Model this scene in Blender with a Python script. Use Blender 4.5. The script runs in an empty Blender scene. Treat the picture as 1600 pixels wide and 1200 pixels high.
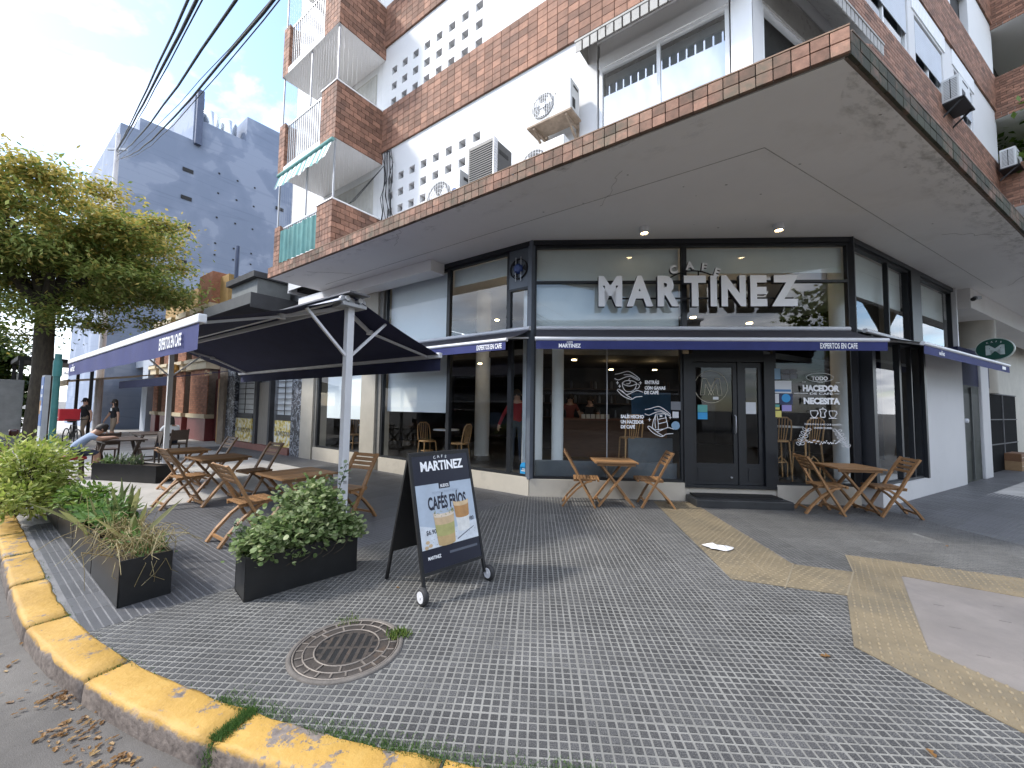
import bpy, bmesh, math, random
from mathutils import Matrix, Vector
random.seed(7)
SC = bpy.context.scene
COL = SC.collection
R = math.radians
# ---------------------------------------------------------------- camera
EYE = 1.6
pit, rol = R(3.371), R(0.859)
fw = Vector((0, math.cos(pit), math.sin(pit))); rx = Vector((1, 0, 0)); up = rx.cross(fw)
xr = math.cos(rol)*rx + math.sin(rol)*up; ur = -math.sin(rol)*rx + math.cos(rol)*up
cam = bpy.data.cameras.new('camera'); camo = bpy.data.objects.new('camera', cam); COL.objects.link(camo)
cam.sensor_width = 36; cam.lens = 36*625/1600; cam.clip_start = .05; cam.clip_end = 3000
m3 = Matrix((xr, ur, -fw)).transposed()
camo.matrix_world = Matrix.Translation((0, 0, EYE)) @ m3.to_4x4()
SC.camera = camo
# ---------------------------------------------------------------- sky, sun, exposure
SUN_AZ, SUN_EL = -95, 44           # azimuth from +Y towards +X
W = bpy.data.worlds.new('World'); SC.world = W; W.use_nodes = True
nt = W.node_tree; nt.nodes.clear()
def nd(t, **k):
    n = nt.nodes.new(t)
    for a, b in k.items(): setattr(n, a, b)
    return n
sky = nd('ShaderNodeTexSky', sky_type='NISHITA', sun_disc=False)
sky.sun_elevation = R(SUN_EL); sky.sun_rotation = R(SUN_AZ); sky.altitude = 30; sky.air_density = 1.0; sky.dust_density = .6; sky.ozone_density = 1.6
tc = nd('ShaderNodeTexCoord')
sep = nd('ShaderNodeSeparateXYZ'); nt.links.new(tc.outputs['Generated'], sep.inputs[0])
zz = nd('ShaderNodeMath', operation='MAXIMUM'); nt.links.new(sep.outputs[2], zz.inputs[0]); zz.inputs[1].default_value = 0.02
za = nd('ShaderNodeMath', operation='ADD'); nt.links.new(zz.outputs[0], za.inputs[0]); za.inputs[1].default_value = .18
dv = nd('ShaderNodeVectorMath', operation='DIVIDE'); cmb = nd('ShaderNodeCombineXYZ')
for i in range(3): nt.links.new(za.outputs[0], cmb.inputs[i])
nt.links.new(tc.outputs['Generated'], dv.inputs[0]); nt.links.new(cmb.outputs[0], dv.inputs[1])
mpc = nd('ShaderNodeMapping'); mpc.inputs['Location'].default_value = (3.3, 7.1, 0); nt.links.new(dv.outputs[0], mpc.inputs[0])
cn = nd('ShaderNodeTexNoise'); cn.inputs['Scale'].default_value = 1.35; cn.inputs['Detail'].default_value = 9; cn.inputs['Roughness'].default_value = .58; cn.inputs['Distortion'].default_value = .35
nt.links.new(mpc.outputs[0], cn.inputs['Vector'])
cr = nd('ShaderNodeValToRGB'); cr.color_ramp.elements[0].position = .40; cr.color_ramp.elements[0].color = (0, 0, 0, 1); cr.color_ramp.elements[1].position = .58; cr.color_ramp.elements[1].color = (1, 1, 1, 1)
nt.links.new(cn.outputs['Fac'], cr.inputs[0])
cn2 = nd('ShaderNodeTexNoise'); cn2.inputs['Scale'].default_value = 3.4; cn2.inputs['Detail'].default_value = 6; nt.links.new(mpc.outputs[0], cn2.inputs['Vector'])
cc = nd('ShaderNodeValToRGB'); cc.color_ramp.elements[0].position = .36; cc.color_ramp.elements[0].color = (4.0, 4.4, 5.2, 1); cc.color_ramp.elements[1].position = .66; cc.color_ramp.elements[1].color = (8.6, 8.8, 9.2, 1)
nt.links.new(cn2.outputs['Fac'], cc.inputs[0])
mx = nd('ShaderNodeMix', data_type='RGBA'); nt.links.new(cr.outputs[0], mx.inputs['Factor']); nt.links.new(sky.outputs[0], mx.inputs['A']); nt.links.new(cc.outputs[0], mx.inputs['B'])
bg = nd('ShaderNodeBackground'); bg.inputs['Strength'].default_value = .15
wo = nd('ShaderNodeOutputWorld'); nt.links.new(mx.outputs['Result'], bg.inputs[0]); nt.links.new(bg.outputs[0], wo.inputs[0])
sl = bpy.data.lights.new('sun', 'SUN'); sl.energy = 1.5; sl.angle = R(5.0); sl.color = (1, .95, .87)
so = bpy.data.objects.new('sun', sl); COL.objects.link(so)
sd = Vector((math.sin(R(SUN_AZ))*math.cos(R(SUN_EL)), math.cos(R(SUN_AZ))*math.cos(R(SUN_EL)), math.sin(R(SUN_EL))))
so.rotation_euler = sd.to_track_quat('Z', 'Y').to_euler(); so.location = sd*60
vs = SC.view_settings; vs.view_transform = 'Standard'; vs.look = 'None'; vs.exposure = 1.58; vs.gamma = 1; vs.use_curve_mapping = False
SC.cycles.max_bounces = 8; SC.cycles.diffuse_bounces = 4; SC.cycles.glossy_bounces = 4; SC.cycles.transmission_bounces = 6; SC.cycles.transparent_max_bounces = 12
SC.cycles.caustics_reflective = False; SC.cycles.caustics_refractive = False; SC.cycles.sample_clamp_indirect = 6
# ---------------------------------------------------------------- frames (x right seen from the street, y into the building, z up)
PL = Vector((.34, 7.38, 0)); PR = Vector((6.06, 7.02, 0))
def frame(o, deg): return Matrix.Translation(o) @ Matrix.Rotation(R(deg), 4, 'Z')
FL = frame(PL, -35.9); FC = frame(PL, -3.64); FR = frame(PR, 30.0); WD = Matrix.Identity(4)
def at(F, x, y, z=0, rz=0): return F @ Matrix.Translation((x, y, z)) @ Matrix.Rotation(R(rz), 4, 'Z')
def L(s, d, z=0, rz=0): return at(FL, -s, -d, z, rz)      # s metres along the left street, d metres out from the shop front
def C(s, d, z=0, rz=0): return at(FC, s, -d, z, rz)
def Rr(s, d, z=0, rz=0): return at(FR, s, -d, z, rz)
# ---------------------------------------------------------------- objects
WM = {}
def put(o, parent, wm):
    COL.objects.link(o); WM[o.name] = wm.copy()
    if parent is not None:
        o.parent = parent; o.matrix_basis = WM[parent.name].inverted() @ wm
    else: o.matrix_basis = wm
    return o
def tag(o, label=None, cat=None, group=None, kind=None):
    if label: o['label'] = label
    if cat: o['category'] = cat
    if group: o['group'] = group
    if kind: o['kind'] = kind
    return o
def thing(name, label, cat, wm, group=None):
    o = bpy.data.objects.new(name, None); o.empty_display_size = .1
    put(o, None, wm); return tag(o, label, cat, group)
def inst(src, name, parent, wm):
    o = bpy.data.objects.new(name, src.data); return put(o, parent, wm)
def dup(root, wm, label=None, group=None):
    r = root.copy(); r.parent = None; put(r, None, wm)
    if label: r['label'] = label
    if group: r['group'] = group
    for ch in [c for c in root.children]:
        c = ch.copy(); COL.objects.link(c); c.parent = r; WM[c.name] = wm @ c.matrix_basis
        for g in [k for k in ch.children]:
            e = g.copy(); COL.objects.link(e); e.parent = c; WM[e.name] = WM[c.name] @ e.matrix_basis
    return r
class MB:
    def __init__(s): s.v = []; s.f = []; s.m = []; s.sm = []
    def add(s, vs, fs, m=0, smooth=False):
        b = len(s.v); s.v += [tuple(p) for p in vs]
        for f in fs: s.f.append(tuple(b+i for i in f)); s.m.append(m); s.sm.append(smooth)
        return s
    def box(s, x0, x1, y0, y1, z0, z1, m=0, T=None):
        if x0 > x1: x0, x1 = x1, x0
        if y0 > y1: y0, y1 = y1, y0
        if z0 > z1: z0, z1 = z1, z0
        vs = [Vector(p) for p in ((x0,y0,z0),(x1,y0,z0),(x1,y1,z0),(x0,y1,z0),(x0,y0,z1),(x1,y0,z1),(x1,y1,z1),(x0,y1,z1))]
        if T is not None: vs = [T @ p for p in vs]
        return s.add(vs, [(0,3,2,1),(4,5,6,7),(0,1,5,4),(1,2,6,5),(2,3,7,6),(3,0,4,7)], m)
    def bar(s, p, q, w, h, m=0, upv=(0,0,1)):
        p, q = Vector(p), Vector(q); d = (q-p); n = d.length
        if n < 1e-6: return s
        d /= n; u = Vector(upv); a = d.cross(u)
        if a.length < 1e-4: a = d.cross(Vector((1,0,0)))
        a.normalize(); b = a.cross(d)
        vs = []
        for o in (p, q):
            for i, j in ((-1,-1),(1,-1),(1,1),(-1,1)): vs.append(o + a*(i*w/2) + b*(j*h/2))
        return s.add(vs, [(0,1,2,3),(7,6,5,4),(0,4,5,1),(1,5,6,2),(2,6,7,3),(3,7,4,0)], m)
    def quad(s, a, b, c, d, m=0): return s.add([a,b,c,d], [(0,1,2,3)], m)
    def tube(s, pts, r, n=8, m=0, cap=True, smooth=True):
        pts = [Vector(p) for p in pts]; rs = r if isinstance(r, (list, tuple)) else [r]*len(pts)
        rings = []; prev = None
        for i, p in enumerate(pts):
            d = (pts[min(i+1, len(pts)-1)] - pts[max(i-1, 0)]).normalized()
            a = prev - d*prev.dot(d) if prev is not None else None
            if a is None or a.length < 1e-4:
                a = d.cross(Vector((0,0,1)))
                if a.length < 1e-3: a = d.cross(Vector((1,0,0)))
            a.normalize(); prev = a; b = d.cross(a)
            rings.append([p + (a*math.cos(2*math.pi*k/n) + b*math.sin(2*math.pi*k/n))*rs[i] for k in range(n)])
        vs = [v for rg in rings for v in rg]; fs = []
        for i in range(len(pts)-1):
            for k in range(n):
                k2 = (k+1) % n; fs.append((i*n+k, i*n+k2, (i+1)*n+k2, (i+1)*n+k))
        s.add(vs, fs, m, smooth)
        if cap: s.add(rings[0], [tuple(range(n-1, -1, -1))], m); s.add(rings[-1], [tuple(range(n))], m)
        return s
    def lathe(s, prof, n=24, m=0, c=(0,0,0), smooth=True, T=None):
        vs = []; fs = []
        for r, z in prof:
            for k in range(n):
                p = Vector((c[0]+r*math.cos(2*math.pi*k/n), c[1]+r*math.sin(2*math.pi*k/n), c[2]+z)); vs.append(T @ p if T is not None else p)
        for i in range(len(prof)-1):
            for k in range(n):
                k2 = (k+1) % n; fs.append((i*n+k, i*n+k2, (i+1)*n+k2, (i+1)*n+k))
        s.add(vs, fs, m, smooth)
        s.add(vs[-n:], [tuple(range(n))], m); s.add(vs[:n], [tuple(range(n-1, -1, -1))], m)
        return s
    def prism(s, pts, z0, z1, m=0, T=None):
        n = len(pts); ar = sum(pts[i][0]*pts[(i+1)%n][1]-pts[(i+1)%n][0]*pts[i][1] for i in range(n))
        if ar < 0: pts = pts[::-1]
        vs = [Vector((p[0], p[1], z0)) for p in pts] + [Vector((p[0], p[1], z1)) for p in pts]
        if T is not None: vs = [T @ p for p in vs]
        fs = [tuple(range(n-1, -1, -1)), tuple(range(n, 2*n))] + [(i, (i+1)%n, n+(i+1)%n, n+i) for i in range(n)]
        return s.add(vs, fs, m)
    def mesh(s, name, mats, bevel=0):
        me = bpy.data.meshes.new(name); me.from_pydata(s.v, [], s.f)
        for x in (mats if isinstance(mats, (list, tuple)) else [mats]): me.materials.append(x)
        me.polygons.foreach_set('material_index', s.m); me.polygons.foreach_set('use_smooth', s.sm)
        if bevel:
            bm = bmesh.new(); bm.from_mesh(me)
            bmesh.ops.remove_doubles(bm, verts=bm.verts, dist=1e-5)
            es = [e for e in bm.edges if len(e.link_faces) == 2 and e.calc_face_angle(0) > .5]
            bmesh.ops.bevel(bm, geom=es, offset=bevel, segments=2, profile=.6, affect='EDGES', clamp_overlap=True)
            bm.to_mesh(me); bm.free()
        me.validate(); me.update(); return me
    def build(s, name, mats, parent=None, wm=None, bevel=0):
        o = bpy.data.objects.new(name, s.mesh(name, mats, bevel))
        return put(o, parent, wm if wm is not None else (WM[parent.name] if parent is not None else WD))
def each(mb, name, mats, parent, wm=None, bevel=0):
    """every separate piece of mb as an object of its own"""
    par = list(range(len(mb.v)))
    def fd(a):
        while par[a] != a: par[a] = par[par[a]]; a = par[a]
        return a
    for f in mb.f:
        for k in f[1:]: par[fd(k)] = fd(f[0])
    gr = {}
    for i, f in enumerate(mb.f): gr.setdefault(fd(f[0]), []).append(i)
    for ids in gr.values():
        e = MB(); mp = {}
        for i in ids:
            f = []
            for k in mb.f[i]:
                if k not in mp: mp[k] = len(e.v); e.v.append(mb.v[k])
                f.append(mp[k])
            e.f.append(tuple(f)); e.m.append(mb.m[i]); e.sm.append(mb.sm[i])
        e.build(name, mats, parent, wm, bevel)
def rotx90(x=0, y=0, z=0): return Matrix.Translation((x, y, z)) @ Matrix.Rotation(R(90), 4, 'X')   # xy drawing -> upright, facing -y
# ---------------------------------------------------------------- materials
def newmat(name):
    m = bpy.data.materials.new(name); m.use_nodes = True; t = m.node_tree; t.nodes.clear()
    o = t.nodes.new('ShaderNodeOutputMaterial'); b = t.nodes.new('ShaderNodeBsdfPrincipled'); t.links.new(b.outputs[0], o.inputs[0])
    return m, t, b, o
def nz(t, scale, detail=5, rough=.6, coord='Object', stretch=None):
    tc = t.nodes.new('ShaderNodeTexCoord'); n = t.nodes.new('ShaderNodeTexNoise'); n.inputs['Scale'].default_value = scale; n.inputs['Detail'].default_value = detail; n.inputs['Roughness'].default_value = rough
    src = tc.outputs[coord]
    if stretch:
        mp = t.nodes.new('ShaderNodeMapping'); mp.inputs['Scale'].default_value = stretch; t.links.new(src, mp.inputs[0]); src = mp.outputs[0]
    t.links.new(src, n.inputs['Vector']); return n
def ramp(t, src, stops):
    r = t.nodes.new('ShaderNodeValToRGB'); e = r.color_ramp.elements
    while len(e) < len(stops): e.new(.5)
    for i, (p, c) in enumerate(stops): e[i].position = p; e[i].color = (*c, 1) if len(c) == 3 else c
    t.links.new(src, r.inputs[0]); return r
def mixc(t, fac, a, b, blend='MIX'):
    x = t.nodes.new('ShaderNodeMix'); x.data_type = 'RGBA'; x.blend_type = blend
    for v, k in ((fac, 'Factor'), (a, 'A'), (b, 'B')):
        if isinstance(v, (int, float)): x.inputs[k].default_value = v
        elif isinstance(v, tuple): x.inputs[k].default_value = (*v, 1) if len(v) == 3 else v
        else: t.links.new(v, x.inputs[k])
    return x.outputs['Result']
def bumpn(t, b, src, strength, dist=.01):
    u = t.nodes.new('ShaderNodeBump'); u.inputs['Strength'].default_value = strength; u.inputs['Distance'].default_value = dist
    t.links.new(src, u.inputs['Height']); t.links.new(u.outputs[0], b.inputs['Normal'])
def sc(c, k): return tuple(min(1, x*k) for x in c)
def mat(name, col, rough=.6, var=.15, scale=4, bump=0, bscale=60, metal=0, spec=.5, stain=None, island=0, objrand=0, stretch=None, sheen=0, coat=0, world=False):
    m, t, b, o = newmat(name)
    n = nz(t, scale, 6, .65, stretch=stretch)
    if world: gp_ = t.nodes.new('ShaderNodeNewGeometry'); t.links.new(gp_.outputs['Position'], n.inputs['Vector'])
    r = ramp(t, n.outputs['Fac'], [(.3, sc(col, 1-var)), (.7, sc(col, 1+var))]); out = r.outputs[0]
    if stain:
        scol, sscale, lo, hi = stain; n2 = nz(t, sscale, 8, .7)
        if world: t.links.new(gp_.outputs['Position'], n2.inputs['Vector'])
        r2 = ramp(t, n2.outputs['Fac'], [(lo, (0,0,0)), (hi, (1,1,1))]); out = mixc(t, r2.outputs[0], out, scol)
    if island or objrand:
        g = t.nodes.new('ShaderNodeNewGeometry' if island else 'ShaderNodeObjectInfo')
        k = island or objrand; src = g.outputs['Random Per Island' if island else 'Random']
        rr = ramp(t, src, [(0, (1-k,)*3), (1, (1+k,)*3)]); out = mixc(t, 1.0, out, rr.outputs[0], 'MULTIPLY')
    t.links.new(out, b.inputs['Base Color']); b.inputs['Roughness'].default_value = rough; b.inputs['Metallic'].default_value = metal
    b.inputs['Specular IOR Level'].default_value = spec
    if coat: b.inputs['Coat Weight'].default_value = coat; b.inputs['Coat Roughness'].default_value = .15
    if sheen: b.inputs['Sheen Weight'].default_value = sheen
    if bump: bumpn(t, b, nz(t, bscale, 4, .6).outputs['Fac'], bump)
    return m
def emis(name, col, k):
    m, t, b, o = newmat(name); b.inputs['Base Color'].default_value = (*col, 1); b.inputs['Emission Color'].default_value = (*col, 1); b.inputs['Emission Strength'].default_value = k; return m
def glassmat(name, tint=(.93,.96,.96), base=.05, gain=1.0, rough=.0):
    m = bpy.data.materials.new(name); m.use_nodes = True; t = m.node_tree; t.nodes.clear()
    o = t.nodes.new('ShaderNodeOutputMaterial'); x = t.nodes.new('ShaderNodeMixShader'); tr = t.nodes.new('ShaderNodeBsdfTransparent'); gl = t.nodes.new('ShaderNodeBsdfGlossy')
    tr.inputs[0].default_value = (*tint, 1); gl.inputs['Roughness'].default_value = rough; gl.inputs['Color'].default_value = (1,1,1,1)
    f = t.nodes.new('ShaderNodeLayerWeight'); f.inputs['Blend'].default_value = .5
    pw = t.nodes.new('ShaderNodeMath'); pw.operation = 'POWER'; pw.inputs[1].default_value = 5; t.links.new(f.outputs['Facing'], pw.inputs[0])
    mm = t.nodes.new('ShaderNodeMath'); mm.operation = 'MULTIPLY_ADD'; mm.inputs[1].default_value = gain; mm.inputs[2].default_value = base; mm.use_clamp = True
    t.links.new(pw.outputs[0], mm.inputs[0]); t.links.new(mm.outputs[0], x.inputs[0]); t.links.new(tr.outputs[0], x.inputs[1]); t.links.new(gl.outputs[0], x.inputs[2]); t.links.new(x.outputs[0], o.inputs[0])
    nn = nz(t, .9, 2, .4); u = t.nodes.new('ShaderNodeBump'); u.inputs['Strength'].default_value = .012; u.inputs['Distance'].default_value = .05; t.links.new(nn.outputs['Fac'], u.inputs['Height']); t.links.new(u.outputs[0], gl.inputs['Normal'])
    return m
def leafmat(name, c0, c1, c2):
    m, t, b, o = newmat(name); g = t.nodes.new('ShaderNodeNewGeometry')
    r = ramp(t, g.outputs['Random Per Island'], [(0, c0), (.55, c1), (1, c2)])
    t.links.new(r.outputs[0], b.inputs['Base Color']); b.inputs['Roughness'].default_value = .5; b.inputs['Specular IOR Level'].default_value = .35
    tl = t.nodes.new('ShaderNodeBsdfTranslucent'); t.links.new(r.outputs[0], tl.inputs[0]); x = t.nodes.new('ShaderNodeMixShader'); x.inputs[0].default_value = .42
    t.links.new(b.outputs[0], x.inputs[1]); t.links.new(tl.outputs[0], x.inputs[2]); t.links.new(x.outputs[0], o.inputs[0]); return m
def woodmat(name, col, rough=.5, k=.25):
    m, t, b, o = newmat(name)
    n = nz(t, 6, 6, .6, stretch=(1.0, 9, 9)); r = ramp(t, n.outputs['Fac'], [(.25, sc(col, .62)), (.5, col), (.78, sc(col, 1.3))])
    oi = t.nodes.new('ShaderNodeObjectInfo'); rr = ramp(t, oi.outputs['Random'], [(0, (1-k,)*3), (1, (1+k*.7,)*3)])
    t.links.new(mixc(t, 1.0, r.outputs[0], rr.outputs[0], 'MULTIPLY'), b.inputs['Base Color']); b.inputs['Roughness'].default_value = rough
    bumpn(t, b, n.outputs['Fac'], .25, .004); return m
X = {}
X['asphalt'] = mat('asphalt', (.105,.097,.09), .85, .35, 1.3, .5, 180, stain=((.155,.145,.132), .7, .5, .7))
X['concrete'] = mat('concrete', (.42,.405,.385), .85, .18, 1.2, .25, 90, stain=((.24,.225,.21), 1.6, .52, .75))
X['groove'] = mat('groove', (.18,.178,.168), .9, .3, 3, .2, 80)
def panemat():
    m, t, b, o = newmat('pane')
    n = nz(t, 170, 3, .75); r = ramp(t, n.outputs['Fac'], [(.36, (.030,.031,.034)), (.5, (.060,.060,.063)), (.62, (.12,.118,.114)), (.74, (.30,.29,.27))])
    n2 = nz(t, .55, 6, .65, coord='Object'); 
    tcw = t.nodes.new('ShaderNodeNewGeometry'); n2.inputs['Scale'].default_value = .55; t.links.new(tcw.outputs['Position'], n2.inputs['Vector'])
    r2 = ramp(t, n2.outputs['Fac'], [(.3, (.62,)*3), (.5, (1.0,)*3), (.7, (1.4,)*3)])
    oi = t.nodes.new('ShaderNodeObjectInfo'); rr = ramp(t, oi.outputs['Random'], [(0, (.86,)*3), (1, (1.14,)*3)])
    isl = t.nodes.new('ShaderNodeNewGeometry'); ri = ramp(t, isl.outputs['Random Per Island'], [(0, (.8,)*3), (1, (1.2,)*3)])
    c = mixc(t, 1., r.outputs[0], r2.outputs[0], 'MULTIPLY'); c = mixc(t, 1., c, rr.outputs[0], 'MULTIPLY'); c = mixc(t, 1., c, ri.outputs[0], 'MULTIPLY')
    t.links.new(c, b.inputs['Base Color']); b.inputs['Roughness'].default_value = .55; bumpn(t, b, n.outputs['Fac'], .3, .002); return m
X['pane'] = panemat()
X['bar_tile'] = mat('bar_tile', (.088,.09,.098), .5, .25, 2.0, .2, 150, objrand=.16, island=0)
X['tactile'] = mat('tactile', (.175,.140,.088), .75, .22, 3, .3, 120, stain=((.108,.095,.072), 1.6, .46, .74), world=True)
X['ramp'] = mat('ramp', (.18,.162,.152), .85, .2, 1.5, .35, 100, stain=((.15,.135,.13), 2.2, .46, .7))
def kerbmat():
    m, t, b, o = newmat('kerb_paint')
    n = nz(t, 7, 10, .78, stretch=(1,1,1)); nb_ = nz(t, 1.7, 3, .5); am = t.nodes.new('ShaderNodeMath'); am.operation = 'MULTIPLY_ADD'; am.inputs[1].default_value = .55; t.links.new(nb_.outputs['Fac'], am.inputs[0]); t.links.new(n.outputs['Fac'], am.inputs[2]); chips = ramp(t, am.outputs[0], [(.845, (0,0,0)), (.862, (1,1,1))])
    n3 = nz(t, 3.2, 6, .6); yel = ramp(t, n3.outputs['Fac'], [(.3, (.33,.195,.042)), (.55, (.43,.258,.058)), (.75, (.49,.32,.095))])
    n4 = nz(t, 30, 4, .6); stone = ramp(t, n4.outputs['Fac'], [(.3, (.10,.083,.075)), (.7, (.235,.20,.18))])
    tcn = t.nodes.new('ShaderNodeTexCoord'); sp = t.nodes.new('ShaderNodeSeparateXYZ'); t.links.new(tcn.outputs['Object'], sp.inputs[0])
    hgt = t.nodes.new('ShaderNodeMath'); hgt.operation = 'MULTIPLY_ADD'; hgt.inputs[1].default_value = .11; hgt.inputs[2].default_value = -.050
    t.links.new(n.outputs['Fac'], hgt.inputs[0]); ad = t.nodes.new('ShaderNodeMath'); ad.operation = 'ADD'; t.links.new(sp.outputs[2], ad.inputs[0]); t.links.new(hgt.outputs[0], ad.inputs[1])
    low = ramp(t, ad.outputs[0], [(0, (1,1,1)), (1, (0,0,0))]); low.color_ramp.elements[0].position = 0; low.color_ramp.elements[1].position = 1
    mr = t.nodes.new('ShaderNodeMapRange'); mr.inputs['From Min'].default_value = -.022; mr.inputs['From Max'].default_value = -.004; t.links.new(ad.outputs[0], mr.inputs['Value']); t.links.new(mr.outputs[0], low.inputs[0])
    fac = mixc(t, 1., chips.outputs[0], low.outputs[0], 'LIGHTEN')
    t.links.new(mixc(t, fac, yel.outputs[0], stone.outputs[0]), b.inputs['Base Color']); b.inputs['Roughness'].default_value = .65
    bumpn(t, b, n4.outputs['Fac'], .6, .01); return m
X['kerb'] = kerbmat()
X['moss'] = leafmat('moss', (.03,.08,.012), (.06,.14,.025), (.13,.20,.05))
X['plinth'] = mat('plinth', (.52,.48,.41), .7, .08, 1.5, .1, 60, stain=((.36,.33,.28), 2.5, .58, .85))
X['beige'] = mat('beige_stone', (.43,.40,.34), .6, .1, 2, .08, 50)
X['white'] = mat('white_wall', (.64,.64,.645), .75, .03, .8, .06, 40, stain=((.50,.50,.50), 1.1, .6, .95))
X['soffit'] = mat('soffit', (.83,.82,.81), .85, .04, .5, .05, 30, stain=((.68,.66,.63), .8, .55, .92))
X['paint_white'] = mat('white_metal', (.66,.67,.70), .4, .04, 3)
X['galv'] = mat('grey_metal', (.42,.43,.45), .45, .1, 5, metal=.4)
X['brick'] = mat('brick', (.25,.13,.086), .8, .25, 9, .35, 120, island=.38, stain=((.17,.10,.075), 1.3, .5, .75))
X['brick_moss'] = mat('mossy_brick', (.20,.115,.08), .85, .35, 5, .4, 100, objrand=.3, stain=((.045,.048,.03), 1.8, .33, .52), world=True)
X['brick_part'] = mat('fascia_brick', (.27,.15,.105), .85, .3, 14, .4, 100, objrand=.34, stain=((.13,.105,.075), 2.2, .42, .64), world=True)
X['mortar'] = mat('mortar', (.16,.125,.10), .95, .25, 12, .3, 80)
X['frame'] = mat('dark_frame', (.012,.014,.018), .45, .2, 3, spec=.5)
X['frame2'] = mat('grey_frame', (.11,.13,.16), .4, .12, 3)
X['glass'] = glassmat('glass', base=.028, gain=.8)
X['glass_up'] = glassmat('upper_glass', tint=(.95,.98,.98), base=.07, gain=.8)
X['blind'] = mat('roller_blind', (.84,.87,.89), .8, .03, 1)
X['frost'] = mat('frosted_panel', (.72,.77,.76), .35, .06, 1.2)
X['navy_top'] = mat('awning_top', (.045,.043,.055), .85, .15, 4, .15, 300)
X['navy'] = mat('awning_fabric', (.018,.021,.062), .9, .15, 3, .15, 300)
X['valance'] = mat('valance_fabric', (.028,.036,.145), .8, .12, 3, .1, 300)
X['ink_white'] = mat('white_lettering', (.90,.91,.93), .5, .02, 3)
X['ink_dark'] = mat('dark_lettering', (.012,.014,.03), .5, .02, 3)
X['wood'] = woodmat('teak', (.29,.155,.066), .5, .35)
X['wood_light'] = woodmat('bentwood', (.42,.24,.10))
X['wood_dark'] = woodmat('dark_wood', (.055,.035,.025))
X['planter'] = mat('planter_steel', (.013,.0135,.0145), .35, .3, 6, .04, 30)
X['soil'] = mat('soil', (.05,.036,.025), .95, .4, 20, .6, 60)
X['iron'] = mat('cast_iron', (.05,.042,.037), .65, .4, 9, .3, 90, metal=.2, stain=((.10,.065,.042), 6, .55, .75))
X['black'] = mat('black', (.008,.008,.009), .6, .2, 5)
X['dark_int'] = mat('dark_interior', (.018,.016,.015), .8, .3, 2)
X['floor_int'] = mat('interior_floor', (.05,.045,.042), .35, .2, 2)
X['bark'] = mat('bark', (.055,.045,.032), .95, .4, 14, .8, 30, stretch=(1,1,.3))
X['lamp'] = emis('lamp_glow', (1,.72,.38), 8)
X['skin'] = mat('skin', (.50,.29,.20), .55, .06, 6)
X['hair'] = mat('hair', (.02,.014,.01), .6, .3, 40)
X['cartons'] = mat('cardboard', (.33,.21,.11), .85, .12, 6)
# ================================================================ ground, road, pavements, kerb
mb = MB(); mb.add([(-900,-900,-.115),(900,-900,-.115),(900,900,-.115),(-900,900,-.115)], [(0,1,2,3)])
tag(mb.build('road', X['asphalt']), kind='structure')
KC = Vector((1.39, 10.54, 0)); KR = 8.8                           # centre and radius of the rounded kerb
def arc(r, a0, a1, n):                                            # angles measured from -y towards +x
    return [(KC.x + r*math.sin(a0+(a1-a0)*i/n), KC.y - r*math.cos(a0+(a1-a0)*i/n)) for i in range(n+1)]
A0, A1 = R(-35.9), R(30)
def lw(s, d): p = FL @ Vector((-s, -d, 0)); return (p.x, p.y)
def rw(s, d): p = FR @ Vector((s, -d, 0)); return (p.x, p.y)
def cw(s, d): p = FC @ Vector((s, -d, 0)); return (p.x, p.y)
dl = Vector((math.sin(R(-54.1)), math.cos(R(-54.1)))); dr = Vector((math.sin(R(60)), math.cos(R(60))))
def outline(r):
    a = arc(r, A0, A1, 40); far = 90
    return [(a[0][0]+dl.x*far, a[0][1]+dl.y*far)] + a + [(a[-1][0]+dr.x*far, a[-1][1]+dr.y*far)]
o_ = outline(KR+.02)
mb = MB(); mb.prism(o_ + [rw(90,-20), (8, 40), lw(90,-20)], -.159, -.0024)
PAVE = tag(mb.build('pavement', X['groove']), kind='structure')
# --- small squares: 40 cm tiles of 8 x 8 panes round the corner
def clip(poly, n, c):                                             # keep n.p <= c
    out = []
    for i in range(len(poly)):
        a, b = poly[i], poly[(i+1) % len(poly)]; da = n[0]*a[0]+n[1]*a[1]-c; db = n[0]*b[0]+n[1]*b[1]-c
        if da <= 0: out.append(a)
        if da*db < 0:
            k = da/(da-db); out.append((a[0]+(b[0]-a[0])*k, a[1]+(b[1]-a[1])*k))
    return out
def inpoly(p, poly):
    c = False
    for i in range(len(poly)):
        a, b = poly[i], poly[i-1]
        if (a[1] > p[1]) != (b[1] > p[1]) and p[0] < (b[0]-a[0])*(p[1]-a[1])/(b[1]-a[1])+a[0]: c = not c
    return c
def pane(mb, poly, z0, z1, ins, m):
    cx = sum(p[0] for p in poly)/len(poly); cy = sum(p[1] for p in poly)/len(poly); n = len(poly)
    top = []
    for p in poly:
        d = math.hypot(p[0]-cx, p[1]-cy); k = max(0, 1-ins/max(d, 1e-4)); top.append((cx+(p[0]-cx)*k, cy+(p[1]-cy)*k, z1))
    mb.add([(p[0], p[1], z0) for p in poly] + top, [tuple(range(n, 2*n))] + [(i, (i+1) % n, n+(i+1) % n, n+i) for i in range(n)], m)
T1 = [(2.50,7.1),(3.17,7.1),(2.98,4.30),(2.12,3.91)]
T2 = [(2.98,4.30),(2.12,3.91),(2.96,3.60),(3.46,4.12)]
T3 = [(3.78,4.60),(3.46,4.12),(2.96,3.60),(2.37,2.84),(2.66,1.95),(3.1,1.3),(4.3,1.9),(2.97,2.40),(2.84,2.80),(3.86,4.04),(5.0,3.30),(5.6,3.75)]
RAMP = [(2.84,2.80),(2.97,2.40),(4.3,1.9),(5.3,2.6),(5.0,3.30),(3.86,4.04)]
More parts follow.
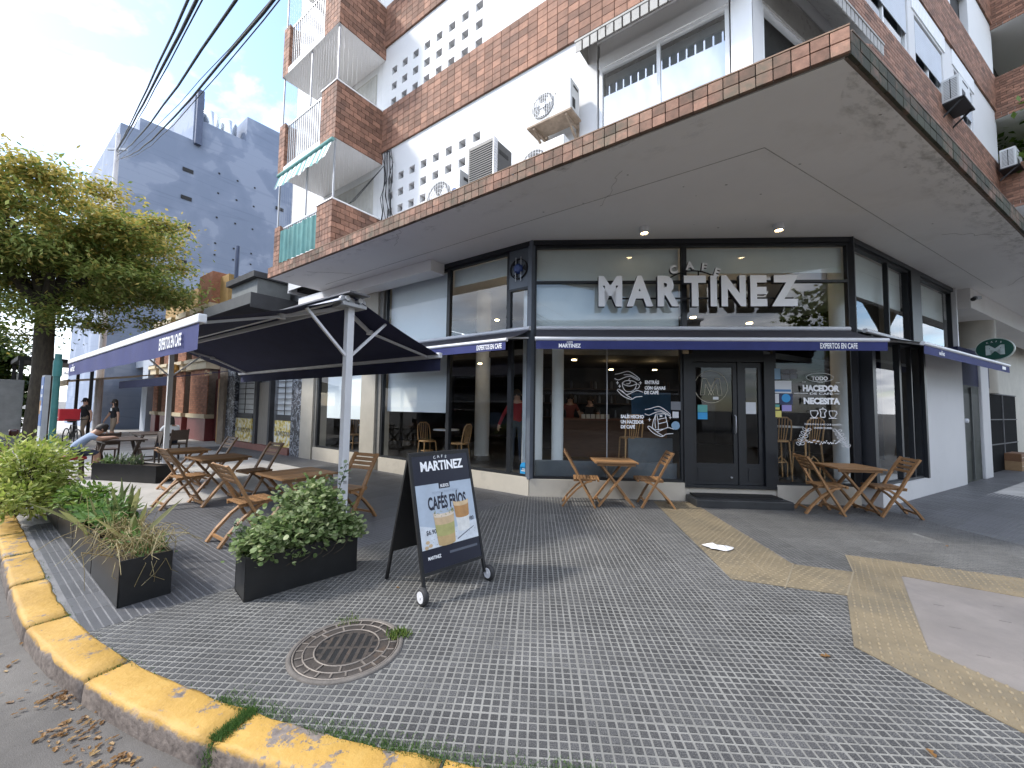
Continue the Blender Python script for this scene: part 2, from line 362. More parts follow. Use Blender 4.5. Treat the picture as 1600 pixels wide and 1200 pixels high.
oLv = (-math.cos(R(-54.1)), math.sin(R(-54.1)))
iF = FC.inverted()
def tocl(p): q = iF @ Vector((p[0], p[1], 0)); return (q.x, q.y)
TT = [[tocl(p) for p in t] for t in (T1, T2, T3, RAMP)]
# boundary half planes in the corner frame: left pavement joint (through PL along oL), right joint
def hp(a, b):                                                     # keep the left side of a->b
    n = (b[1]-a[1], -(b[0]-a[0])); return n, n[0]*a[0]+n[1]*a[1]
hL = hp(tocl(lw(0, 6)), tocl(lw(0, 0))); hL = ((-hL[0][0], -hL[0][1]), -hL[1])
hRb = hp(tocl((6.12, 7.3)), tocl((6.5, 3.0))); hRb = ((-hRb[0][0], -hRb[0][1]), -hRb[1])
KCl = tocl((KC.x, KC.y))
P8 = .05; GAP = .0082
def gridtile(mb, i, j, full):
    x0, y0 = (0, 0) if full else (i*.4, -j*.4-.4)
    for a in range(8):
        for b in range(8):
            px, py = x0+a*P8, y0+b*P8; g = GAP/2
            q0, q1, q2, q3 = g+.0022*(a == 0), g+.0022*(a == 7), g+.0022*(b == 0), g+.0022*(b == 7); poly = [(px+q0,py+q2),(px+P8-q1,py+q2),(px+P8-q1,py+P8-q3),(px+q0,py+P8-q3)]
            if not full:
                c = (px+.025, py+.025)
                if math.hypot(c[0]-KCl[0], c[1]-KCl[1]) > KR+.03 or any(all(inpoly(v, t) for v in poly) for t in TT): continue
                for h in (hL, hRb):
                    poly = clip(poly, *h)
                    if len(poly) < 3: break
                if len(poly) < 3: continue
            pane(mb, poly, -.012, 0, .0035, 0)
full = MB(); gridtile(full, 0, 0, True); full.add([(0,0,-.002),(.4,0,-.002),(.4,.4,-.002),(0,.4,-.002)], [(0,1,2,3)], 1)
full_me = full.mesh('paving_tile', [X['pane'], X['groove']])
tiles = []
for i in range(-14, 18):
    for j in range(-1, 16):
        cs = [(i*.4+a*.4, -j*.4-.4+b*.4) for a in (0,1) for b in (0,1)]
        ins = lambda p: all(h[0][0]*p[0]+h[0][1]*p[1] <= h[1] for h in (hL, hRb)) and math.hypot(p[0]-KCl[0], p[1]-KCl[1]) < KR
        k = sum(ins(p) for p in cs)
        if k == 0 and not any(ins((i*.4+a*.05, -j*.4-.4+b*.05)) for a in range(9) for b in range(9)): continue
        hit = [any(inpoly(p, t) for t in TT) for p in cs + [(i*.4+.2, -j*.4-.2)]]
        w = FC @ Vector((i*.4+.2, -j*.4-.2, 0))
        if all(hit) : continue
        if math.hypot(w.x, w.y) < .9: continue
        tiles.append((w.length, i, j, k == 4 and not any(hit)))
tiles.sort()
far = MB()
for n, (dd, i, j, fl) in enumerate(tiles):
    if n >= 295: gridtile(far, i, j, False); continue
    tilt = Matrix.Translation((0, 0, random.uniform(-.0006, .0008))) @ Matrix.Rotation(R(random.gauss(0, .10)), 4, 'X') @ Matrix.Rotation(R(random.gauss(0, .10)), 4, 'Y')
    if fl:
        o = bpy.data.objects.new('paving_tile', full_me); put(o, PAVE, FC @ Matrix.Translation((i*.4, -j*.4-.4, 0)) @ tilt)
    else:
        e = MB(); gridtile(e, i, j, False)
        e.build('paving_tile', [X['pane'], X['groove']], PAVE, FC)
if far.f: tag(far.build('far_paving_tiles', [X['pane'], X['groove']], PAVE, FC), kind='stuff')
# --- ribbed tiles along the left and right streets
def bartile(w, h, n):
    e = MB(); p = h/n
    for a in range(n):
        g = .005; poly = [(.003, a*p+g), (w-.003, a*p+g), (w-.003, (a+1)*p-g), (.003, (a+1)*p-g)]; pane(e, poly, -.012, 0, .003, 0)
    e.add([(0,0,-.0018),(w,0,-.0018),(w,h,-.0018),(0,h,-.0018)], [(0,1,2,3)], 1); return e
X['groove2'] = mat('ribbed_groove', (.15,.15,.155), .9, .3, 3)
bt = bartile(.4, .4, 8).mesh('ribbed_tile', [X['bar_tile'], X['groove2']])
bth = bartile(.4, .2, 4).mesh('ribbed_tile', [X['bar_tile'], X['groove2']])
PL2 = tag(MB().add([(-4,-5.63,-.0021),(0,-5.63,-.0021),(0,.2,-.0021),(-4,.2,-.0021)], [(0,1,2,3)]).build('left_pavement', X['groove2'], None, FL), kind='structure')
for i in range(10):
    for j in range(14):
        put(bpy.data.objects.new('ribbed_tile', bt), PL2, FL @ Matrix.Translation((-4+i*.4, -j*.4-.4+.02, random.uniform(-.0008,.0008))))
for i in range(24):
    for j in range(2): put(bpy.data.objects.new('ribbed_tile', bt), PL2, FL @ Matrix.Translation((-13.6+i*.4, -j*.4-.4+.02, random.uniform(-.0008,.0008))))
    put(bpy.data.objects.new('ribbed_tile', bth), PL2, FL @ Matrix.Translation((-13.6+i*.4, -.98, 0)))
mb = MB(); mb.add([(-70,-5.63,-.002),(-4,-5.63,-.002),(-4,-1.0,-.002),(-13.6,-1.0,-.002),(-13.6,.3,-.002),(-70,.3,-.002)], [(0,1,2,3,4,5)])
tag(mb.build('concrete_pavement', X['concrete'], None, FL), kind='structure')
iR = FR.inverted(); iRC = iR @ FC
PR2 = tag(MB().add([(.7,-3.42,-.0021),(14,-3.42,-.0021),(14,2.5,-.0021),(.7,2.5,-.0021)], [(0,1,2,3)]).build('right_pavement', X['groove2'], None, FR), kind='structure')
hR2 = (lambda a, b: hp(((iR @ Vector((*a, 0))).x, (iR @ Vector((*a, 0))).y), ((iR @ Vector((*b, 0))).x, (iR @ Vector((*b, 0))).y)))((6.12, 7.3), (6.5, 3.0))
for i in range(-4, 34):
    for j in range(-1, 6):
        x0, y0 = i*.4, -j*.4-.4; cs = [(x0,y0),(x0+.4,y0),(x0+.4,y0+.4),(x0,y0+.4)]
        k = sum(hR2[0][0]*p[0]+hR2[0][1]*p[1] <= hR2[1] for p in cs)
        if k == 0 or (x0 > 3.6 and y0 < -.8): continue
        if k == 4: put(bpy.data.objects.new('ribbed_tile', bt), PR2, FR @ Matrix.Translation((x0, y0, random.uniform(-.0008,.0008))))
        else:
            e = MB()
            for a in range(8):
                poly = clip([(x0+.003, y0+a*.05+.005), (x0+.397, y0+a*.05+.005), (x0+.397, y0+a*.05+.045), (x0+.003, y0+a*.05+.045)], *hR2)
                if len(poly) > 2: pane(e, poly, -.012, 0, .003, 0)
            if e.f: e.build('ribbed_tile', [X['bar_tile'], X['groove2']], PR2, FR)
mb = MB(); mb.prism([(3.5,-.78),(30,-.9),(30,-3.4),(3.3,-3.4)], -.013, -.001)
tag(mb.build('light_pavement', X['concrete'], None, FR), kind='structure')
# --- tactile path and ramp
TP = tag(MB().prism(T1, -.012, .003).build('tactile_path', X['tactile']), kind='structure')
for nm, poly, z in (('tactile_slab', T2, .0042), ('tactile_slab', T3, .0053)):
    MB().prism(poly, -.012, z).build(nm, X['tactile'], TP)
dots = MB()
def dome(p, z, u):
    r = .012; n = 6; ca, sa = math.cos(u), math.sin(u); vs = []
    for rr, zz in ((1, 0), (.62, .006)):
        for k in range(n):
            a = 2*math.pi*k/n; x, y = 1.5*r*rr*math.cos(a), .75*r*rr*math.sin(a); vs.append((p[0]+x*ca-y*sa, p[1]+x*sa+y*ca, z+zz))
    dots.add(vs, [(k, (k+1)%n, n+(k+1)%n, n+k) for k in range(n)] + [tuple(range(n, 2*n))], 0, True)
for poly, z, ang in ((T1, .003, -8), (T2, .0042, -20), (T3, .0053, 52)):
    ca, sa = math.cos(R(ang)), math.sin(R(ang))
    for i in range(-60, 90):
        for j in range(-60, 110):
            q = (i*.066 + (.033 if j % 2 else 0), j*.05); p = (3+q[0]*ca-q[1]*sa, 3.5+q[0]*sa+q[1]*ca)
            if inpoly(p, poly) and random.random() < .93: dome(p, z, R(ang)+random.gauss(0, .1))
tag(dots.build('tactile_studs', mat('tactile_stud', (.19,.153,.098), .7, .2, 5), TP), kind='stuff')
seams = MB()
for a, b, w in (((2.83,7.0),(2.55,4.1),.008), ((2.98,4.30),(2.5,3.72),.012), ((3.46,4.12),(2.96,3.60),.012), ((3.78,4.6),(3.46,4.12),.010)):
    seams.bar((*a, .0055), (*b, .0055), w, .004)
seams.build('tile_joint', mat('pale_joint', (.22,.185,.13), .9), TP)
RM = tag(MB().prism(RAMP, -.012, .001).build('ramp', X['ramp']), kind='structure')
sl_ = MB()
for (x, y) in ((3.6,3.45),(3.35,3.1),(3.85,3.2),(4.1,3.45),(3.9,2.75),(4.3,3.0),(3.4,2.7),(4.4,3.3),(3.15,2.75),(4.0,3.0)): sl_.prism([(x-.03,y+.012),(x+.03,y-.018),(x+.034,y-.012),(x-.026,y+.018)], .0008, .0022)
tag(sl_.build('ramp_scars', X['asphalt'], RM), kind='stuff')
# --- yellow kerb stones
KB = thing('kerb', '', '', at(FL, 0, -5.6)); tag(KB, kind='structure')
def kerbpt(u):                                                    # u: metres along, 0 = start of the curve, positive towards the right
    al = KR*(A1-A0)
    if u < 0: b = arc(KR, A0, A0, 1)[0]; return Vector((b[0]+dl.x*-u, b[1]+dl.y*-u, 0)), Vector((oLv[0], oLv[1], 0))
    if u > al: b = arc(KR, A1, A1, 1)[0]; return Vector((b[0]+dr.x*(u-al), b[1]+dr.y*(u-al), 0)), Vector((.5, -.866, 0))
    a = A0 + u/KR; return Vector((KC.x+KR*math.sin(a), KC.y-KR*math.cos(a), 0)), Vector((math.sin(a), -math.cos(a), 0))
prof = [(-.004,-.04),(-.004,.004),(.010,.010),(.168,.008),(.188,.003),(.199,-.010),(.207,-.035),(.214,-.16)]
moss = MB()
def tuft(mb, p, h, n, sp, m=0):
    for k in range(n):
        a = random.uniform(0, 6.28); b = Vector((p[0]+random.gauss(0, sp), p[1]+random.gauss(0, sp), p[2])); t = b + Vector((math.cos(a)*h*.5, math.sin(a)*h*.5, h*random.uniform(.5, 1)))
        w = Vector((-math.sin(a), math.cos(a), 0))*h*.13; mb.add([b-w, b+w, t], [(0,1,2)], m)
u = -12.15
joints = []
while u < 14:
    ln = 1.08 if u > -1.1 else 1.06; vs = []; fs = []; n = 8; g = .009
    rnd = random.Random(int(u*100)+5000)
    for i in range(n+1):
        uu = u+g+(ln-2*g)*i/n; p, q = kerbpt(uu); e = .012 if i in (0, n) else 0
        for k, (a, z) in enumerate(prof):
            ee = e*.5 if k in (2,3,4) else 0
            jj = rnd.gauss(0, .0045) if 0 < k < 7 else 0
            vs.append(p + q*(a+jj) + Vector((0, 0, z-ee+rnd.gauss(0, .0030)*(0 < k < 7))))
    m_ = len(prof)
    for i in range(n):
        for k in range(m_-1): fs.append((i*m_+k, i*m_+k+1, (i+1)*m_+k+1, (i+1)*m_+k))
    fs += [tuple(range(m_-1, -1, -1)), tuple(range(n*m_, n*m_+m_))]
    e = MB(); e.add(vs, fs, 0, True); e.build('kerb_stone', X['kerb'], KB, WD)
    joints.append(u); u += ln
for ju in joints:
    if not -3 < ju < 5: continue
    dense = {0: 40}.get(0)
    for k in range(60):
        a = random.uniform(-.02, .2); p, q = kerbpt(ju+random.gauss(0, .008)); tuft(moss, p+q*a+Vector((0,0,.0 if a < .19 else -.05)), .018, 1, .004)
big = [j for j in joints if 2.6 < j < 4.4]
for ju in big[:1]:
    for k in range(2600):
        a = random.uniform(-.02, .225); p, q = kerbpt(ju+random.gauss(0, .019)); tuft(moss, p+q*a+Vector((0,0,.007 if a < .19 else -.15*random.random())), .016, 1, .004)
for k in range(6500):                                             # grass strip between kerb and tiles
    uu = random.uniform(2.5, 4.6) if k > 500 else random.uniform(-1.2, 2.8); p, q = kerbpt(uu); wv = .05 if k > 500 else .02
    if random.random() < .25+.75*abs(math.sin(uu*3.1)): tuft(moss, p-q*(abs(random.gauss(0, wv))-.015)+Vector((0,0,.003)), .016, 1, .006)
tag(moss.build('kerb_moss', X['moss']), 'thin moss and grass growing in the yellow kerb joints', 'moss', kind='stuff')
# --- round iron manhole with grating
mhp = Vector((-1.06, 2.74, 0)); MHR = .332
mh = thing('manhole', 'round rusty iron drain cover with slotted centre set in the paving', 'manhole', Matrix.Translation(mhp) @ Matrix.Rotation(R(4), 4, 'Z'))
ring = MB(); ring.lathe([(MHR+.026,-.02),(MHR+.026,.006),(MHR+.012,.012),(MHR-.002,.012),(MHR-.004,-.02)], 56, 0); 
ring.f = ring.f[:-2]; ring.m = ring.m[:-2]; ring.sm = ring.sm[:-2]
ring.build('rim', mat('manhole_rim', (.12,.108,.098), .8, .3, 8, .4, 60), mh)
cov = MB(); cov.lathe([(MHR-.006,-.02),(MHR-.006,.004),(MHR-.05,.006),(.205,.006)], 56, 0); cov.f = cov.f[:-2]; cov.m = cov.m[:-2]; cov.sm = cov.sm[:-2]
for r_ in (.20, .265, .322):                                      # raised rings
    cov.tube([(r_*math.cos(2*math.pi*k/48), r_*math.sin(2*math.pi*k/48), .007) for k in range(49)], .006, 5, 1, False)
for k in range(22):
    a = 2*math.pi*k/22; r0, r1 = (.205, .26)
    if k % 2: cov.bar((r0*math.cos(a), r0*math.sin(a), .008), (r1*math.cos(a), r1*math.sin(a), .008), .010, .008, 1)
    a += .14; cov.bar((.27*math.cos(a), .27*math.sin(a), .008), (.312*math.cos(a), .312*math.sin(a), .008), .010, .008, 1)
# slotted centre: bars between slots
xs = [-.165+.055*k for k in range(7)]
def chord(x): return math.sqrt(max(0, .202**2-x*x))
edges = [-.2025] + [x+s_*.016 for x in xs for s_ in (-1, 1)] + [.2025]
for k in range(0, len(edges)-1, 2):
    a, b = edges[k], edges[k+1]; n = 3
    for q in range(n):
        xa, xb = a+(b-a)*q/n, a+(b-a)*(q+1)/n; ya, yb = chord(xa), chord(xb)
        cov.add([(xa,-ya,.004),(xb,-yb,.004),(xb,yb,.004),(xa,ya,.004)], [(0,1,2,3)], 0)
for x in xs:
    c_ = chord(abs(x)+.016)
    cov.box(x-.016, x+.016, -.012, .012, -.02, .0035, 0); cov.box(x-.016, x+.016, max(c_-.03, .02), c_, -.02, .0035, 0); cov.box(x-.016, x+.016, -c_, -max(c_-.03, .02), -.02, .0035, 0)
cov.build('cover', [X['iron'], mat('worn_iron', (.20,.175,.155), .55, .3, 12, metal=.3)], mh)
MB().lathe([(.205,.0022),(.205,.0026)], 32, 0).build('pit', X['black'], mh)  # flat black disc, paints the darkness below the slots
wd = MB()
for c_, n, sp, h in (((.30,.13), 240, .035, .04), ((-.10,.33), 90, .045, .025)):
    for k in range(n): tuft(wd, (c_[0]+random.gauss(0, sp), c_[1]+random.gauss(0, sp*.8), .006), h, 1, .004)
tag(wd.build('weed', leafmat('weed', (.05,.10,.015), (.10,.17,.03), (.22,.25,.06)), None, WM[mh.name]), 'small green weeds growing on the drain cover rim', 'weeds', kind='stuff')
# ================================================================ the corner apartment building with the cafe
BD = thing('apartment_building', 'corner apartment building with brick bands over a glazed ground floor and deep canopy', 'building', Matrix.Translation((2.9, 9.5, 0)))
def part(name, mb, m, F=WD, bevel=0, parent=None): return mb.build(name, m, parent or BD, F, bevel)
def parts(name, mb, m, F=WD, bevel=0): each(mb, name, m, BD, F, bevel)
ZS, ZT = 4.75, 4.99                                               # soffit and top of the canopy
c0 = (2.93, 3.34)
def wp(F, s, d, sgn): p = F @ Vector((sgn*s, -d, 0)); return (p.x, p.y)
lp = lambda s, d: wp(FL, s, d, -1); rp = lambda s, d: wp(FR, s, d, 1)
can = MB(); can.prism([lp(6.72,1.75), (c0[0], c0[1]+.045), rp(24,1.58), rp(24,-2), (8, 13), lp(8.3,-3), lp(8.3,0), lp(6.72,0)], ZS+.002, ZT-.03)
part('canopy', can, X['soffit'])
# drip groove and crack lines under the canopy
gr = MB()
def zl(a, b, w, z=ZS): gr.bar((*a, z), (*b, z), w, .006)
zl(lp(6.0,.70), (2.98,4.61), .007); zl((2.98,4.61), rp(6.5,.54), .007)
crk = random.Random(9)
for (a, b, w_) in ((lp(5.4,1.5), lp(4.6,.8), .005), (lp(2.4,1.3), lp(1.7,1.7), .004), (rp(2.2,1.5), rp(1.2,.9), .004), (lp(-2.2,1.2), lp(-1.6,.5), .003), (rp(5,1.4), rp(6.5,.8), .005)):
    q = Vector(a)
    for i in range(1, 15):
        z_ = Vector(a).lerp(Vector(b), i/14)+Vector((crk.gauss(0,.02), crk.gauss(0,.02))); gr.bar((q.x,q.y,ZS),(z_.x,z_.y,ZS),w_,.004); q = z_
for i in range(26): x_, y_ = crk.uniform(-1.5,7), crk.uniform(3.8,6.8); r_ = crk.uniform(.004,.010); gr.box(x_-r_*1.6,x_+r_*1.6,y_-r_,y_+r_,ZS-.001,ZS+.004)
part('drip_groove', gr, mat('groove_grey', (.36,.35,.33), .9, .4, 30))  # plain grey for the groove, cracks and specks
def stainmat(name, col, scale, lo, hi):
    m, t, b, o = newmat(name); b.inputs['Base Color'].default_value = (*col, 1); b.inputs['Roughness'].default_value = .9
    n = nz(t, scale, 9, .72, coord='Object', stretch=(1, 2.2, 1)); r = ramp(t, n.outputs['Fac'], [(lo, (0,0,0)), (hi, (.85,.85,.85))]); tcn = t.nodes.new('ShaderNodeTexCoord'); sp = t.nodes.new('ShaderNodeSeparateXYZ'); t.links.new(tcn.outputs['Generated'], sp.inputs[0])
    fd = ramp(t, sp.outputs[1], [(0, (1,1,1)), (.25, (.75,.75,.75)), (1, (0,0,0))]); fac = mixc(t, 1., r.outputs[0], fd.outputs[0], 'MULTIPLY')
    tr = t.nodes.new('ShaderNodeBsdfTransparent'); x = t.nodes.new('ShaderNodeMixShader'); t.links.new(fac, x.inputs[0]); t.links.new(tr.outputs[0], x.inputs[1]); t.links.new(b.outputs[0], x.inputs[2]); t.links.new(x.outputs[0], o.inputs[0]); return m
st1 = MB(); st1.quad((-4.4,-1.57,ZS-.003),(16,-1.57,ZS-.003),(16,-1.1,ZS-.003),(-3.6,-1.1,ZS-.003)); part('damp_stain', st1, stainmat('damp_stain', (.36,.345,.30), 3.2, .48, .80), FR)
st2 = MB(); st2.quad((-6.7,-1.74,ZS-.003),(4.2,-1.74,ZS-.003),(3.2,-1.2,ZS-.003),(-6.7,-1.2,ZS-.003)); part('damp_stain', st2, stainmat('faint_stain', (.55,.53,.50), 1.8, .55, .85), FL)
# --- fascia: two courses of brick on the canopy edge
BL, BH = .142, .118
fb = MB(); fb.box(0, BL-.008, 0, .035, 0, BH-.008); fbm = fb.mesh('brick', X['brick_part'], .004)
ml = MB(); ml.box(-6.72, 4.46, -1.765, -1.74, ZS+.001, ZT-.004); part('fascia_bed', ml, X['mortar'], FL)
mr_ = MB(); mr_.box(-4.53, 24, -1.595, -1.57, ZS+.001, ZT-.004); part('fascia_bed', mr_, X['mortar'], FR)
FB = part('fascia', MB().box(-6.76, 4.47, -1.80, -1.5, ZT-.002, ZT+.012), mat('ledge_top', (.25,.17,.12), .9, .3, 5, .3, 60), FL)
stuff = MB(); cnt = 0
nb = int((4.46+6.74)/BL)
for i in range(nb+1):
    x = 4.475-BL*(i+1)
    for j in range(2):
        dz = random.uniform(-.002,.002)
        if i < 75:
            put(bpy.data.objects.new('brick', fbm), FB, FL @ Matrix.Translation((x, -1.80+random.uniform(0,.004), ZS+.002+j*BH+dz)))
        else: stuff.box(x, x+BL-.008, -1.80, -1.765, ZS+.002+j*BH, ZS+.002+j*BH+BH-.008)
part('fascia_bricks', stuff, X['brick'], FL)['kind'] = 'stuff'
FB2 = part('fascia', MB().box(-4.5, 24, -1.63, -1.3, ZT-.002, ZT+.012), X['mortar'], FR)
stuff = MB(); BL2 = .205
fb2 = MB(); fb2.box(0, BL2-.008, 0, .035, 0, BH-.008); fbm2 = fb2.mesh('brick', X['brick_moss'], .004)
for i in range(130):
    x = -4.54+BL2*i
    for j in range(2):
        if i < 62: put(bpy.data.objects.new('brick', fbm2), FB2, FR @ Matrix.Translation((x+(BL2/2 if j else 0)*0, -1.63+random.uniform(0,.004), ZS+.002+j*BH)))
        else: stuff.box(x, x+BL2-.008, -1.63, -1.595, ZS+.002+j*BH, ZS+j*BH+BH-.006)
part('fascia_bricks', stuff, X['brick_moss'], FR)['kind'] = 'stuff'
# --- brick panels
def bricks(mb, x0, x1, z0, z1, y, w=.2, h=.13, t=.03, stack=True, axis='x'):
    n = max(1, round((x1-x0)/w)); k = max(1, round((z1-z0)/h)); w = (x1-x0)/n; h = (z1-z0)/k
    for j in range(k):
        off = 0 if stack or j % 2 == 0 else w/2
        for i in range(n + (1 if off else 0)):
            a = max(x0, x0+i*w-off+.005); b = min(x1, x0+(i+1)*w-off-.005)
            if b-a < .02: continue
            if axis == 'x': mb.box(a, b, y-t, y+.004, z0+j*h+.005, z0+(j+1)*h-.005)
            elif axis == '+': mb.box(y-.004, y+t, a, b, z0+j*h+.005, z0+(j+1)*h-.005)     # facing +x
            else: mb.box(y-t, y+.004, a, b, z0+j*h+.005, z0+(j+1)*h-.005)               # facing -x
# --- upper walls with openings
def wallopen(mb, x0, x1, z0, z1, y, ops, m=0, mh=1):
    """ops: (x0,x1,z0,z1,depth,back) openings cut in a wall plane facing -y"""
    xs = sorted({x0, x1, *[v for o in ops for v in o[:2]]}); zs = sorted({z0, z1, *[v for o in ops for v in o[2:4]]})
    for a, b in zip(xs, xs[1:]):
        for c, d in zip(zs, zs[1:]):
            mx_, mz = (a+b)/2, (c+d)/2
            if any(o[0] < mx_ < o[1] and o[2] < mz < o[3] for o in ops): continue
            mb.quad((a,y,c), (b,y,c), (b,y,d), (a,y,d), m)
    for (a, b, c, d, dep, back) in ops:
        y2 = y+dep
        mb.quad((a,y,c),(a,y2,c),(b,y2,c),(b,y,c), m); mb.quad((a,y,d),(b,y,d),(b,y2,d),(a,y2,d), m)
        mb.quad((a,y,c),(a,y,d),(a,y2,d),(a,y2,c), m); mb.quad((b,y,c),(b,y2,c),(b,y2,d),(b,y,d), m)
        if back: mb.quad((a,y2,c),(b,y2,c),(b,y2,d),(a,y2,d), mh)
YU = -.6; TOP = 24
hl = []
for z0_, cols in (((6.81, range(8)), (6.43, range(8)), (6.05, range(8)))): pass
for zc in (6.81, 6.43, 6.05):
    for k in range(8):
        x = -(3.55-.376*k); hl.append((x-.09, x+.09, zc-.085, zc+.085, .16, True))
for zc in (9.49, 9.10, 8.715):
    for k in range(8):
        x = -(3.53-.374*k); hl.append((x-.09, x+.09, zc-.085, zc+.085, .16, True))
WIN = (1.57, 3.42, 5.35, 7.35, .14, False); WIN2 = (1.57, 3.42, 8.75, 9.95, .14, True)
w = MB(); wallopen(w, -8.3, 3.64, ZT-.02, TOP, YU, hl+[WIN, WIN2])
part('upper_wall', w, [X['white'], mat('hole_grey', (.16,.16,.165), .9)], FL)
light_block = MB()
inn = lambda F, s, d, sgn: wp(F, s, d, sgn)
light_block.prism([lp(8.3,.35), lp(-3.35,.35), rp(-3.55,.15), rp(24,.15), rp(24,-8), lp(8.3,-8)], ZT, TOP-.2); part('light_block', light_block, X['dark_int'])  # added dark box filling the upper floors to block light
w = MB(); w.prism([lp(8.3,.6),lp(8.3,-8),lp(8.25,-8),lp(8.25,.6)], 4.9, TOP); part('end_wall', w, X['white'])
for k, (a, b) in enumerate(((7.57, 8.61), (10.2, 11.24), (12.8, 13.84))):
    bed = MB(); bed.box(-3.92, 3.66, YU-.012, YU+.01, a, b); part('band_bed', bed, X['mortar'], FL)
    e = MB(); bricks(e, -3.9, 3.66, a, b, YU-.012); part('brick_band', e, X['brick'], FL)['kind'] = 'stuff'
# first floor corner window on the left street
def window(F, x0, x1, z0, z1, y, m, fw=.05, depth=.05, mull=(), trans=(), glass=None, name='window'):
    e = MB(); y1 = y+depth
    e.box(x0, x0+fw, y, y1, z0, z1); e.box(x1-fw, x1, y, y1, z0, z1); e.box(x0+fw, x1-fw, y, y1, z0, z0+fw); e.box(x0+fw, x1-fw, y, y1, z1-fw, z1)
    for v in mull: e.box(v-fw/2, v+fw/2, y+.004, y1-.004, z0+fw, z1-fw)
    for v in trans: e.box(x0+fw, x1-fw, y+.006, y1-.006, v-fw/2, v+fw/2)
    wn = part(name, e, m, F, 0)
    xs = [x0+fw] + sorted(mull) + [x1-fw]
    for a, b in zip(xs, xs[1:]):
        yy = y+depth*.45; g = MB(); g.quad((a,yy,z0+fw*.6),(b,yy,z0+fw*.6),(b,yy,z1-fw*.6),(a,yy,z1-fw*.6)); g.build('pane', glass or X['glass'], wn, F)
    return wn
X['win_white'] = mat('white_window', (.76,.77,.78), .45, .03, 3)
X['mirror_glass'] = glassmat('bright_glass', tint=(.6,.65,.68), base=.45, gain=1.2)
wn = window(FL, 1.60, 3.40, 5.36, 6.9, YU+.02, X['win_white'], .05, .07, mull=(2.50,), glass=X['mirror_glass'])
e = MB(); e.box(1.60, 3.40, YU+.0, YU+.12, 6.9, 7.08); e.box(1.60, 3.40, YU+.03, YU+.12, 7.08, 7.34); parts('shutter_box', e, X['win_white'], FL)
e = MB(); e.box(1.62, 3.38, YU+.22, YU+.23, 5.36, 6.9); part('curtain', e, X['blind'], FL)
e = MB(); e.box(3.42, 3.66, YU-.02, YU+.2, ZT+.02, 7.5); part('corner_post', e, X['win_white'], FL, .01)
X['shutter'] = mat('shutter_grey', (.34,.33,.31), .6, .12, 4, stain=((.16,.15,.13), 9, .56, .7))
e = MB()
def hood(e, x0, x1, y, zt=7.56, out=.46, dz=.5):
    e.add([(x0,y,zt),(x1,y,zt),(x1,y-out,zt-dz),(x0,y-out,zt-dz)], [(0,1,2,3)], 0); e.add([(x0,y,zt+.02),(x1,y,zt+.02),(x1,y-out-.01,zt-dz+.02),(x0,y-out-.01,zt-dz+.02)], [(3,2,1,0)], 0)
    n = int((x1-x0)/.12)
    for i in range(n): e.box(x0+(x1-x0)*i/n+.012, x0+(x1-x0)*(i+1)/n-.012, y-out-.012, y-out, zt-dz-.16, zt-dz+.02, 0)
    e.box(x0, x1, y-out-.02, y-out+.01, zt-dz+.0, zt-dz+.03, 0); e.add([(x0,y,zt),(x0,y-out,zt-dz),(x0,y,zt-dz)], [(0,1,2)], 0)
hood(e, 1.42, 3.62, YU); part('window_hood', e, X['shutter'], FL)
# right street upper wall
YR = -.42
ro = [(-3.6,-1.4,5.35,7.3,.14,True), (-.6,1.75,8.72,9.9,.16,True), (2.11,3.89,8.72,9.76,.14,True), (4.7,6.2,8.72,9.76,.14,True), (-.6,1.75,11.35,12.5,.16,True), (2.11,3.89,11.35,12.4,.14,True), (4.7,6.2,11.35,12.4,.14,True)]
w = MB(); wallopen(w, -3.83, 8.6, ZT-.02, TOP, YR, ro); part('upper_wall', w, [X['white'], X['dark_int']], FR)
for k, (a, b) in enumerate(((7.57, 8.61), (10.2, 11.24), (12.8, 13.84))):
    bed = MB(); bed.box(-3.85, 8.6, YR-.012, YR+.01, a, b); part('band_bed', bed, X['mortar'], FR)
    e = MB(); bricks(e, -3.85, 8.6, a, b, YR-.012, .26, .075, .028, False); part('brick_band', e, X['brick'], FR)['kind'] = 'stuff'
window(FR, -3.58, -1.42, 5.36, 6.9, YR+.02, X['win_white'], .05, .07, mull=(-2.5,), glass=X['glass_up'])
e = MB(); e.box(-3.58, -1.42, YR+.0, YR+.12, 6.9, 7.34); parts('shutter_box', e, X['shutter'], FR)
e = MB(); hood(e, -3.83, -1.2, YR); part('window_hood', e, X['shutter'], FR)
for k, (a, b, c, d) in enumerate(((2.11,3.89,8.72,9.76), (4.7,6.2,8.72,9.76), (-.6,1.75,8.72,9.9))):
    window(FR, a+.02, b-.02, c+.02, d-.02, YR+.03, X['win_white'], .05, .06, glass=X['glass_up'], mull=((a+b)/2,))
    e = MB()
    for j in range(14): e.box(a+.07, b-.07, YR+.012, YR+.024, d-.08-(j+1)*.05, d-.085-j*.05)
    part('roller_shutter', e, mat('roller_shutter', (.50,.54,.60), .5, .05, 3), FR)
    e = MB()
    for j in range(int((b-a+.3)/.09)): e.box(a-.15+j*.09, a-.15+j*.09+.075, YR-.02, YR, d+.05, d+.42)
    part('fluted_lintel', e, X['win_white'], FR)
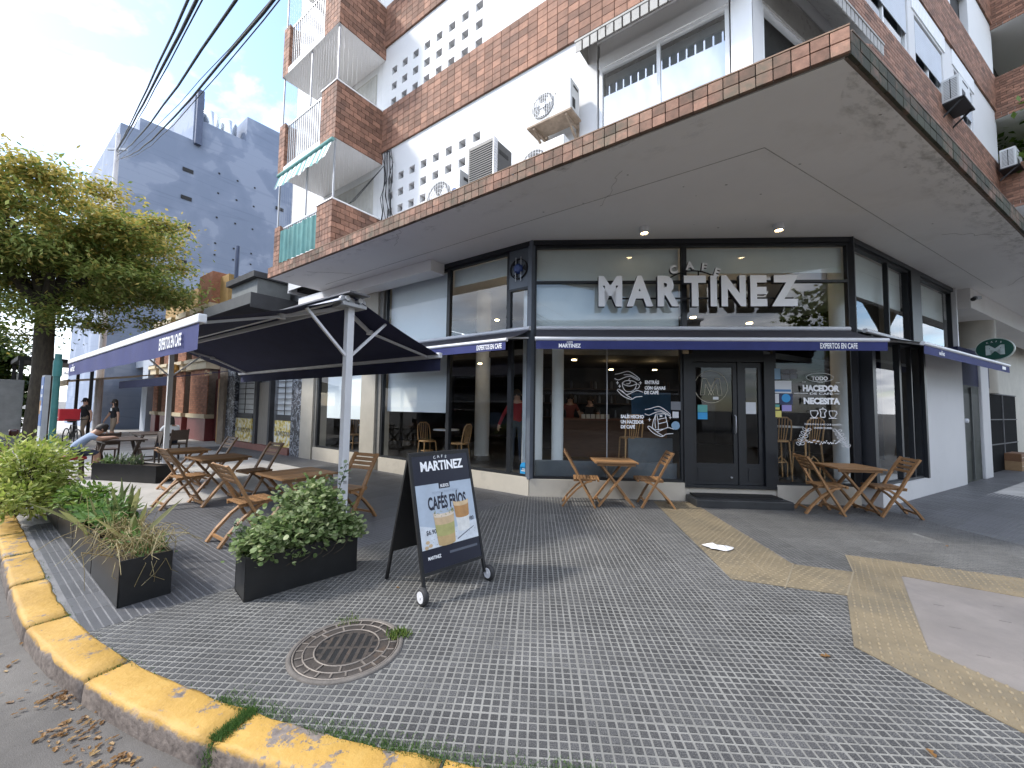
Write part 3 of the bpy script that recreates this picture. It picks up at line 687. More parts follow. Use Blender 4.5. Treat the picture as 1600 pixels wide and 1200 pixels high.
# wing with brick balconies further along the right street
XW = 8.5
e = MB(); e.box(XW+.12, XW+9, .2, 6, ZT, TOP); part('wing_core', e, X['white'], FR)
for z0 in (7.3, 9.97, 12.64, 15.3):
    e = MB(); e.box(XW, XW+9, -1.62, .2, z0, z0+.16); part('wing_slab', e, X['soffit'], FR)
    e = MB(); e.box(XW+.0, XW+.1, -1.6, -.42, z0+.16, z0+1.22); e.box(XW+.1, XW+9, -1.6, -1.5, z0+.16, z0+1.22); parts('wing_parapet', e, X['mortar'], FR)
    e = MB(); bricks(e, -1.62, -.42, z0+.0, z0+1.22, XW, .26, .075, .028, False, '-'); bricks(e, XW, XW+6, z0, z0+1.22, -1.6, .26, .075, .028, False); part('wing_bricks', e, X['brick'], FR)['kind'] = 'stuff'
    e = MB(); e.box(XW+1, XW+2.2, .16, .19, z0+.16, z0+2.2); part('wing_door', e, X['win_white'], FR)
# --- balconies stacked at the left end
def balcony(z0, z1, rail, first=False):
    b = MB(); b.box(-6.5, -3.9, -1.79, YU, z0, z0+.15)
    slab = part('balcony_slab', b, X['soffit'], FL) if not first else part('balcony_slab', MB().box(-6.5,-3.92,-1.76,YU,ZT+.0,ZT+.02), X['soffit'], FL)
    zb = z0 if not first else ZT+.005
    m = MB(); m.box(-3.98, -3.9, -1.76, YU, zb+.02, z1-.004); m.box(-4.5, -3.99, -1.765, -1.68, zb+.02, z1-.004); m.box(-6.5, -6.22, -1.765, -1.5, zb+.02, z1+.0)
    parts('parapet_bed', m, X['mortar'], FL)
    e = MB(); bricks(e, -1.79, YU, zb, z1, -3.902, .2, .115, .03, False, '+'); bricks(e, -4.5, -3.9+.028, zb, z1, -1.765, .125, .115, .03)
    bricks(e, -6.5, -6.2, zb, z1+.02, -1.765, .15, .115, .03); bricks(e, -1.765, -1.5, zb, z1, -6.222, .13, .115, .02, True, '+')
    part('balcony_bricks', e, X['brick'], FL)['kind'] = 'stuff'
    m = MB(); m.box(-4.52, -3.86, -1.81, YU+0, z1, z1+.03); part('coping', m, X['soffit'], FL)
    r = MB(); r.box(-6.22, -4.5, -1.74, -1.71, z1-.06, z1-.02); r.box(-6.22, -4.5, -1.74, -1.71, zb+.2, zb+.24)
    for k in range(17): r.box(-6.15+k*.1, -6.132+k*.1, -1.735, -1.715, zb+.24, z1-.06)
    part('railing', r, X['galv'], FL)
    m = MB(); m.bar((-6.46,-1.74,z1), (-6.46,-1.74,z0+2.6), .03, .03); m.bar((-5.1,-1.74,z1), (-5.1,-1.74,z0+2.6), .03, .03); m.bar((-3.95,-1.74,z1), (-3.95,-1.74,z0+2.6), .03, .03); parts('net_post', m, X['galv'], FL)
    n = MB()
    for k in range(24): x = -6.46+k*.11; n.bar((x,-1.74,z1), (x,-1.74,z0+2.6), .002, .002)
    for k in range(11): y = -1.74+k*.11; n.bar((-3.95,y,z1), (-3.95,y,z0+2.6), .002, .002)
    part('safety_net', n, X['galv'], FL)
balcony(ZS, 5.95, True, True); balcony(7.3, 8.58, True); balcony(9.9, 11.18, True); balcony(12.5, 13.78, True)
e = MB(); e.box(-5.9, -4.2, YU-.02, YU+.02, 5.0, 7.1); e.box(-5.9,-4.2,YU-.02,YU+.02,7.5,9.7); e.box(-5.9,-4.2,YU-.02,YU+.02,10.1,12.3); parts('balcony_door', e, mat('balcony_shutter', (.42,.40,.36), .6, .1, 3, stretch=(12,1,.2)), FL)
e = MB()
for k in range(30): e.box(-5.9+k*.057, -5.9+k*.057+.03, YU-.035, YU-.018, 7.55, 9.65); e.box(-5.9+k*.057, -5.9+k*.057+.03, YU-.035, YU-.018, 5.05, 7.05)
part('shutter_slats', e, mat('shutter_slats', (.50,.49,.46), .6), FL)
# --- ground floor: plinth, pilasters, sills
e = MB(); e.box(-4.46, -.004, -.02, .3, -.01, .33); parts('plinth', e, X['plinth'], FL)
e = MB(); e.box(-7.62, -5.22, -.02, .3, -.01, .36); parts('plinth', e, X['plinth'], FL)
e = MB(); e.box(-5.22, -4.62, -.06, .4, -.01, ZS); part('pilaster', e, X['beige'], FL, .008)
e = MB(); e.box(-8.3, -7.62, -.06, .4, -.01, ZS); part('pilaster', e, X['beige'], FL, .008)
e = MB(); e.box(-4.62, -4.47, .0, .1, .33, ZS); e.box(-7.62, -7.52, .0, .1, .36, 2.7); parts('reveal', e, mat('reveal_grey', (.22,.21,.19), .7), FL)
e = MB(); e.box(-7.62, -5.22, -.03, .3, 2.6, ZS); part('lintel_wall', e, X['white'], FL)
e = MB(); e.box(-8.0, -2.3, -.42, -.02, 4.5, ZS-.002); part('duct', e, X['soffit'], FL, .01)
e = MB(); e.box(.0, 2.76, -.02, .3, -.01, .31); e.box(4.34, 5.73, -.02, .3, -.01, .31); e.box(2.76, 4.34, .02, .3, -.01, .27); parts('plinth', e, X['plinth'], FC)
e = MB(); e.box(.17, 2.5, -.25, .3, -.01, .33); parts('plinth', e, X['white'], FR)
e = MB(); e.box(2.40, 2.498, -.262, .1, .33, 2.95); e.box(.1, .19, -.2, .02, .33, 2.95); parts('dark_column', e, X['frame'], FR)
fr = X['frame']
def opening(F, x0, x1, z0, z1, y=.02, **k): return window(F, x0, x1, z0, z1, y, fr, .045, .09, **k)
opening(FL, -7.5, -5.24, .36, 2.6)
opening(FL, -4.46, -2.15, .33, 2.95); opening(FL, -2.15, -.5, .33, 2.95); opening(FL, -.5, -.06, .33, 2.95)
opening(FL, -4.40, -2.2, 3.06, 4.66, glass=X['glass']); opening(FL, -2.2, -.55, 3.06, 4.66, glass=X['glass_up']); opening(FL, -.55, -.06, 3.06, 3.9, glass=X['glass_up'])
opening(FC, .05, 2.76, .31, 2.95, mull=()); opening(FC, 4.34, 5.70, .31, 2.95)
opening(FC, .05, 2.80, 3.06, 4.66, trans=(3.96,), glass=X['glass_up']); opening(FC, 2.80, 5.70, 3.06, 4.66, trans=(3.96,), glass=X['glass_up'])
opening(FR, .19, 1.35, .33, 2.95, -.2); opening(FR, 1.35, 2.40, .33, 2.95, -.2, mull=(1.95,)); opening(FR, .05, 2.83, 3.06, 4.66, mull=(1.7,), glass=X['glass_up']); opening(FR, 3.4, 5.7, 3.06, 4.66, glass=X['glass_up'])
e = MB(); e.box(-8.3, -.03, -.02, .12, 4.66, ZS-.001); parts('head_trim', e, fr, FL)
e = MB(); e.box(-4.46, -.05, -.0, .12, 2.95, 3.06); part('transom', e, X['frame2'], FL)
e = MB(); e.box(.03, 5.70, -.02, .12, 4.66, ZS-.001); e.box(.05, 5.7, 0, .12, 2.95, 3.06); parts('head_trim', e, fr, FC)
e = MB(); e.box(.03, 5.8, -.02, .12, 4.66, ZS-.001); e.box(.05, 5.7, 0, .12, 2.95, 3.06); e.box(2.83, 3.4, -.02, .2, 2.95, 4.66); parts('head_trim', e, fr, FR)
e = MB(); e.box(5.72, 5.8, -.06, .1, 0, ZS-.002); part('end_trim', e, X['win_white'], FR)
e = MB(); e.prism([cw(-.07,-.03), cw(.0,.045), cw(.07,-.03), cw(.0,-.16)], .3, ZS-.002); part('corner_mullion', e, X['frame2'])
e = MB(); e.prism([cw(5.66,-.03), cw(5.73,.045), cw(5.80,-.03), cw(5.73,-.16)], .3, ZS-.002); part('corner_mullion', e, fr)
e = MB(); e.box(1.40, 1.414, .05, .075, .36, 2.9); part('glass_joint', e, X['galv'], FC)
# exhaust fan above the narrow window
e = MB(); e.box(-.55, -.06, .03, .1, 3.9, 4.66); part('fan_panel', e, X['frame2'], FL)
fp = MB(); T_ = Matrix.Translation((-.31, .025, 4.27)) @ Matrix.Rotation(R(90), 4, 'X')
fp.lathe([(.2,-.02),(.2,.03),(.185,.03),(.185,-.018)], 28, 0, T=T_); fp.lathe([(.09,-.02),(.09,.06),(.06,.075)], 20, 1, T=T_)
for k in range(3): a = 2.1*k; fp.add([T_ @ Vector((.08*math.cos(a), .08*math.sin(a), .01)), T_ @ Vector((.18*math.cos(a-.4), .18*math.sin(a-.4), .0)), T_ @ Vector((.18*math.cos(a+.5), .18*math.sin(a+.5), .02))], [(0,1,2)], 0)
for x in (-.37, -.25): fp.bar((x,-.0,4.03), (x,-.0,4.5), .014, .014, 2)
part('exhaust_fan', fp, [X['black'], mat('fan_blue', (.03,.06,.2), .4), X['galv']], FL)
# blinds and frosted panels behind the glass
e = MB(); e.box(-4.36, -2.24, .16, .17, 3.12, 4.62); parts('roller_blind', e, X['blind'], FL)
e = MB(); e.box(-4.40, -2.24, .16, .17, 1.46, 2.92); parts('roller_blind', e, X['blind'], FL)
e = MB(); e.box(-7.2, -5.26, .16, .17, 1.22, 2.58); parts('roller_blind', e, X['blind'], FL)
e = MB(); e.box(-2.16, -.60, .16, .17, 4.25, 4.62); parts('roller_blind', e, X['frost'], FL)
e = MB(); e.box(.1, 2.74, .16, .17, 3.1, 4.62); parts('roller_blind', e, X['frost'], FC)
e = MB(); e.box(2.88, 5.66, .16, .17, 4.15, 4.62); parts('roller_blind', e, X['frost'], FC)
e = MB(); e.box(.12, 2.78, .16, .17, 3.8, 4.62); e.box(3.46, 5.6, .16, .17, 3.9, 4.62); parts('roller_blind', e, X['frost'], FR)
# entrance: door frame, two leaves, step
DF = MB(); DF.box(2.76, 2.92, -.01, .16, .27, 2.62); DF.box(4.16, 4.34, -.01, .16, .27, 2.62); DF.box(2.92, 4.16, -.005, .16, 2.48, 2.95); DF.box(3.72, 3.79, .03, .14, .28, 2.48); DF.box(2.76, 4.34, -.02, .2, .235, .285)
part('door_frame', DF, fr, FC)
for a, b in ((2.925, 3.715), (3.795, 4.155)):
    e = MB(); s_ = .07; e.box(a, a+s_, .05, .1, .29, 2.47); e.box(b-s_, b, .05, .1, .29, 2.47); e.box(a+s_, b-s_, .05, .1, .29, .66); e.box(a+s_, b-s_, .05, .1, 2.38, 2.47)
    e.box(a+s_+.02, b-s_-.02, .04, .05, .36, .58)
    d_ = part('door', e, fr, FC)
    MB().quad((a+s_,.074,.64),(b-s_,.074,.64),(b-s_,.074,2.4),(a+s_,.074,2.4)).build('pane', X['glass'], d_, FC)
    if a < 3: MB().tube([(b-.05,.03,1.2),(b-.05,-.01,1.22),(b-.05,-.01,1.5),(b-.05,.03,1.52)], .011, 8).build('door_handle', X['galv'], d_, FC); 
    if a < 3: MB().lathe([(.015,0),(.015,.03)], 10, T=at(WD,b-.13,.035,.42) @ Matrix.Rotation(R(90),4,'X')).build('lock', X['galv'], d_, FC)
e = MB(); e.box(2.78, 4.32, -.50, -.02, -.005, .125); part('step', e, mat('step_stone', (.028,.03,.033), .5, .3, 4, .1, 60), FC, .012)
e = MB(); e.box(2.84, 4.24, -.34, -.02, .125, .15); part('step_mat', e, X['black'], FC)
# right street: white wall, steel door, pillar
e = MB(); e.box(2.5, 4.98, -.25, .2, -.01, 2.96); part('white_pier', e, X['white'], FR)
sdm = mat('steel_door', (.06,.065,.058), .7, .35, 3, spec=.12)
e = MB(); e.box(5.0, 6.5, -.2, -.14, 0, 2.3); DD = part('metal_door', e, sdm, FR)
e = MB(); e.box(5.15, 5.65, -.215, -.2, .95, 2.1); e.box(5.8, 6.35, -.215, -.2, .95, 2.1); e.build('door_panel', mat('door_glass_dark', (.025,.028,.026), .6, .3, 3, spec=.15), DD, FR)
e = MB(); e.box(5.02, 5.1, -.24, -.2, .05, 2.25); e.box(5.68, 5.74, -.24, -.2, .05, 2.25); e.build('door_stile', mat('stile_grey', (.10,.105,.10), .7, spec=.15), DD, FR)
MB().lathe([(.05,0),(.05,.05),(.02,.06)], 12, T=at(WD,5.08,-.24,1.45) @ Matrix.Rotation(R(90),4,'X')).build('door_knob', X['paint_white'], DD, FR)
e = MB(); e.box(4.98, 7.6, -.2, .1, 2.3, 3.2); part('door_header', e, X['navy'], FR)
e = MB(); e.box(6.55, 7.25, -.25, .15, -.01, 3.3); part('white_pillar', e, X['white'], FR, .02)
e = MB(); e.box(4.98, 30, .9, 1.2, 0, ZS); part('lobby_wall', e, X['beige'], FR)
e = MB(); e.lathe([(.5,2.2),(.5,ZS)], 24, c=(8.6,.3,0)); part('round_column', e, X['beige'], FR)
e = MB(); e.box(6.0, 26, -.25, .5, 4.25, ZS-.002); part('ceiling_beam', e, X['soffit'], FR)
sh = MB(); sh.box(8.1, 11.4, -.05, .85, 0, 2.2); part('locker_bank', sh, mat('locker_black', (.012,.012,.013), .9, .2, 4, spec=.05), FR)
e = MB()
for z in (.75, 1.45, 2.18): e.box(8.1, 11.4, -.07, -.05, z, z+.03)
e.box(9.7, 9.74, -.07, -.05, 0, 2.2); part('locker_frame', e, mat('locker_rail', (.16,.16,.165), .7, spec=.1), FR)
# interior
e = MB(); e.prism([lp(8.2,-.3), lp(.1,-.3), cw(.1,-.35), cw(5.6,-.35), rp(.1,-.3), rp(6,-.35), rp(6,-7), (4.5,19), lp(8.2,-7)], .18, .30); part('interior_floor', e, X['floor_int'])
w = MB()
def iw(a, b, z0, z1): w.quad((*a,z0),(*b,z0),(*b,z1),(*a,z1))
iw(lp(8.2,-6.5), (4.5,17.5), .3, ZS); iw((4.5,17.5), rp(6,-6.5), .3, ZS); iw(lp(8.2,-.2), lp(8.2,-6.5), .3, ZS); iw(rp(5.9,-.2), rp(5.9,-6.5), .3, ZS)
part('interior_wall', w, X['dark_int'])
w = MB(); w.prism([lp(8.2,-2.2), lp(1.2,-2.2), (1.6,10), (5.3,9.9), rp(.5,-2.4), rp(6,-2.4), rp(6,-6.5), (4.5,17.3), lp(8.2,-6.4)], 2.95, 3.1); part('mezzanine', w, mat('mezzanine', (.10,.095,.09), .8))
for (F, x, y, r_) in ((FL,-.22,.42,.2), (FC,.55,.9,.12), (FR,.85,.5,.2), (FL,-3.0,2.2,.2)):
    e = MB(); e.lathe([(r_,.3),(r_,ZS)], 28, c=(x,y,0)); part('interior_column', e, X['blind'], F)
e = MB(); e.box(1.9, 2.74, .55, .6, .3, 1.05); e.box(.1, 2.7, .2, .3, .3, .62); parts('low_partition', e, mat('partition', (.10,.115,.13), .5), FC)
pd = MB()
for (x, y, z) in ((1.0,2.2,2.75),(3.9,2.5,2.75),(3.4,1.2,3.55),(4.6,1.3,3.45),(1.5,1.6,3.9),(4.9,1.6,3.3),(2.2,4,2.7),(3.4,4,2.7)): pd.lathe([(.06,0),(.06,.02)], 12, 0, c=(x,y,z))
part('ceiling_lamps', pd, X['lamp'], FC)['kind'] = 'stuff'
pd = MB()
for (x, y, z) in ((-1.6,1.0,3.6),(-1.2,1.4,3.3),(-2.6,1.6,2.7),(-4,1.6,2.7),(-6,1.6,2.7)): pd.lathe([(.05,0),(.05,.02)], 12, 0, c=(x,y,z))
part('ceiling_lamps', pd, X['lamp'], FL)['kind'] = 'stuff'
# canopy spot lights
for k, (x, y) in enumerate(((2.25,6.75),(4.45,6.56))):
    sp = thing('spotlight', ('round lit spotlight under the canopy, left of the two','round lit spotlight under the canopy, right of the two')[k], 'spotlight', Matrix.Translation((x, y, ZS)), 'canopy spotlights')
    MB().lathe([(.085,0),(.085,-.11),(.07,-.115),(.07,-.1)], 24).build('housing', X['paint_white'], sp); MB().lathe([(.055,-.1),(.055,-.101)], 20).build('bulb', X['lamp'], sp)
cm = thing('security_camera', 'small dark security camera under the canopy by the right entrance', 'camera', Matrix.Translation((10.55, 9.0, 4.25)))
MB().tube([(0,0,0),(-.16,-.1,-.05)], .045, 10).build('body', X['black'], cm); MB().box(-.02,.12,-.03,.03,-.02,.05).build('bracket', X['galv'], cm)
# air conditioners
def ac_unit(name, label, wm, w, h, dp, dark=False, grille=False, logo=False):
    a = thing(name, label, 'air conditioner', wm, 'air conditioners on the facades'); m = X['black'] if dark else X['paint_white']
    MB().box(0, w, 0, dp, 0, h).build('casing', mat('dark_casing', (.06,.06,.062), .5) if dark else X['ac'], a, None, .012)
    if grille:
        g = MB()
        for k in range(13): g.box(.025, w*.48, -.012, 0, .03+k*(h-.06)/13, .03+k*(h-.06)/13+.02); g.box(w*.54, w-.025, -.012, 0, .03+k*(h-.06)/13, .03+k*(h-.06)/13+.02)
        g.build('grille', X['ac'], a); MB().box(.04, w-.04, -.002, .004, .04, h-.04).build('grille_back', X['black'], a)
    elif dark:
        g = MB()
        for k in range(24): g.box(.03, w-.03, -.01, 0, .03+k*(h-.06)/24, .03+k*(h-.06)/24+.012)
        g.build('louvres', mat('louvre_dark', (.05,.05,.052), .5), a)
        g = MB(); g.box(w-.0, w+.02, -.02, .08, 0, h)
        for k in range(20): g.box(w+.02, w+.028, -.015, .075, .02+k*(h-.04)/20, .03+k*(h-.04)/20)
        g.build('corner_grille', X['paint_white'], a)
    else:
        cx, cz, r = w*.36, h*.5, h*.40; T_ = Matrix.Translation((cx, -.002, cz)) @ Matrix.Rotation(R(90), 4, 'X')
        MB().lathe([(r,0),(r,.004)], 32, T=T_).build('fan_well', mat('fan_well', (.13,.135,.14), .6), a)
        f = MB()
        for k in range(3):
            b = 2.094*k; f.add([T_ @ Vector(p) for p in ((.02*math.cos(b), .02*math.sin(b), .006), (r*.9*math.cos(b), r*.9*math.sin(b), .006), (r*.9*math.cos(b+.9), r*.9*math.sin(b+.9), .012))], [(0,1,2)])
        f.lathe([(.04,.004),(.04,.02)], 12, T=T_); f.build('fan', X['galv'], a)
        g = MB()
        for rr in (.3, .55, .78, 1.0): g.tube([T_ @ Vector((r*rr*math.cos(.2618*k), r*rr*math.sin(.2618*k), .022)) for k in range(25)], .004, 4, 0, False)
        for k in range(9): q = r*(-.8+.2*k); hh = math.sqrt(max(0, r*r-q*q)); g.bar(T_ @ Vector((q,-hh,.022)), T_ @ Vector((q,hh,.022)), .005, .005)
        g.build('fan_guard', X['paint_white'], a)
    if logo:
        T_ = Matrix.Translation((w*.84, -.003, h*.52)) @ Matrix.Rotation(R(90), 4, 'X')
        MB().tube([T_ @ Vector((.05*math.cos(.3*k), .05*math.sin(.3*k), 0)) for k in range(22)], .007, 5).tube([T_ @ Vector((.022*math.cos(.4*k), .022*math.sin(.4*k), 0)) for k in range(17)], .006, 5).build('logo', mat('logo_blue', (.03,.12,.4), .5), a)
    MB().box(w+.0, w+.004, dp*.2, dp*.5, h*.15, h*.45).build('valve_cover', X['black'], a); MB().box(w, w+.004, dp*.3, dp*.8, h*.8, h*.87).build('handle_slot', X['black'], a)
    return a
X['ac'] = mat('ac_enamel', (.58,.59,.59), .45, .04, 3)
a = ac_unit('air_conditioner', 'white outdoor air conditioner with blue swirl logo on the brick ledge', L(1.53,1.25,ZT+.02), .82, .76, .32, logo=True)
a = ac_unit('air_conditioner', 'charcoal louvred outdoor air conditioner standing on the brick ledge', L(.47,1.3,ZT+.02), .55, 1.0, .5, dark=True)
a = ac_unit('air_conditioner', 'white outdoor air conditioner half hidden behind the ledge below the bracketed one', L(-.5,1.2,ZT+.02), .82, .61, .3)
a = ac_unit('air_conditioner', 'white outdoor air conditioner on wall brackets left of the first floor window', L(-.57,1.02,6.12), .76, .50, .3)
b = MB(); b.box(-.02,.78,-.02,.32,-.03,0)
for x in (.08,.66): b.box(x,x+.04,.0,.42,-.07,-.03); b.bar((x+.02,.02,-.06),(x+.02,.41,-.3),.03,.03); b.box(x,x+.04,.39,.42,-.36,.05)
b.build('bracket', mat('rusty_bracket', (.30,.23,.17), .8, .3, 12), a)
def acside(s, d0, z, label):
    a = ac_unit('air_conditioner', label, at(FR, s, -d0, z, -90), .28, .52, .78, grille=True)
    b = MB(); b.box(-.02,.34,0,.8,-.03,0); b.bar((.32,.05,-.02),(-.02,.05,-.3),.03,.03); b.bar((.32,.7,-.02),(-.02,.7,-.3),.03,.03); b.build('bracket', X['black'], a); return a
acside(3.5, .45, 8.37, 'white grilled air conditioner on black brackets high on the right facade')
acside(7.95, .54, 8.28, 'white grilled air conditioner by the brick balcony block, far right')
# ================================================================ lettering
def text_mesh(txt, size=1, ext=0, bold=0, sx=1.0, align='LEFT', spacing=1.0, shear=0):
    c = bpy.data.curves.new('t', 'FONT'); c.body = txt; c.size = size; c.extrude = ext; c.offset = bold; c.align_x = align; c.space_character = spacing; c.resolution_u = 3; c.shear = shear
    o = bpy.data.objects.new('t', c); COL.objects.link(o)
    dg = bpy.context.evaluated_depsgraph_get(); dg.update(); me = bpy.data.meshes.new_from_object(o.evaluated_get(dg))
    bpy.data.objects.remove(o); bpy.data.curves.remove(c)
    if sx != 1: me.transform(Matrix.Diagonal((sx, 1, 1, 1)))
    return me
def text(txt, F, x, z, h, m, parent, y=0, sx=1.0, align='LEFT', bold=0, width=None, name='lettering', spacing=1.0, tilt=0, shear=0):
    """upright text of cap height h, lower left (or centre) at x,z in frame F, facing -y"""
    me = text_mesh(txt, h/.70, 0, bold*h, 1, align, spacing, shear)
    xs = [v.co.x for v in me.vertices]
    if width and xs: sx = width/(max(xs)-min(xs))
    if sx != 1: me.transform(Matrix.Diagonal((sx, 1, 1, 1)))
    me.materials.append(m); o = bpy.data.objects.new(name, me)
    return put(o, parent, F @ Matrix.Translation((x, y, z)) @ Matrix.Rotation(R(tilt), 4, 'Y') @ Matrix.Rotation(R(90), 4, 'X'))
# ---------------------------------------------------------------- the big shop sign
SG = thing('shop_sign', 'large white raised letters with black sides above the cafe door', 'sign', C(1.21, .15, 3.47))
def letters(txt, x0, x1, z, h, ext, gap, dy=0, parent=None, arch=0, bold=.07):
    ms = [text_mesh(ch, h/.70, ext, bold*h) for ch in txt]; ws = []
    for me in ms:
        xs = [v.co.x for v in me.vertices]; ws.append((min(xs), max(xs)))
    tot = sum(b-a for a, b in ws); sx = ((x1-x0)-gap*(len(txt)-1))/tot; x = x0
    for i, (ch, me) in enumerate(zip(txt, ms)):
        me.transform(Matrix.Translation((-ws[i][0], 0, 0))); me.transform(Matrix.Diagonal((sx, 1, 1, 1)))
        me.materials.append(X['ink_white']); me.materials.append(X['ink_dark'])
        for p in me.polygons: p.material_index = 0 if p.normal.z > .7 else 1
        wd = (ws[i][1]-ws[i][0])*sx; u = (x+wd/2-(x0+x1)/2)/((x1-x0)/2)
        o = bpy.data.objects.new('letter', me)
        put(o, parent, FC @ Matrix.Translation((x, -.15+dy, z-arch*u*u)) @ Matrix.Rotation(R(arch*u*90*1.9), 4, 'Y') @ Matrix.Rotation(R(90), 4, 'X')); x += wd+gap
letters('MARTINEZ', 1.21, 4.68, 3.475, .50, .05, .075, parent=SG)
letters('CAFE', 2.50, 3.33, 4.12, .135, .03, .12, parent=SG, arch=.13)
e = MB()
for z in (3.6, 3.9): e.box(1.25, 4.65, -.09, -.07, z, z+.03)
for x in (2.72, 3.0): e.box(x, x+.02, -.1, -.08, 3.9, 4.1)
e.tube([(2.5+.83*k/10, -.09, 4.10-.13*((k-5)/5)**2+.02) for k in range(11)], .012, 6); each(e, 'mounting_rail', X['black'], SG, FC)
# ---------------------------------------------------------------- awnings on the shop front
def wall_awning(name, label, F, x0, x1, words):
    a = thing(name, label, 'awning', at(F, x0, 0, 2.57), 'navy awnings on the shop front')
    d, zb, zt = .8, 2.76, 3.05
    f = MB(); n = 14
    for i in range(n):
        u0, u1 = i/n, (i+1)/n; sag = lambda u: -.02*math.sin(math.pi*u)
        for (yy, za, mm) in ((0, 0, 0),): f.add([(x0,-.04-(d-.04)*u0,zt+(zb-zt)*u0+sag(u0)),(x1,-.04-(d-.04)*u0,zt+(zb-zt)*u0+sag(u0)),(x1,-.04-(d-.04)*u1,zt+(zb-zt)*u1+sag(u1)),(x0,-.04-(d-.04)*u1,zt+(zb-zt)*u1+sag(u1))], [(3,2,1,0)], 0, True)
    f.build('fabric', X['navy_top'], a, F)
    MB().tube([(x0-.02,-d,zb-.015),(x1+.02,-d,zb-.015)], .034, 10).build('front_bar', X['paint_white'], a, F)
    v = MB(); n = int((x1-x0)/.12); zbt = 2.575
    for i in range(n):
        xa, xb = x0+(x1-x0)*i/n, x0+(x1-x0)*(i+1)/n; w = lambda x: .004*math.sin(x*7.1)
        v.add([(xa,-d-.012,zb-.03),(xb,-d-.012,zb-.03),(xb,-d-.012+w(xb),zbt),(xa,-d-.012+w(xa),zbt)], [(3,2,1,0)], 0, True)
    vo = v.build('valance', X['valance'], a, F)
    MB().tube([(x0,-.06,zt+.02),(x1,-.06,zt+.02)], .04, 10).build('roller', X['paint_white'], a, F)
    arm = MB()
    for xa, s_ in ((x0+.06, 1), (x1-.06, -1)): arm.bar((xa,-.03,2.9), (xa+s_*.25,-.4,2.86), .035, .03); arm.bar((xa+s_*.25,-.4,2.86), (xa,-d+.02,zb-.02), .035, .03)
    each(arm, 'folding_arm', X['paint_white'], a, F)
    for (txt, xx, h, wdt, al) in words: text(txt, F, xx, 2.57+(.135-h)/2+.012 if h > .02 else 2.57, h, X['ink_white'], vo, -d-.02, width=wdt, align='LEFT', bold=.03)
    return a, vo
aw, vo = wall_awning('awning', 'navy awning over the cafe door under the big letters', FC, .10, 5.60, (('EXPERTOS EN CAFE', 4.58, .085, .56, 0),))
def minilogo(F, x, z, k, parent, y): text('MARTINEZ', F, x, z, .062*k, X['ink_white'], parent, y, width=.36*k, bold=.05); text('CAFE', F, x+.13*k, z+.078*k, .024*k, X['ink_white'], parent, y, width=.10*k, bold=.03)
minilogo(FC, .47, 2.60, 1, vo, -.82)
aw, vo = wall_awning('awning', 'navy awning on the left street shop front beside the white column', FL, -4.45, .02, (('EXPERTOS EN CAFE', -.62, .085, .56, 0),))
minilogo(FL, -4.0, 2.60, 1, vo, -.82)
aw, vo = wall_awning('awning', 'navy awning along the right street below the green oval sign', FR, .25, 5.9, ()); minilogo(FR, .95, 2.61, .8, vo, -.82)
MB().box(5.2, 5.5, -.822, -.818, 2.62, 2.69).build('patch', X['ink_white'], vo, FR)
# ---------------------------------------------------------------- free standing double awning with two posts
AW = thing('double_awning', 'freestanding navy double awning on white posts over the pavement tables', 'awning', L(.6, 3.3))
S0, S1, RZ, EZ = .52, 8.1, 2.97, 2.40; DR, DS, DB = 3.3, 4.87, 1.80
def panel(d1, name):
    f = MB(); n = 10; k = 12
    for i in range(n):
        for j in range(k):
            P = lambda u, t: (-(S0+(S1-S0)*t), -(DR+(d1-DR)*u), RZ+(EZ-RZ)*u - .05*math.sin(math.pi*u)*(.6+.4*math.sin(math.pi*t)))
            q = [P(i/n, j/k), P((i+1)/n, j/k), P((i+1)/n, (j+1)/k), P(i/n, (j+1)/k)]; f.add(q, [(0,1,2,3) if d1 > DR else (3,2,1,0)], 0, True)
    f.build(name, X['navy'], AW, FL)
panel(DS, 'fabric'); panel(DB, 'fabric')
for d1, nm, of in ((DS, 'valance', .02), (DB, 'valance', -.02)):
    MB().box(-S1-.02, -S0+.02, -d1-.035, -d1+.035, EZ-.045, EZ+.04).build('front_bar', X['paint_white'], AW, FL, .012)
    v = MB(); n = 60
    for i in range(n):
        xa, xb = -S1+(S1-S0)*i/n, -S1+(S1-S0)*(i+1)/n; w = lambda x: .008*math.sin(x*5.3); y = -d1-of
        zb = EZ-.30 if d1 == DS else EZ-.24
        v.add([(xa,y,EZ-.03),(xb,y,EZ-.03),(xb,y+w(xb),zb),(xa,y+w(xa),zb)], [(3,2,1,0)], 0, True)
    vo = v.build(nm, X['valance'] if d1 == DS else X['navy'], AW, FL)
    if d1 == DS:
        text('EXPERTOS EN CAFE', FL, -1.72, EZ-.225, .125, X['ink_white'], vo, -d1-.035, width=.75, bold=.03); minilogo(FL, -7.7, EZ-.22, 1.3, vo, -d1-.035)
MB().box(-S1-.05, -S0+.12, -DR-.14, -DR+.14, RZ+.015, RZ+.035).build('ridge_cap', mat('cap_grey', (.12,.12,.13), .5), AW, FL)
for d_ in (-.09, .09): MB().tube([(-S1,-DR+d_,RZ-.03),(-S0,-DR+d_,RZ-.03)], .035, 8).build('roller', X['paint_white'], AW, FL)
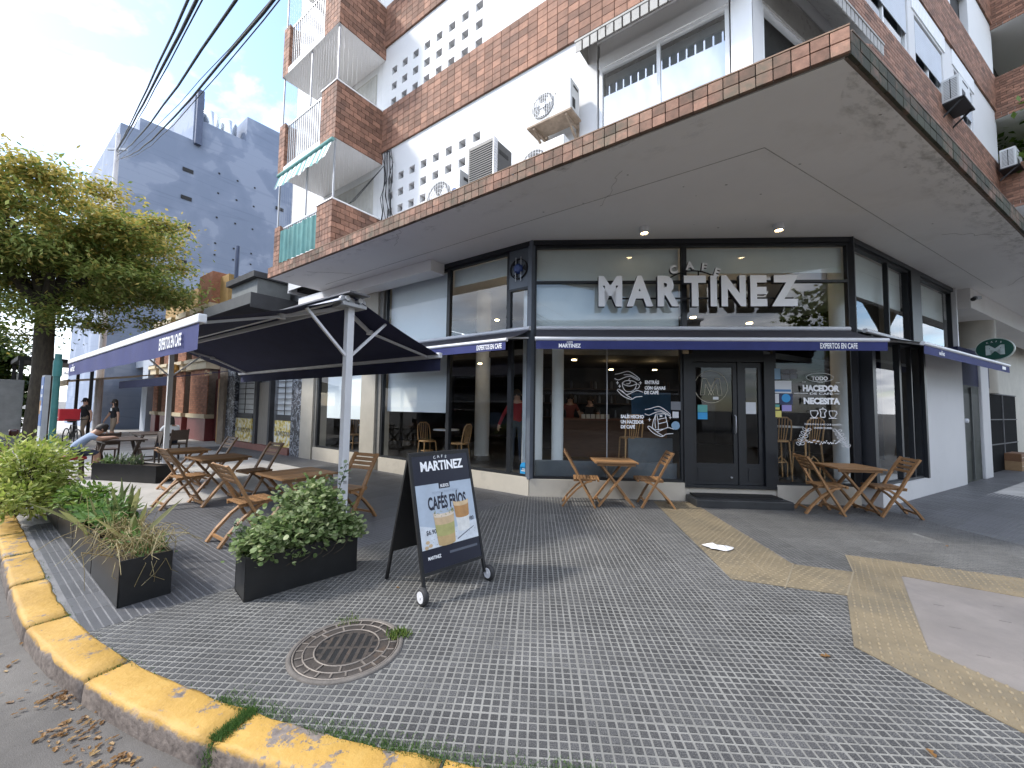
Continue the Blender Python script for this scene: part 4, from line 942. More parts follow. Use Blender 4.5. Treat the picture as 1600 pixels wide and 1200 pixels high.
for s_, lab in ((.62, 'near'), (7.9, 'far')):
    p = MB(); p.box(-s_-.045, -s_+.045, -DR-.045, -DR+.045, 0, RZ); p.box(-s_-.1, -s_+.1, -DR-.1, -DR+.1, 0, .012); po = p.build('post', X['paint_white'], AW, FL, .006)
    b = MB()
    for sg in (1, -1): b.bar((-s_, -DR-sg*.03, RZ-.75), (-s_, -DR-sg*.55, RZ-.24), .035, .03)
    each(b, 'brace', X['paint_white'], AW, FL)
    g = MB(); g.box(-s_-.13, -s_+.13, -DR-.16, -DR+.16, RZ-.13, RZ-.09)
    for sg in (1, -1): g.lathe([(.05,-.02),(.05,.02)], 14, T=at(WD, -s_+.06, -DR-sg*.13, RZ-.05) @ Matrix.Rotation(R(90), 4, 'Y'))
    g.build('bracket', X['galv'], AW, FL)
arm = MB()
for s_, t_ in ((.78, .25), (7.6, -.25)):
    for d1 in (DS, DB):
        sg = 1 if d1 > DR else -1; mid = (-(s_+t_*1.2), -DR-sg*.62, RZ-.30); arm.bar((-s_+0, -DR-sg*.05, RZ-.12), mid, .05, .035); arm.bar(mid, (-s_, -d1+sg*.04, EZ-.01), .045, .03)
        arm.lathe([(.05,-.03),(.05,.03)], 12, c=mid)
each(arm, 'folding_arm', X['paint_white'], AW, FL)
tor = MB(); tor.box(-S1+.1, -S0-.05, -DR-.02, -DR+.02, RZ-.12, RZ-.07); tor.build('ridge_beam', X['paint_white'], AW, FL)
MB().lathe([(.052,.62),(.052,.66)], 16, c=(-.62,-DR,0)).build('cable_tie', X['galv'], AW, FL)
# ---------------------------------------------------------------- vinyl lettering and line drawings on the glass
VG = thing('window_lettering', 'white vinyl drawings of hands with cup and bag on the glass, left of the door', 'window lettering', C(1.55, .0, 1.0))
VY = .002
def stroke(mb, pts, w=.009, y=VY):
    pts = [Vector((p[0], y, p[1])) for p in pts]
    for a, b in zip(pts, pts[1:]):
        d = (b-a); 
        if d.length < 1e-6: continue
        n = Vector((-d.z, 0, d.x)).normalized()*w/2; ex = d.normalized()*w*.25
        mb.add([a-n-ex, b-n+ex, b+n+ex, a+n-ex], [(0,1,2,3)])
def curve(pts, n=6):
    out = []; P = [Vector((p[0], p[1])) for p in pts]
    for i in range(len(P)-1):
        p0, p1, p2, p3 = P[max(i-1,0)], P[i], P[i+1], P[min(i+2,len(P)-1)]
        for k in range(n):
            t = k/n; out.append(.5*((2*p1)+(p2-p0)*t+(2*p0-5*p1+4*p2-p3)*t*t+(3*p1-p0-3*p2+p3)*t**3))
    return [(p.x, p.y) for p in out] + [tuple(P[-1])]
# pixel drawing 120 x 140 px starting at photo (960,560): glass coordinates of the left window
kx, kz = (2.63-1.58)/((1057-965)), (2.17-1.04)/(690-590)
def gx(u, v): return (1.58 + (960+u*.1167-965)*kx, 2.17 - (560+v*.1167-590)*kz)
def GD(mb, pts, w=.012, n=5): stroke(mb, [gx(*p) for p in curve(pts, n)], w)
d = MB()
for (ox, oy) in ((0, 0), (405, 480)):
    GD(d, [(15+ox,208+oy),(80+ox,195+oy),(180+ox,165+oy),(240+ox,185+oy),(340+ox,262+oy),(325+ox,285+oy),(230+ox,235+oy)]); GD(d, [(135+ox,212+oy),(180+ox,212+oy),(235+ox,222+oy),(325+ox,270+oy)]); GD(d, [(10+ox,268+oy),(60+ox,285+oy),(110+ox,265+oy),(170+ox,240+oy),(225+ox,235+oy)])
    by = oy - 30*(1 if oy else 0) + (50 if oy else 0)
    GD(d, [(390+ox,452+by),(320+ox,430+by),(260+ox,450+by),(210+ox,475+by),(165+ox,490+by)]); GD(d, [(45+ox,430+by),(60+ox,415+by),(115+ox,440+by),(165+ox,490+by),(250+ox,545+by)]); GD(d, [(45+ox,430+by),(120+ox,505+by),(230+ox,552+by),(290+ox,520+by),(380+ox,510+by)]); GD(d, [(75+ox,420+by),(140+ox,470+by)])
    each_hand = d; each_hand.build('hands_drawing', X['ink_white'], VG, FC)['kind'] = 'stuff'; d = MB()
GD(d, [(112,330),(120,380),(150,430),(180,445),(225,445),(265,425),(295,380),(303,330)]); GD(d, [(112,330),(150,300),(205,292),(265,302),(303,330),(265,355),(205,368),(150,355),(112,330)]); GD(d, [(302,340),(335,345),(342,375),(315,405),(285,408)]); GD(d, [(215,262),(200,285),(222,310),(205,335),(170,340)], .011)
d.build('cup_drawing', X['ink_white'], VG, FC); d = MB()
GD(d, [(560,750),(525,850),(518,945),(590,960),(705,935),(712,880),(690,790),(680,745),(560,750)], n=3); GD(d, [(575,765),(590,860),(592,955)]); GD(d, [(560,750),(548,850),(555,940)]); GD(d, [(595,820),(700,795)]); GD(d, [(598,880),(708,850)])
d.build('bag_drawing', X['ink_white'], VG, FC)
for (u, v) in ((48,325),(358,322),(475,825),(750,790),(78,372)): d = MB(); GD(d, [(u-16,v),(u+16,v)], .012, 2); GD(d, [(u,v-20),(u,v+20)], .012, 2); d.build('sparkle', X['ink_white'], VG, FC)
for (t, u, v, h, wd) in (('ENTRÁS',415,335,.058,190),('CON GANAS',412,412,.056,278),('DE CAFÉ',408,475,.056,190),('SALÍS HECHO',92,810,.058,310),('UN HACEDOR',92,882,.058,308),('DE CAFÉ',92,950,.056,190)):
    p = gx(u, v); text(t, FC, p[0], p[1], h, X['ink_white'], VG, VY, width=wd*.1167*kx, bold=.075)
p = gx(610, 790); text('M', FC, p[0], p[1], .045, X['ink_white'], VG, VY, bold=.03)
st = thing('sticker', 'grey payment stickers and small blue badge on the glass beside the door', 'stickers', C(2.4, 0, 1.3))
def grect(u0, u1, v0, v1, m, y=.001, nm='sticker_sheet', par=None, g=gx, F=FC):
    a, b = g(u0, v1), g(u1, v0); return MB().box(a[0], b[0], y-.001, y, a[1], b[1]).build(nm, m, par, F)
SM = {k: mat('sticker_'+k, c, .5, .05, 4) for k, c in dict(grey=(.16,.17,.19), pale=(.62,.64,.66), blue=(.06,.20,.42), sky=(.03,.30,.62), teal=(.10,.36,.33), lilac=(.28,.25,.55), yellow=(.65,.58,.16), navy=(.02,.035,.10), dark=(.05,.055,.07), powder=(.22,.36,.50)).items()}
grect(760,890,575,690,SM['grey'],par=st); grect(780,862,712,798,SM['pale'],par=st)
pc = gx(820, 900); MB().lathe([(.075,0),(.075,.002)], 24, T=at(WD,pc[0],.001,pc[1]) @ Matrix.Rotation(R(90),4,'X')).build('badge', SM['powder'], st, FC)
# right window text
kx2, kz2 = (5.43-4.83)/(1312-1257), (2.18-1.42)/(660-592)
def gx2(u, v): return (4.83+(1200+u*.1333-1257)*kx2, 2.18-(560+v*.1333-592)*kz2)
VT = thing('window_lettering', 'white vinyl slogan with laurel branches on the glass, right of the door', 'window lettering', C(4.8, 0, .8))
for (t, u, v, h, wd, b) in (('TODO',530,250,.066,190,.07),('LO',420,278,.018,36,.0),('QUE',597,280,.018,60,0),('UN',800,282,.018,46,0),('HACEDOR',420,380,.100,428,.085),('DE CAFÉ',500,422,.034,265,.02),('NECESITA',428,530,.100,422,.085),('DISFRUTÁ EL CAFÉ QUE QUERÉS',432,782,.028,420,.01),('DONDE QUERÉS.',538,824,.028,215,.03)):
    p = gx2(u, v); text(t, FC, p[0], p[1], h, X['ink_white'], VT, VY, width=wd*.1333*kx2, bold=b)
d = MB()
def GD2(pts, w=.009, n=5): stroke(d, [gx2(*p) for p in curve(pts, n)], w)
GD2([(468+158+158*math.cos(.2618*k), 218-52*math.sin(.2618*k)) for k in range(25)], .006, 1); GD2([(320,408),(480,408)], .007, 1); GD2([(785,410),(850,410)], .007, 1)
d.build('oval_outline', X['ink_white'], VT, FC); d = MB()
def leafp(c, a, l):
    ca, sa = math.cos(a), math.sin(a); GD2([(c[0]+l*(t*ca-w_*sa), c[1]-l*(t*sa+w_*ca)) for t, w_ in ((0,0),(.4,.26),(.85,.2),(1,0),(.85,-.2),(.4,-.26),(0,0))], .008, 3)
for k in range(5):
    b = (372+20*k, 1020-42*k); leafp(b, 2.5, 52); leafp((b[0]+4,b[1]-10), .25, 52)
    b = (908-24*k, 1035-44*k); leafp(b, .5, 52); leafp((b[0]-4,b[1]-10), 2.85, 52)
GD2([(370,1025),(400,940),(490,815)], .008); GD2([(910,1040),(880,940),(780,822)], .008)
d.build('laurel_branches', X['ink_white'], VT, FC)['kind'] = 'stuff'; d = MB()
random.seed(3)
for k in range(26): u, v = 450+k*15, 985+random.uniform(-22,22); GD2([(u,v),(u+10,v-6)], .016, 1)
d.build('coffee_beans', X['ink_white'], VT, FC)['kind'] = 'stuff'; d = MB()
for cx in (545, 762):
    GD2([(cx-40,615),(cx-35,660),(cx-10,690),(cx+15,690),(cx+36,660),(cx+40,615),(cx-40,615)], .012, 3); GD2([(cx+38,630),(cx+52,640),(cx+34,665)], .009, 3); GD2([(cx-45,700),(cx+40,700)], .012, 1)
GD2([(612,600),(625,640),(622,685),(672,685),(668,640),(690,610),(655,590),(612,600)], .016, 3); GD2([(650,590),(650,575)], .014, 1)
d.build('cups_drawing', X['ink_white'], VT, FC)['kind'] = 'stuff'
s2 = thing('sticker', 'column of coloured payment stickers on the glass, right of the door', 'stickers', C(4.5, 0, 1.4))
for a in ((65,165,115,245,'powder'),(175,272,125,172,'grey'),(175,272,192,245,'grey'),(278,360,120,168,'grey'),(278,360,180,238,'grey'),(70,290,262,410,'pale'),(78,282,365,392,'blue'),(72,140,418,530,'pale'),(75,145,545,575,'teal'),(75,145,578,605,'yellow'),(172,285,550,622,'lilac'),(80,165,620,695,'yellow'),(145,300,415,545,'navy')):
    grect(*a[:4], SM[a[4]], y=.0008-(.0012 if a[4] in ('blue','navy') else 0) - .001*(a[4]=='blue'), par=s2, g=gx2)
pc = gx2(222, 468); MB().lathe([(.075,0),(.075,.002)], 24, T=at(WD,pc[0],-.002,pc[1]) @ Matrix.Rotation(R(90),4,'X')).build('badge', SM['sky'], s2, FC)
# door monogram and notices
DM = thing('door_logo', 'thin gold ring with outlined letter M on the door glass', 'logo', C(3.27, 0, 2.02)); d = MB(); DY = .066
stroke(d, [(3.27+.29*math.cos(.13*k), 2.03+.29*math.sin(.13*k)) for k in range(49)], .008, DY)
def MS(pts): stroke(d, [(3.27+p[0]*.19, 2.03+p[1]*.15) for p in pts], .008, DY)
MS([(-1,-1),(-.8,1),(-.45,1),(0,.0),(.45,1),(.8,1),(1,-1),(.62,-1),(.5,.35),(.0,-1),(-.5,.35),(-.62,-1),(-1,-1)]); MS([(-.45,1),(.25,-1)]); MS([(.45,1),(-.25,-1)])
d.build('ring', mat('pale_gold', (.50,.46,.36), .4), DM, FC)
nt_ = thing('door_notice', 'white paper notice taped on the narrow door leaf', 'notice', C(3.85, 0, 1.6)); MB().box(3.86, 4.05, .064, .066, 1.55, 1.76).build('paper', SM['pale'], nt_, FC)
ns = thing('door_sticker', 'teal and blue card stickers on the lower left of the door glass', 'stickers', C(3.0, 0, 1.5)); MB().box(3.03, 3.2, .064, .066, 1.57, 1.7).build('sheet', SM['teal'], ns, FC); MB().box(3.03, 3.2, .064, .066, 1.44, 1.565).build('sheet', SM['sky'], ns, FC); MB().box(3.30,3.40,.064,.066,1.80,1.85).build('sheet', SM['pale'], ns, FC)
bs = thing('round_sticker', 'sky blue rounded sticker low on the glass beside the corner column', 'sticker', L(.16, 0, .4)); MB().lathe([(.085,0),(.085,.002)], 20, T=at(WD,-.16,.06,.50) @ Matrix.Rotation(R(90),4,'X')).box(-.245,-.075,.058,.06,.37,.5).build('sheet', SM['sky'], bs, FL); MB().box(-.22,-.1,.0555,.0572,.42,.44).box(-.2,-.12,.0555,.0572,.455,.47).build('print', SM['pale'], bs, FL)
# ---------------------------------------------------------------- green oval blade sign
OV = thing('blade_sign', 'dark green oval hanging sign with pale rim above the right awning', 'sign', Rr(6.2, .56, 2.9))
FO = at(FR, 6.2, -.56, 3.19, -90)                                 # local x outward, facing back along the street
def ell(a, b, n=48): return [(a*math.cos(2*math.pi*k/n), b*math.sin(2*math.pi*k/n)) for k in range(n)]
MB().prism(ell(.315,.27), -.04, .04, T=Matrix.Rotation(R(90),4,'X')).build('rim', mat('sign_rim', (.55,.60,.55), .5), OV, FO)
MB().prism(ell(.298,.253), .04, .046, T=Matrix.Rotation(R(90),4,'X')).build('face', mat('sign_green', (.012,.075,.052), .35, .15, 4), OV, FO)
text('M', FO, .01, -.13, .22, mat('sign_silver', (.50,.58,.56), .35, .2, 8), OV, -.05, align='CENTER', width=.30, bold=.05)
for k, ch in enumerate('CAFE'): text(ch, FO, -.105+.07*k, .145+.022*(1-abs(k-1.5)/1.5), .036, X['ink_white'], OV, -.05, align='CENTER', tilt=(k-1.5)*9)
MB().bar((-.30,0,.05),(-.62,0,.05),.025,.025).build('bracket', X['galv'], OV, FO)
# ---------------------------------------------------------------- A-frame board
AF = Matrix.Translation((-.68, 3.33, 0)) @ Matrix.Rotation(R(44.6), 4, 'Z')   # local x along the front panel, y towards the back
AB = thing('sandwich_board', 'black wheeled A-frame board advertising iced coffees on the pavement', 'sandwich board', AF)
Wd, Hh, Sp = .67, 1.17, .66
lean = math.atan2(Sp/2, Hh); FT = Matrix.Rotation(-lean, 4, 'X'); LN = math.hypot(Hh, Sp/2)
Fp = AF @ FT
p = MB(); p.box(.0, .025, -.012, .012, .08, LN); p.box(Wd-.025, Wd, -.012, .012, .08, LN); p.box(.025, Wd-.025, -.012, .012, LN-.025, LN); p.box(.025, Wd-.025, -.012, .012, .2, .225); p.build('front_frame', X['black'], AB, Fp)
X['board'] = mat('board_navy', (.010,.012,.026), .35, .1, 3)
p = MB(); p.box(.025, Wd-.025, -.008, .006, .225, LN-.025); pan = p.build('front_panel', X['board'], AB, Fp)
BT = AF @ Matrix.Translation((0, Sp, 0)) @ Matrix.Rotation(lean, 4, 'X')
p = MB(); p.box(.0, .025, -.012, .012, .0, LN); p.box(Wd-.025, Wd, -.012, .012, .0, LN); p.box(.025, Wd-.025, -.008, .008, .28, LN-.02); p.build('back_panel', X['black'], AB, BT)
p = MB(); p.tube([(0,.0,LN),(Wd,.0,LN)], .014, 8); p.build('hinge', X['black'], AB, Fp)
for x in (-.02, Wd+.02):
    T_ = at(WD, x, 0, .068) @ Matrix.Rotation(R(90), 4, 'Y'); wh = MB(); wh.lathe([(.03,-.022),(.062,-.022),(.068,-.012),(.068,.012),(.062,.022),(.03,.022)], 28, T=T_); w_ = wh.build('wheel', mat('rubber', (.03,.03,.032), .7), AB, AF)
    MB().lathe([(.046,-.026),(.046,.026)], 20, T=T_).lathe([(.012,-.03),(.012,.03)], 10, T=T_).build('hub', X['paint_white'], w_, AF)
ps = MB(); ps.box(.03, Wd-.03, -.011, -.0085, .40, .935); poster = ps.build('poster', mat('poster_sky', (.40,.47,.56), .45, .10, 5), pan, Fp)
def board(txt, x, z, h, w, m, par=pan, b=.03, tilt=0): return text(txt, Fp, x, z, h, m, AB, -.0125, width=w, bold=b, tilt=tilt, name='print')
board('MARTINEZ', .10, 1.055, .082, .47, X['ink_white'], b=.05)
for k, ch in enumerate('CAFE'): text(ch, Fp, .265+.04*k, 1.158+.008*(1-abs(k-1.5)/1.5), .026, X['ink_white'], AB, -.0125, align='CENTER', name='print', tilt=(k-1.5)*8)
MB().box(.27, .39, -.0125, -.0112, .885, .945).build('print', X['board'], AB, Fp); text('NUEVOS', Fp, .285, .895, .028, X['ink_white'], AB, -.0135, width=.09, bold=.03, name='print')
board('PISTACHO & PEANUT BUTTER', .19, .845, .020, .29, mat('print_grey', (.30,.36,.44), .5), b=0)
board('CAFÉS FRÍOS', .135, .715, .105, .42, X['ink_dark'], b=.05)
board('$6.900', .085, .515, .036, .125, X['ink_dark']); board('$4.900', .50, .56, .034, .11, X['ink_dark'])
board('MARTINEZ', .075, .315, .026, .13, X['ink_white'])
MB().box(.30, .61, -.0105, -.0088, .325, .345).build('print', mat('print_slate', (.09,.10,.13), .5), AB, Fp)
def flatpoly(pts, m, y): MB().add([(a, y, b) for a, b in pts], [tuple(range(len(pts)))]).build('print', m, AB, Fp)
pm = lambda n, c: mat('print_'+n, c, .5, .14, 18)
flatpoly([(.03,.40),(.64,.40),(.64,.56),(.33,.52),(.03,.60)], pm('ice', (.58,.62,.67)), -.0116)
def cup(x0, x1, z0, z1, lay, y):
    for (a, b, m) in lay:
        za, zb = z0+(z1-z0)*a, z0+(z1-z0)*b; ta, tb = .02*(1-a), .02*(1-b); n = 7; cx, hw = (x0+x1)/2, (x1-x0)/2
        lo = [(cx+(hw-ta)*math.cos(math.pi*(1+k/n)), za+.018*math.sin(math.pi*(1+k/n))) for k in range(n+1)]; hi = [(cx+(hw-tb)*math.cos(math.pi*(2-k/n)), zb+.018*math.sin(math.pi*(2-k/n))) for k in range(n+1)]
        flatpoly(lo+hi, m, y)
cup(.40, .575, .50, .76, ((0,.45,pm('milk',(.66,.66,.64))), (.45,.85,pm('caramel',(.42,.22,.08))), (.85,1.0,pm('foam',(.60,.44,.26)))), -.0128)
cup(.175, .395, .415, .68, ((0,.3,pm('tan',(.47,.33,.16))), (.3,.66,pm('pistachio',(.38,.36,.14))), (.66,.9,pm('latte',(.55,.40,.24))), (.9,1.02,pm('cream',(.66,.56,.45)))), -.0138)
random.seed(11)
for k in range(34):
    a = random.uniform(0, 6.28); x, z = .285+.10*math.cos(a), .68+.02*math.sin(a)+random.uniform(-.02,.012); flatpoly([(x,z),(x+.012,z+.002),(x+.007,z+.010)], pm('nut', (.25,.26,.06)) if k == 0 else bpy.data.materials['print_nut'], -.0146)
for k in range(22):
    x, z = random.uniform(.08,.62), random.uniform(.405,.50); flatpoly([(x,z),(x+.008,z+.001),(x+.004,z+.006)], bpy.data.materials['print_slate'], -.0122)
for (x, z) in ((.09,.455),(.115,.425),(.075,.415)): flatpoly([(x+.022*math.cos(1.05*k), z+.016*math.sin(1.05*k)) for k in range(6)], bpy.data.materials['print_latte'], -.0124)
flatpoly([(.40,.42),(.60,.50),(.60,.506),(.40,.43)], bpy.data.materials['print_slate'], -.0124)
# ================================================================ pavement furniture
def folding_chair(label, wm, group='wooden folding chairs on the pavement'):
    """faces local +x; back posts run from the top rear down to the front feet"""
    c = thing('folding_chair', label, 'chair', wm, group); wd = X['wood']; hw = .21
    def postpts(y): return [(.24,y,.0),(.13,y,.20),(.0,y,.42),(-.10,y,.62),(-.20,y,.80),(-.265,y,.90)]
    for y in (-hw, hw):
        m = MB(); pp = postpts(y)
        for a, b in zip(pp, pp[1:]): m.bar(a, b, .028, .055, 0, (0,1,0))
        m.build('post', wd, c)
        yy = y*.86; lg = [(-.29,yy,.0),(-.20,yy,.13),(-.06,yy,.28),(.10,yy,.40),(.19,yy,.425)]; m = MB()
        for a, b in zip(lg, lg[1:]): m.bar(a, b, .028, .052, 0, (0,1,0))
        m.build('leg', wd, c)
        m = MB(); m.bar((-.11,y*.80,.425),(.25,y*.80,.44),.022,.034); m.build('seat_rail', wd, c)
    for k in range(7):
        x = -.085+k*.055; m = MB(); m.box(x-.022, x+.022, -hw+.012, hw-.012, .442+.0004*k, .456+.0006*k); m.build('seat_slat', wd, c, None, .003)
    m = MB(); m.box(.295-.02, .295+.012, -hw+.012, hw-.012, .415, .457); m.build('seat_slat', wd, c, None, .003)
    for k, t in enumerate((.02, .245, .47, .695)):
        a, b = Vector((-.262,0,.895)), Vector((-.115,0,.64)); p = a+(b-a)*(t+.05); m = MB(); m.bar((p.x,-hw+.01,p.z),(p.x,hw-.01,p.z),.012,.047,0,(a-b).normalized()); m.build('back_slat', wd, c, None, .003)
    for (x, z) in ((.185,.10),(-.235,.075)): m = MB(); m.bar((x,-hw+.01,z),(x,hw-.01,z),.022,.03); m.build('rung', wd, c)
    return c
def xtable(label, wm, w=.70, d=.70, m_=None, h=.73, group='square folding tables on the pavement', name='folding_table'):
    """legs cross in planes parallel to local x"""
    wd = m_ or X['wood']; t = thing(name, label, 'table', wm, group); n = 8
    for k in range(n):
        y0 = -d/2+d*k/n; m = MB(); m.box(-w/2+.03, w/2-.03, y0+.004, y0+d/n-.004, h-.022, h-.0005*(k % 2)); m.build('top_slat', wd, t, None, .002)
    for s in (-1, 1):
        m = MB(); m.box(s*w/2-.03*(s>0), s*w/2+.03*(s<0), -d/2, d/2, h-.024, h+.001); m.build('edge_rail', wd, t, None, .003)
        m = MB(); m.box(-w/2+.04, w/2-.04, s*(d/2-.06)-.012, s*(d/2-.06)+.012, h-.065, h-.02); m.build('apron', wd, t)
    for y in (-d/2+.085, d/2-.085):
        m = MB(); m.bar((-w*.42,y-.013,0), (w*.36,y-.013,h-.03), .03, .062, 0, (0,1,0)); m.build('leg', wd, t)
        m = MB(); m.bar((w*.42,y+.013,0), (-w*.36,y+.013,h-.03), .03, .062, 0, (0,1,0)); m.build('leg', wd, t)
    for x in (-w*.36, w*.36): m = MB(); m.bar((x,-d/2+.09,.05),(x,d/2-.09,.05),.02,.035); m.build('rung', wd, t)
    return t
t1 = xtable('square slatted wooden table with crossed legs by the glass, left of the door', C(1.44, .36))
def tcopy(lab, wm): return dup(t1, wm, lab)
tcopy('square slatted wooden table with crossed legs right of the door step', C(5.22, .42, 0, -4))
tcopy('wooden slatted table behind the bushy planter by the near white post', L(1.2, 3.58, 0, 90))
tcopy('wooden slatted table under the awning, middle of the left row', L(3.72, 3.62, 0, 92))
tcopy('wooden slatted table under the awning, farthest of the left row', L(5.35, 3.66, 0, 88))
ch = folding_chair('wooden folding chair left of the table by the door window, facing right', C(.86, .52, 0, -4))
def ccopy(lab, wm): return dup(ch, wm, lab)
ccopy('wooden folding chair between the table and the doormat, facing left', C(2.10, .46, 0, 176))
ccopy('wooden folding chair right of the step, facing the right-hand table', C(4.68, .56, 0, -8))
ccopy('wooden folding chair with its back to the white pier at far right', C(5.72, .62, 0, 168))
ccopy('wooden folding chair mostly behind the bushy planter, back towards the kerb', L(1.36, 4.12, 0, 90))
ccopy('wooden folding chair behind the near white post against the window side', L(1.12, 2.86, 0, -80))
ccopy('wooden folding chair lit at the kerb side of the middle left table', L(3.86, 4.06, 0, 92))
ccopy('wooden folding chair at the window side of the middle left table', L(3.72, 2.98, 0, -86))
ccopy('wooden folding chair at the window side of the farthest left table', L(5.62, 3.02, 0, -88))
# ---------------------------------------------------------------- dark furniture of the neighbouring terrace
d1 = xtable('long dark wooden table where the man in blue leans', L(8.75, 3.95, 0, 0), 1.3, .75, X['wood_dark'], .75, 'dark tables next door', 'dark_table')
dup(d1, L(10.6, 2.95, 0, 0), 'dark wooden table by the seated woman behind the far post')
def dark_chair(label, wm):
    c = thing('dark_chair', label, 'chair', wm, 'dark chairs next door'); m = X['wood_dark']
    MB().box(-.2,.22,-.21,.21,.43,.46).build('seat', m, c, None, .008)
    b = MB()
    for y in (-.19,.19): b.bar((-.2,y,.0),(-.19,y,.45),.035,.035); b.bar((-.19,y,.45),(-.26,y,.86),.035,.03); b.bar((.2,y,0),(.2,y,.44),.035,.035)
    b.build('frame', m, c); MB().box(-.265,-.235,-.2,.2,.56,.84).build('backrest', m, c, None, .01); return c
dark_chair('black chair under the woman in white behind the far post', L(10.2, 2.55, 0, 190)); dark_chair('black chair facing the long dark terrace table', L(9.7, 4.0, 0, 180)); dark_chair('black chair at the window side of the dark table', L(9.2, 3.35, 0, -90))
# ---------------------------------------------------------------- cafe interior furniture
def cafe_chair(label, wm, tall=0):
    c = thing('cafe_chair', label, 'chair', wm, 'light wood chairs inside the cafe'); m = X['wood_light']; h = .45+tall
    MB().lathe([(.19,0),(.205,.012),(.205,.03),(.18,.036)], 22, c=(0,0,h-.03)).build('seat', m, c)
    for (x, y) in ((.15,.15),(.15,-.15),(-.15,.15),(-.15,-.15)): MB().tube([(x*1.2,y*1.2,0),(x,y,h-.02)], [.013,.017], 8).build('leg', m, c)
    MB().tube([(-.16,-.17,h),(-.21,-.17,h+.25),(-.235,-.15,h+.38),(-.245,-.08,h+.44),(-.245,.08,h+.44),(-.235,.15,h+.38),(-.21,.17,h+.25),(-.16,.17,h)], .015, 8).build('back_hoop', m, c)
    b = MB()
    for k in range(5): y = -.10+.05*k; b.tube([(-.17,y*.8,h),(-.215,y,h+.25),(-.24,y,h+.43)], .009, 6)
    b.build('back_spindles', m, c)
    MB().tube([(.15*math.cos(.4*k),.15*math.sin(.4*k),h*.45) for k in range(17)], .009, 6).build('foot_ring', m, c)
    if tall: MB().tube([(-.17,-.1,h*.1),(-.16,-.11,h*.45),(-.15,0,h*.62),(-.16,.11,h*.45),(-.17,.1,h*.1)], .011, 6).build('arched_brace', m, c)
    return c
cc_ = cafe_chair('tall light wood bar chair behind the glass slogans, left of the door', C(1.98, -.75, .3, 100), .30)
dup(cc_, C(4.75, -.7, .3, 85), 'tall light wood bar chair behind the right window, near the door'); dup(cc_, C(5.35, -.75, .3, 95), 'tall light wood bar chair behind the right window, by the corner')
c2 = cafe_chair('light wood chair behind the left street glass, left of the round table', L(3.55, -.75, .3, -15)); dup(c2, L(2.5, -.8, .3, 190), 'light wood chair behind the left street glass, right of the round table')
dup(c2, L(6.6, -.75, .3, -10), 'light wood chair in the far left window, left of its table'); dup(c2, L(5.6, -.8, .3, 180), 'light wood chair in the far left window, right of its table')
def cafe_table(label, wm, h=.75):
    t = thing('cafe_table', label, 'table', wm, 'round tables inside the cafe'); MB().lathe([(.31,h-.03),(.32,h-.015),(.31,h)], 28).build('top', X['paint_white'], t); MB().tube([(0,0,.02),(0,0,h-.03)], .03, 10).build('stem', X['black'], t); MB().lathe([(.21,0),(.21,.015),(.04,.04)], 20).build('base', X['black'], t); return t
ct = cafe_table('round white cafe table behind the left street glass with a bottle', L(3.0, -.85, .3)); dup(ct, L(6.1, -.85, .3), 'round cafe table in the far left window'); 
b_ = cafe_table('tall round white table behind the right window', C(5.05, -.95, .3), 1.02)
bt_ = thing('bottle', 'small dark bottle on the round table in the left window', 'bottle', L(3.0, -.85, 1.05)); MB().lathe([(.035,0),(.035,.14),(.014,.18),(.014,.23)], 14).build('glass', mat('bottle', (.05,.06,.07), .2), bt_)
ct2 = thing('counter', 'brown wooden service counter deep inside the cafe', 'counter', C(1.0, -4, .3)); MB().box(.75,3.6,3.6,4.2,.3,1.28).build('body', mat('counter_wood', (.13,.065,.035), .5, .2, 4, stretch=(1,8,8)), ct2, FC); MB().box(.70,3.65,3.55,4.25,1.28,1.33).build('top', mat('counter_top', (.20,.09,.05), .4), ct2, FC)
X['cupw'] = mat('porcelain', (.75,.75,.73), .3)
for k in range(6):
    cu = thing('paper_cup_stack', ('white cup box on the counter, place %s from left' % ('first','second','third','fourth','fifth','sixth')[k]), 'cup box', C(1.35+k*.13, -3.75, 1.33), 'cup boxes on the counter'); MB().box(0,.10,-.05,.05,0,.12).build('box', X['cupw'], cu, None, .006)
bb = thing('back_bar', 'dark back bar with shelves of jars behind the counter', 'shelf', C(2.5, -5.6, .3)); MB().box(0,4.6,5.5,5.7,.3,2.9).build('panel', mat('backbar', (.03,.028,.03), .6), bb, FC)
e = MB()
for z in (1.3,1.75,2.2): e.box(.1,4.5,5.2,5.5,z,z+.03)
e.build('shelf_board', X['wood_dark'], bb, FC)
e = MB()
for z in (1.33,1.78,2.23):
    for k in range(34):
        if random.random() < .45: r_ = random.uniform(.03,.05); e.lathe([(r_,0),(r_,random.uniform(.1,.2)),(r_*.5,.24)], 8, random.randint(0,2), c=(.2+k*.125,5.32,z))
e.build('jars', [X['wood_dark'], SM['grey'], SM['dark']], bb, FC)['kind'] = 'stuff'
wp_ = thing('menu_screen', 'blue panel inside the cafe behind the glass lettering', 'panel', C(2.5, -2.2, 1.3)); MB().box(2.35,3.25,2.2,2.25,1.45,2.0).build('panel', mat('blue_panel', (.02,.10,.22), .5), wp_, FC)
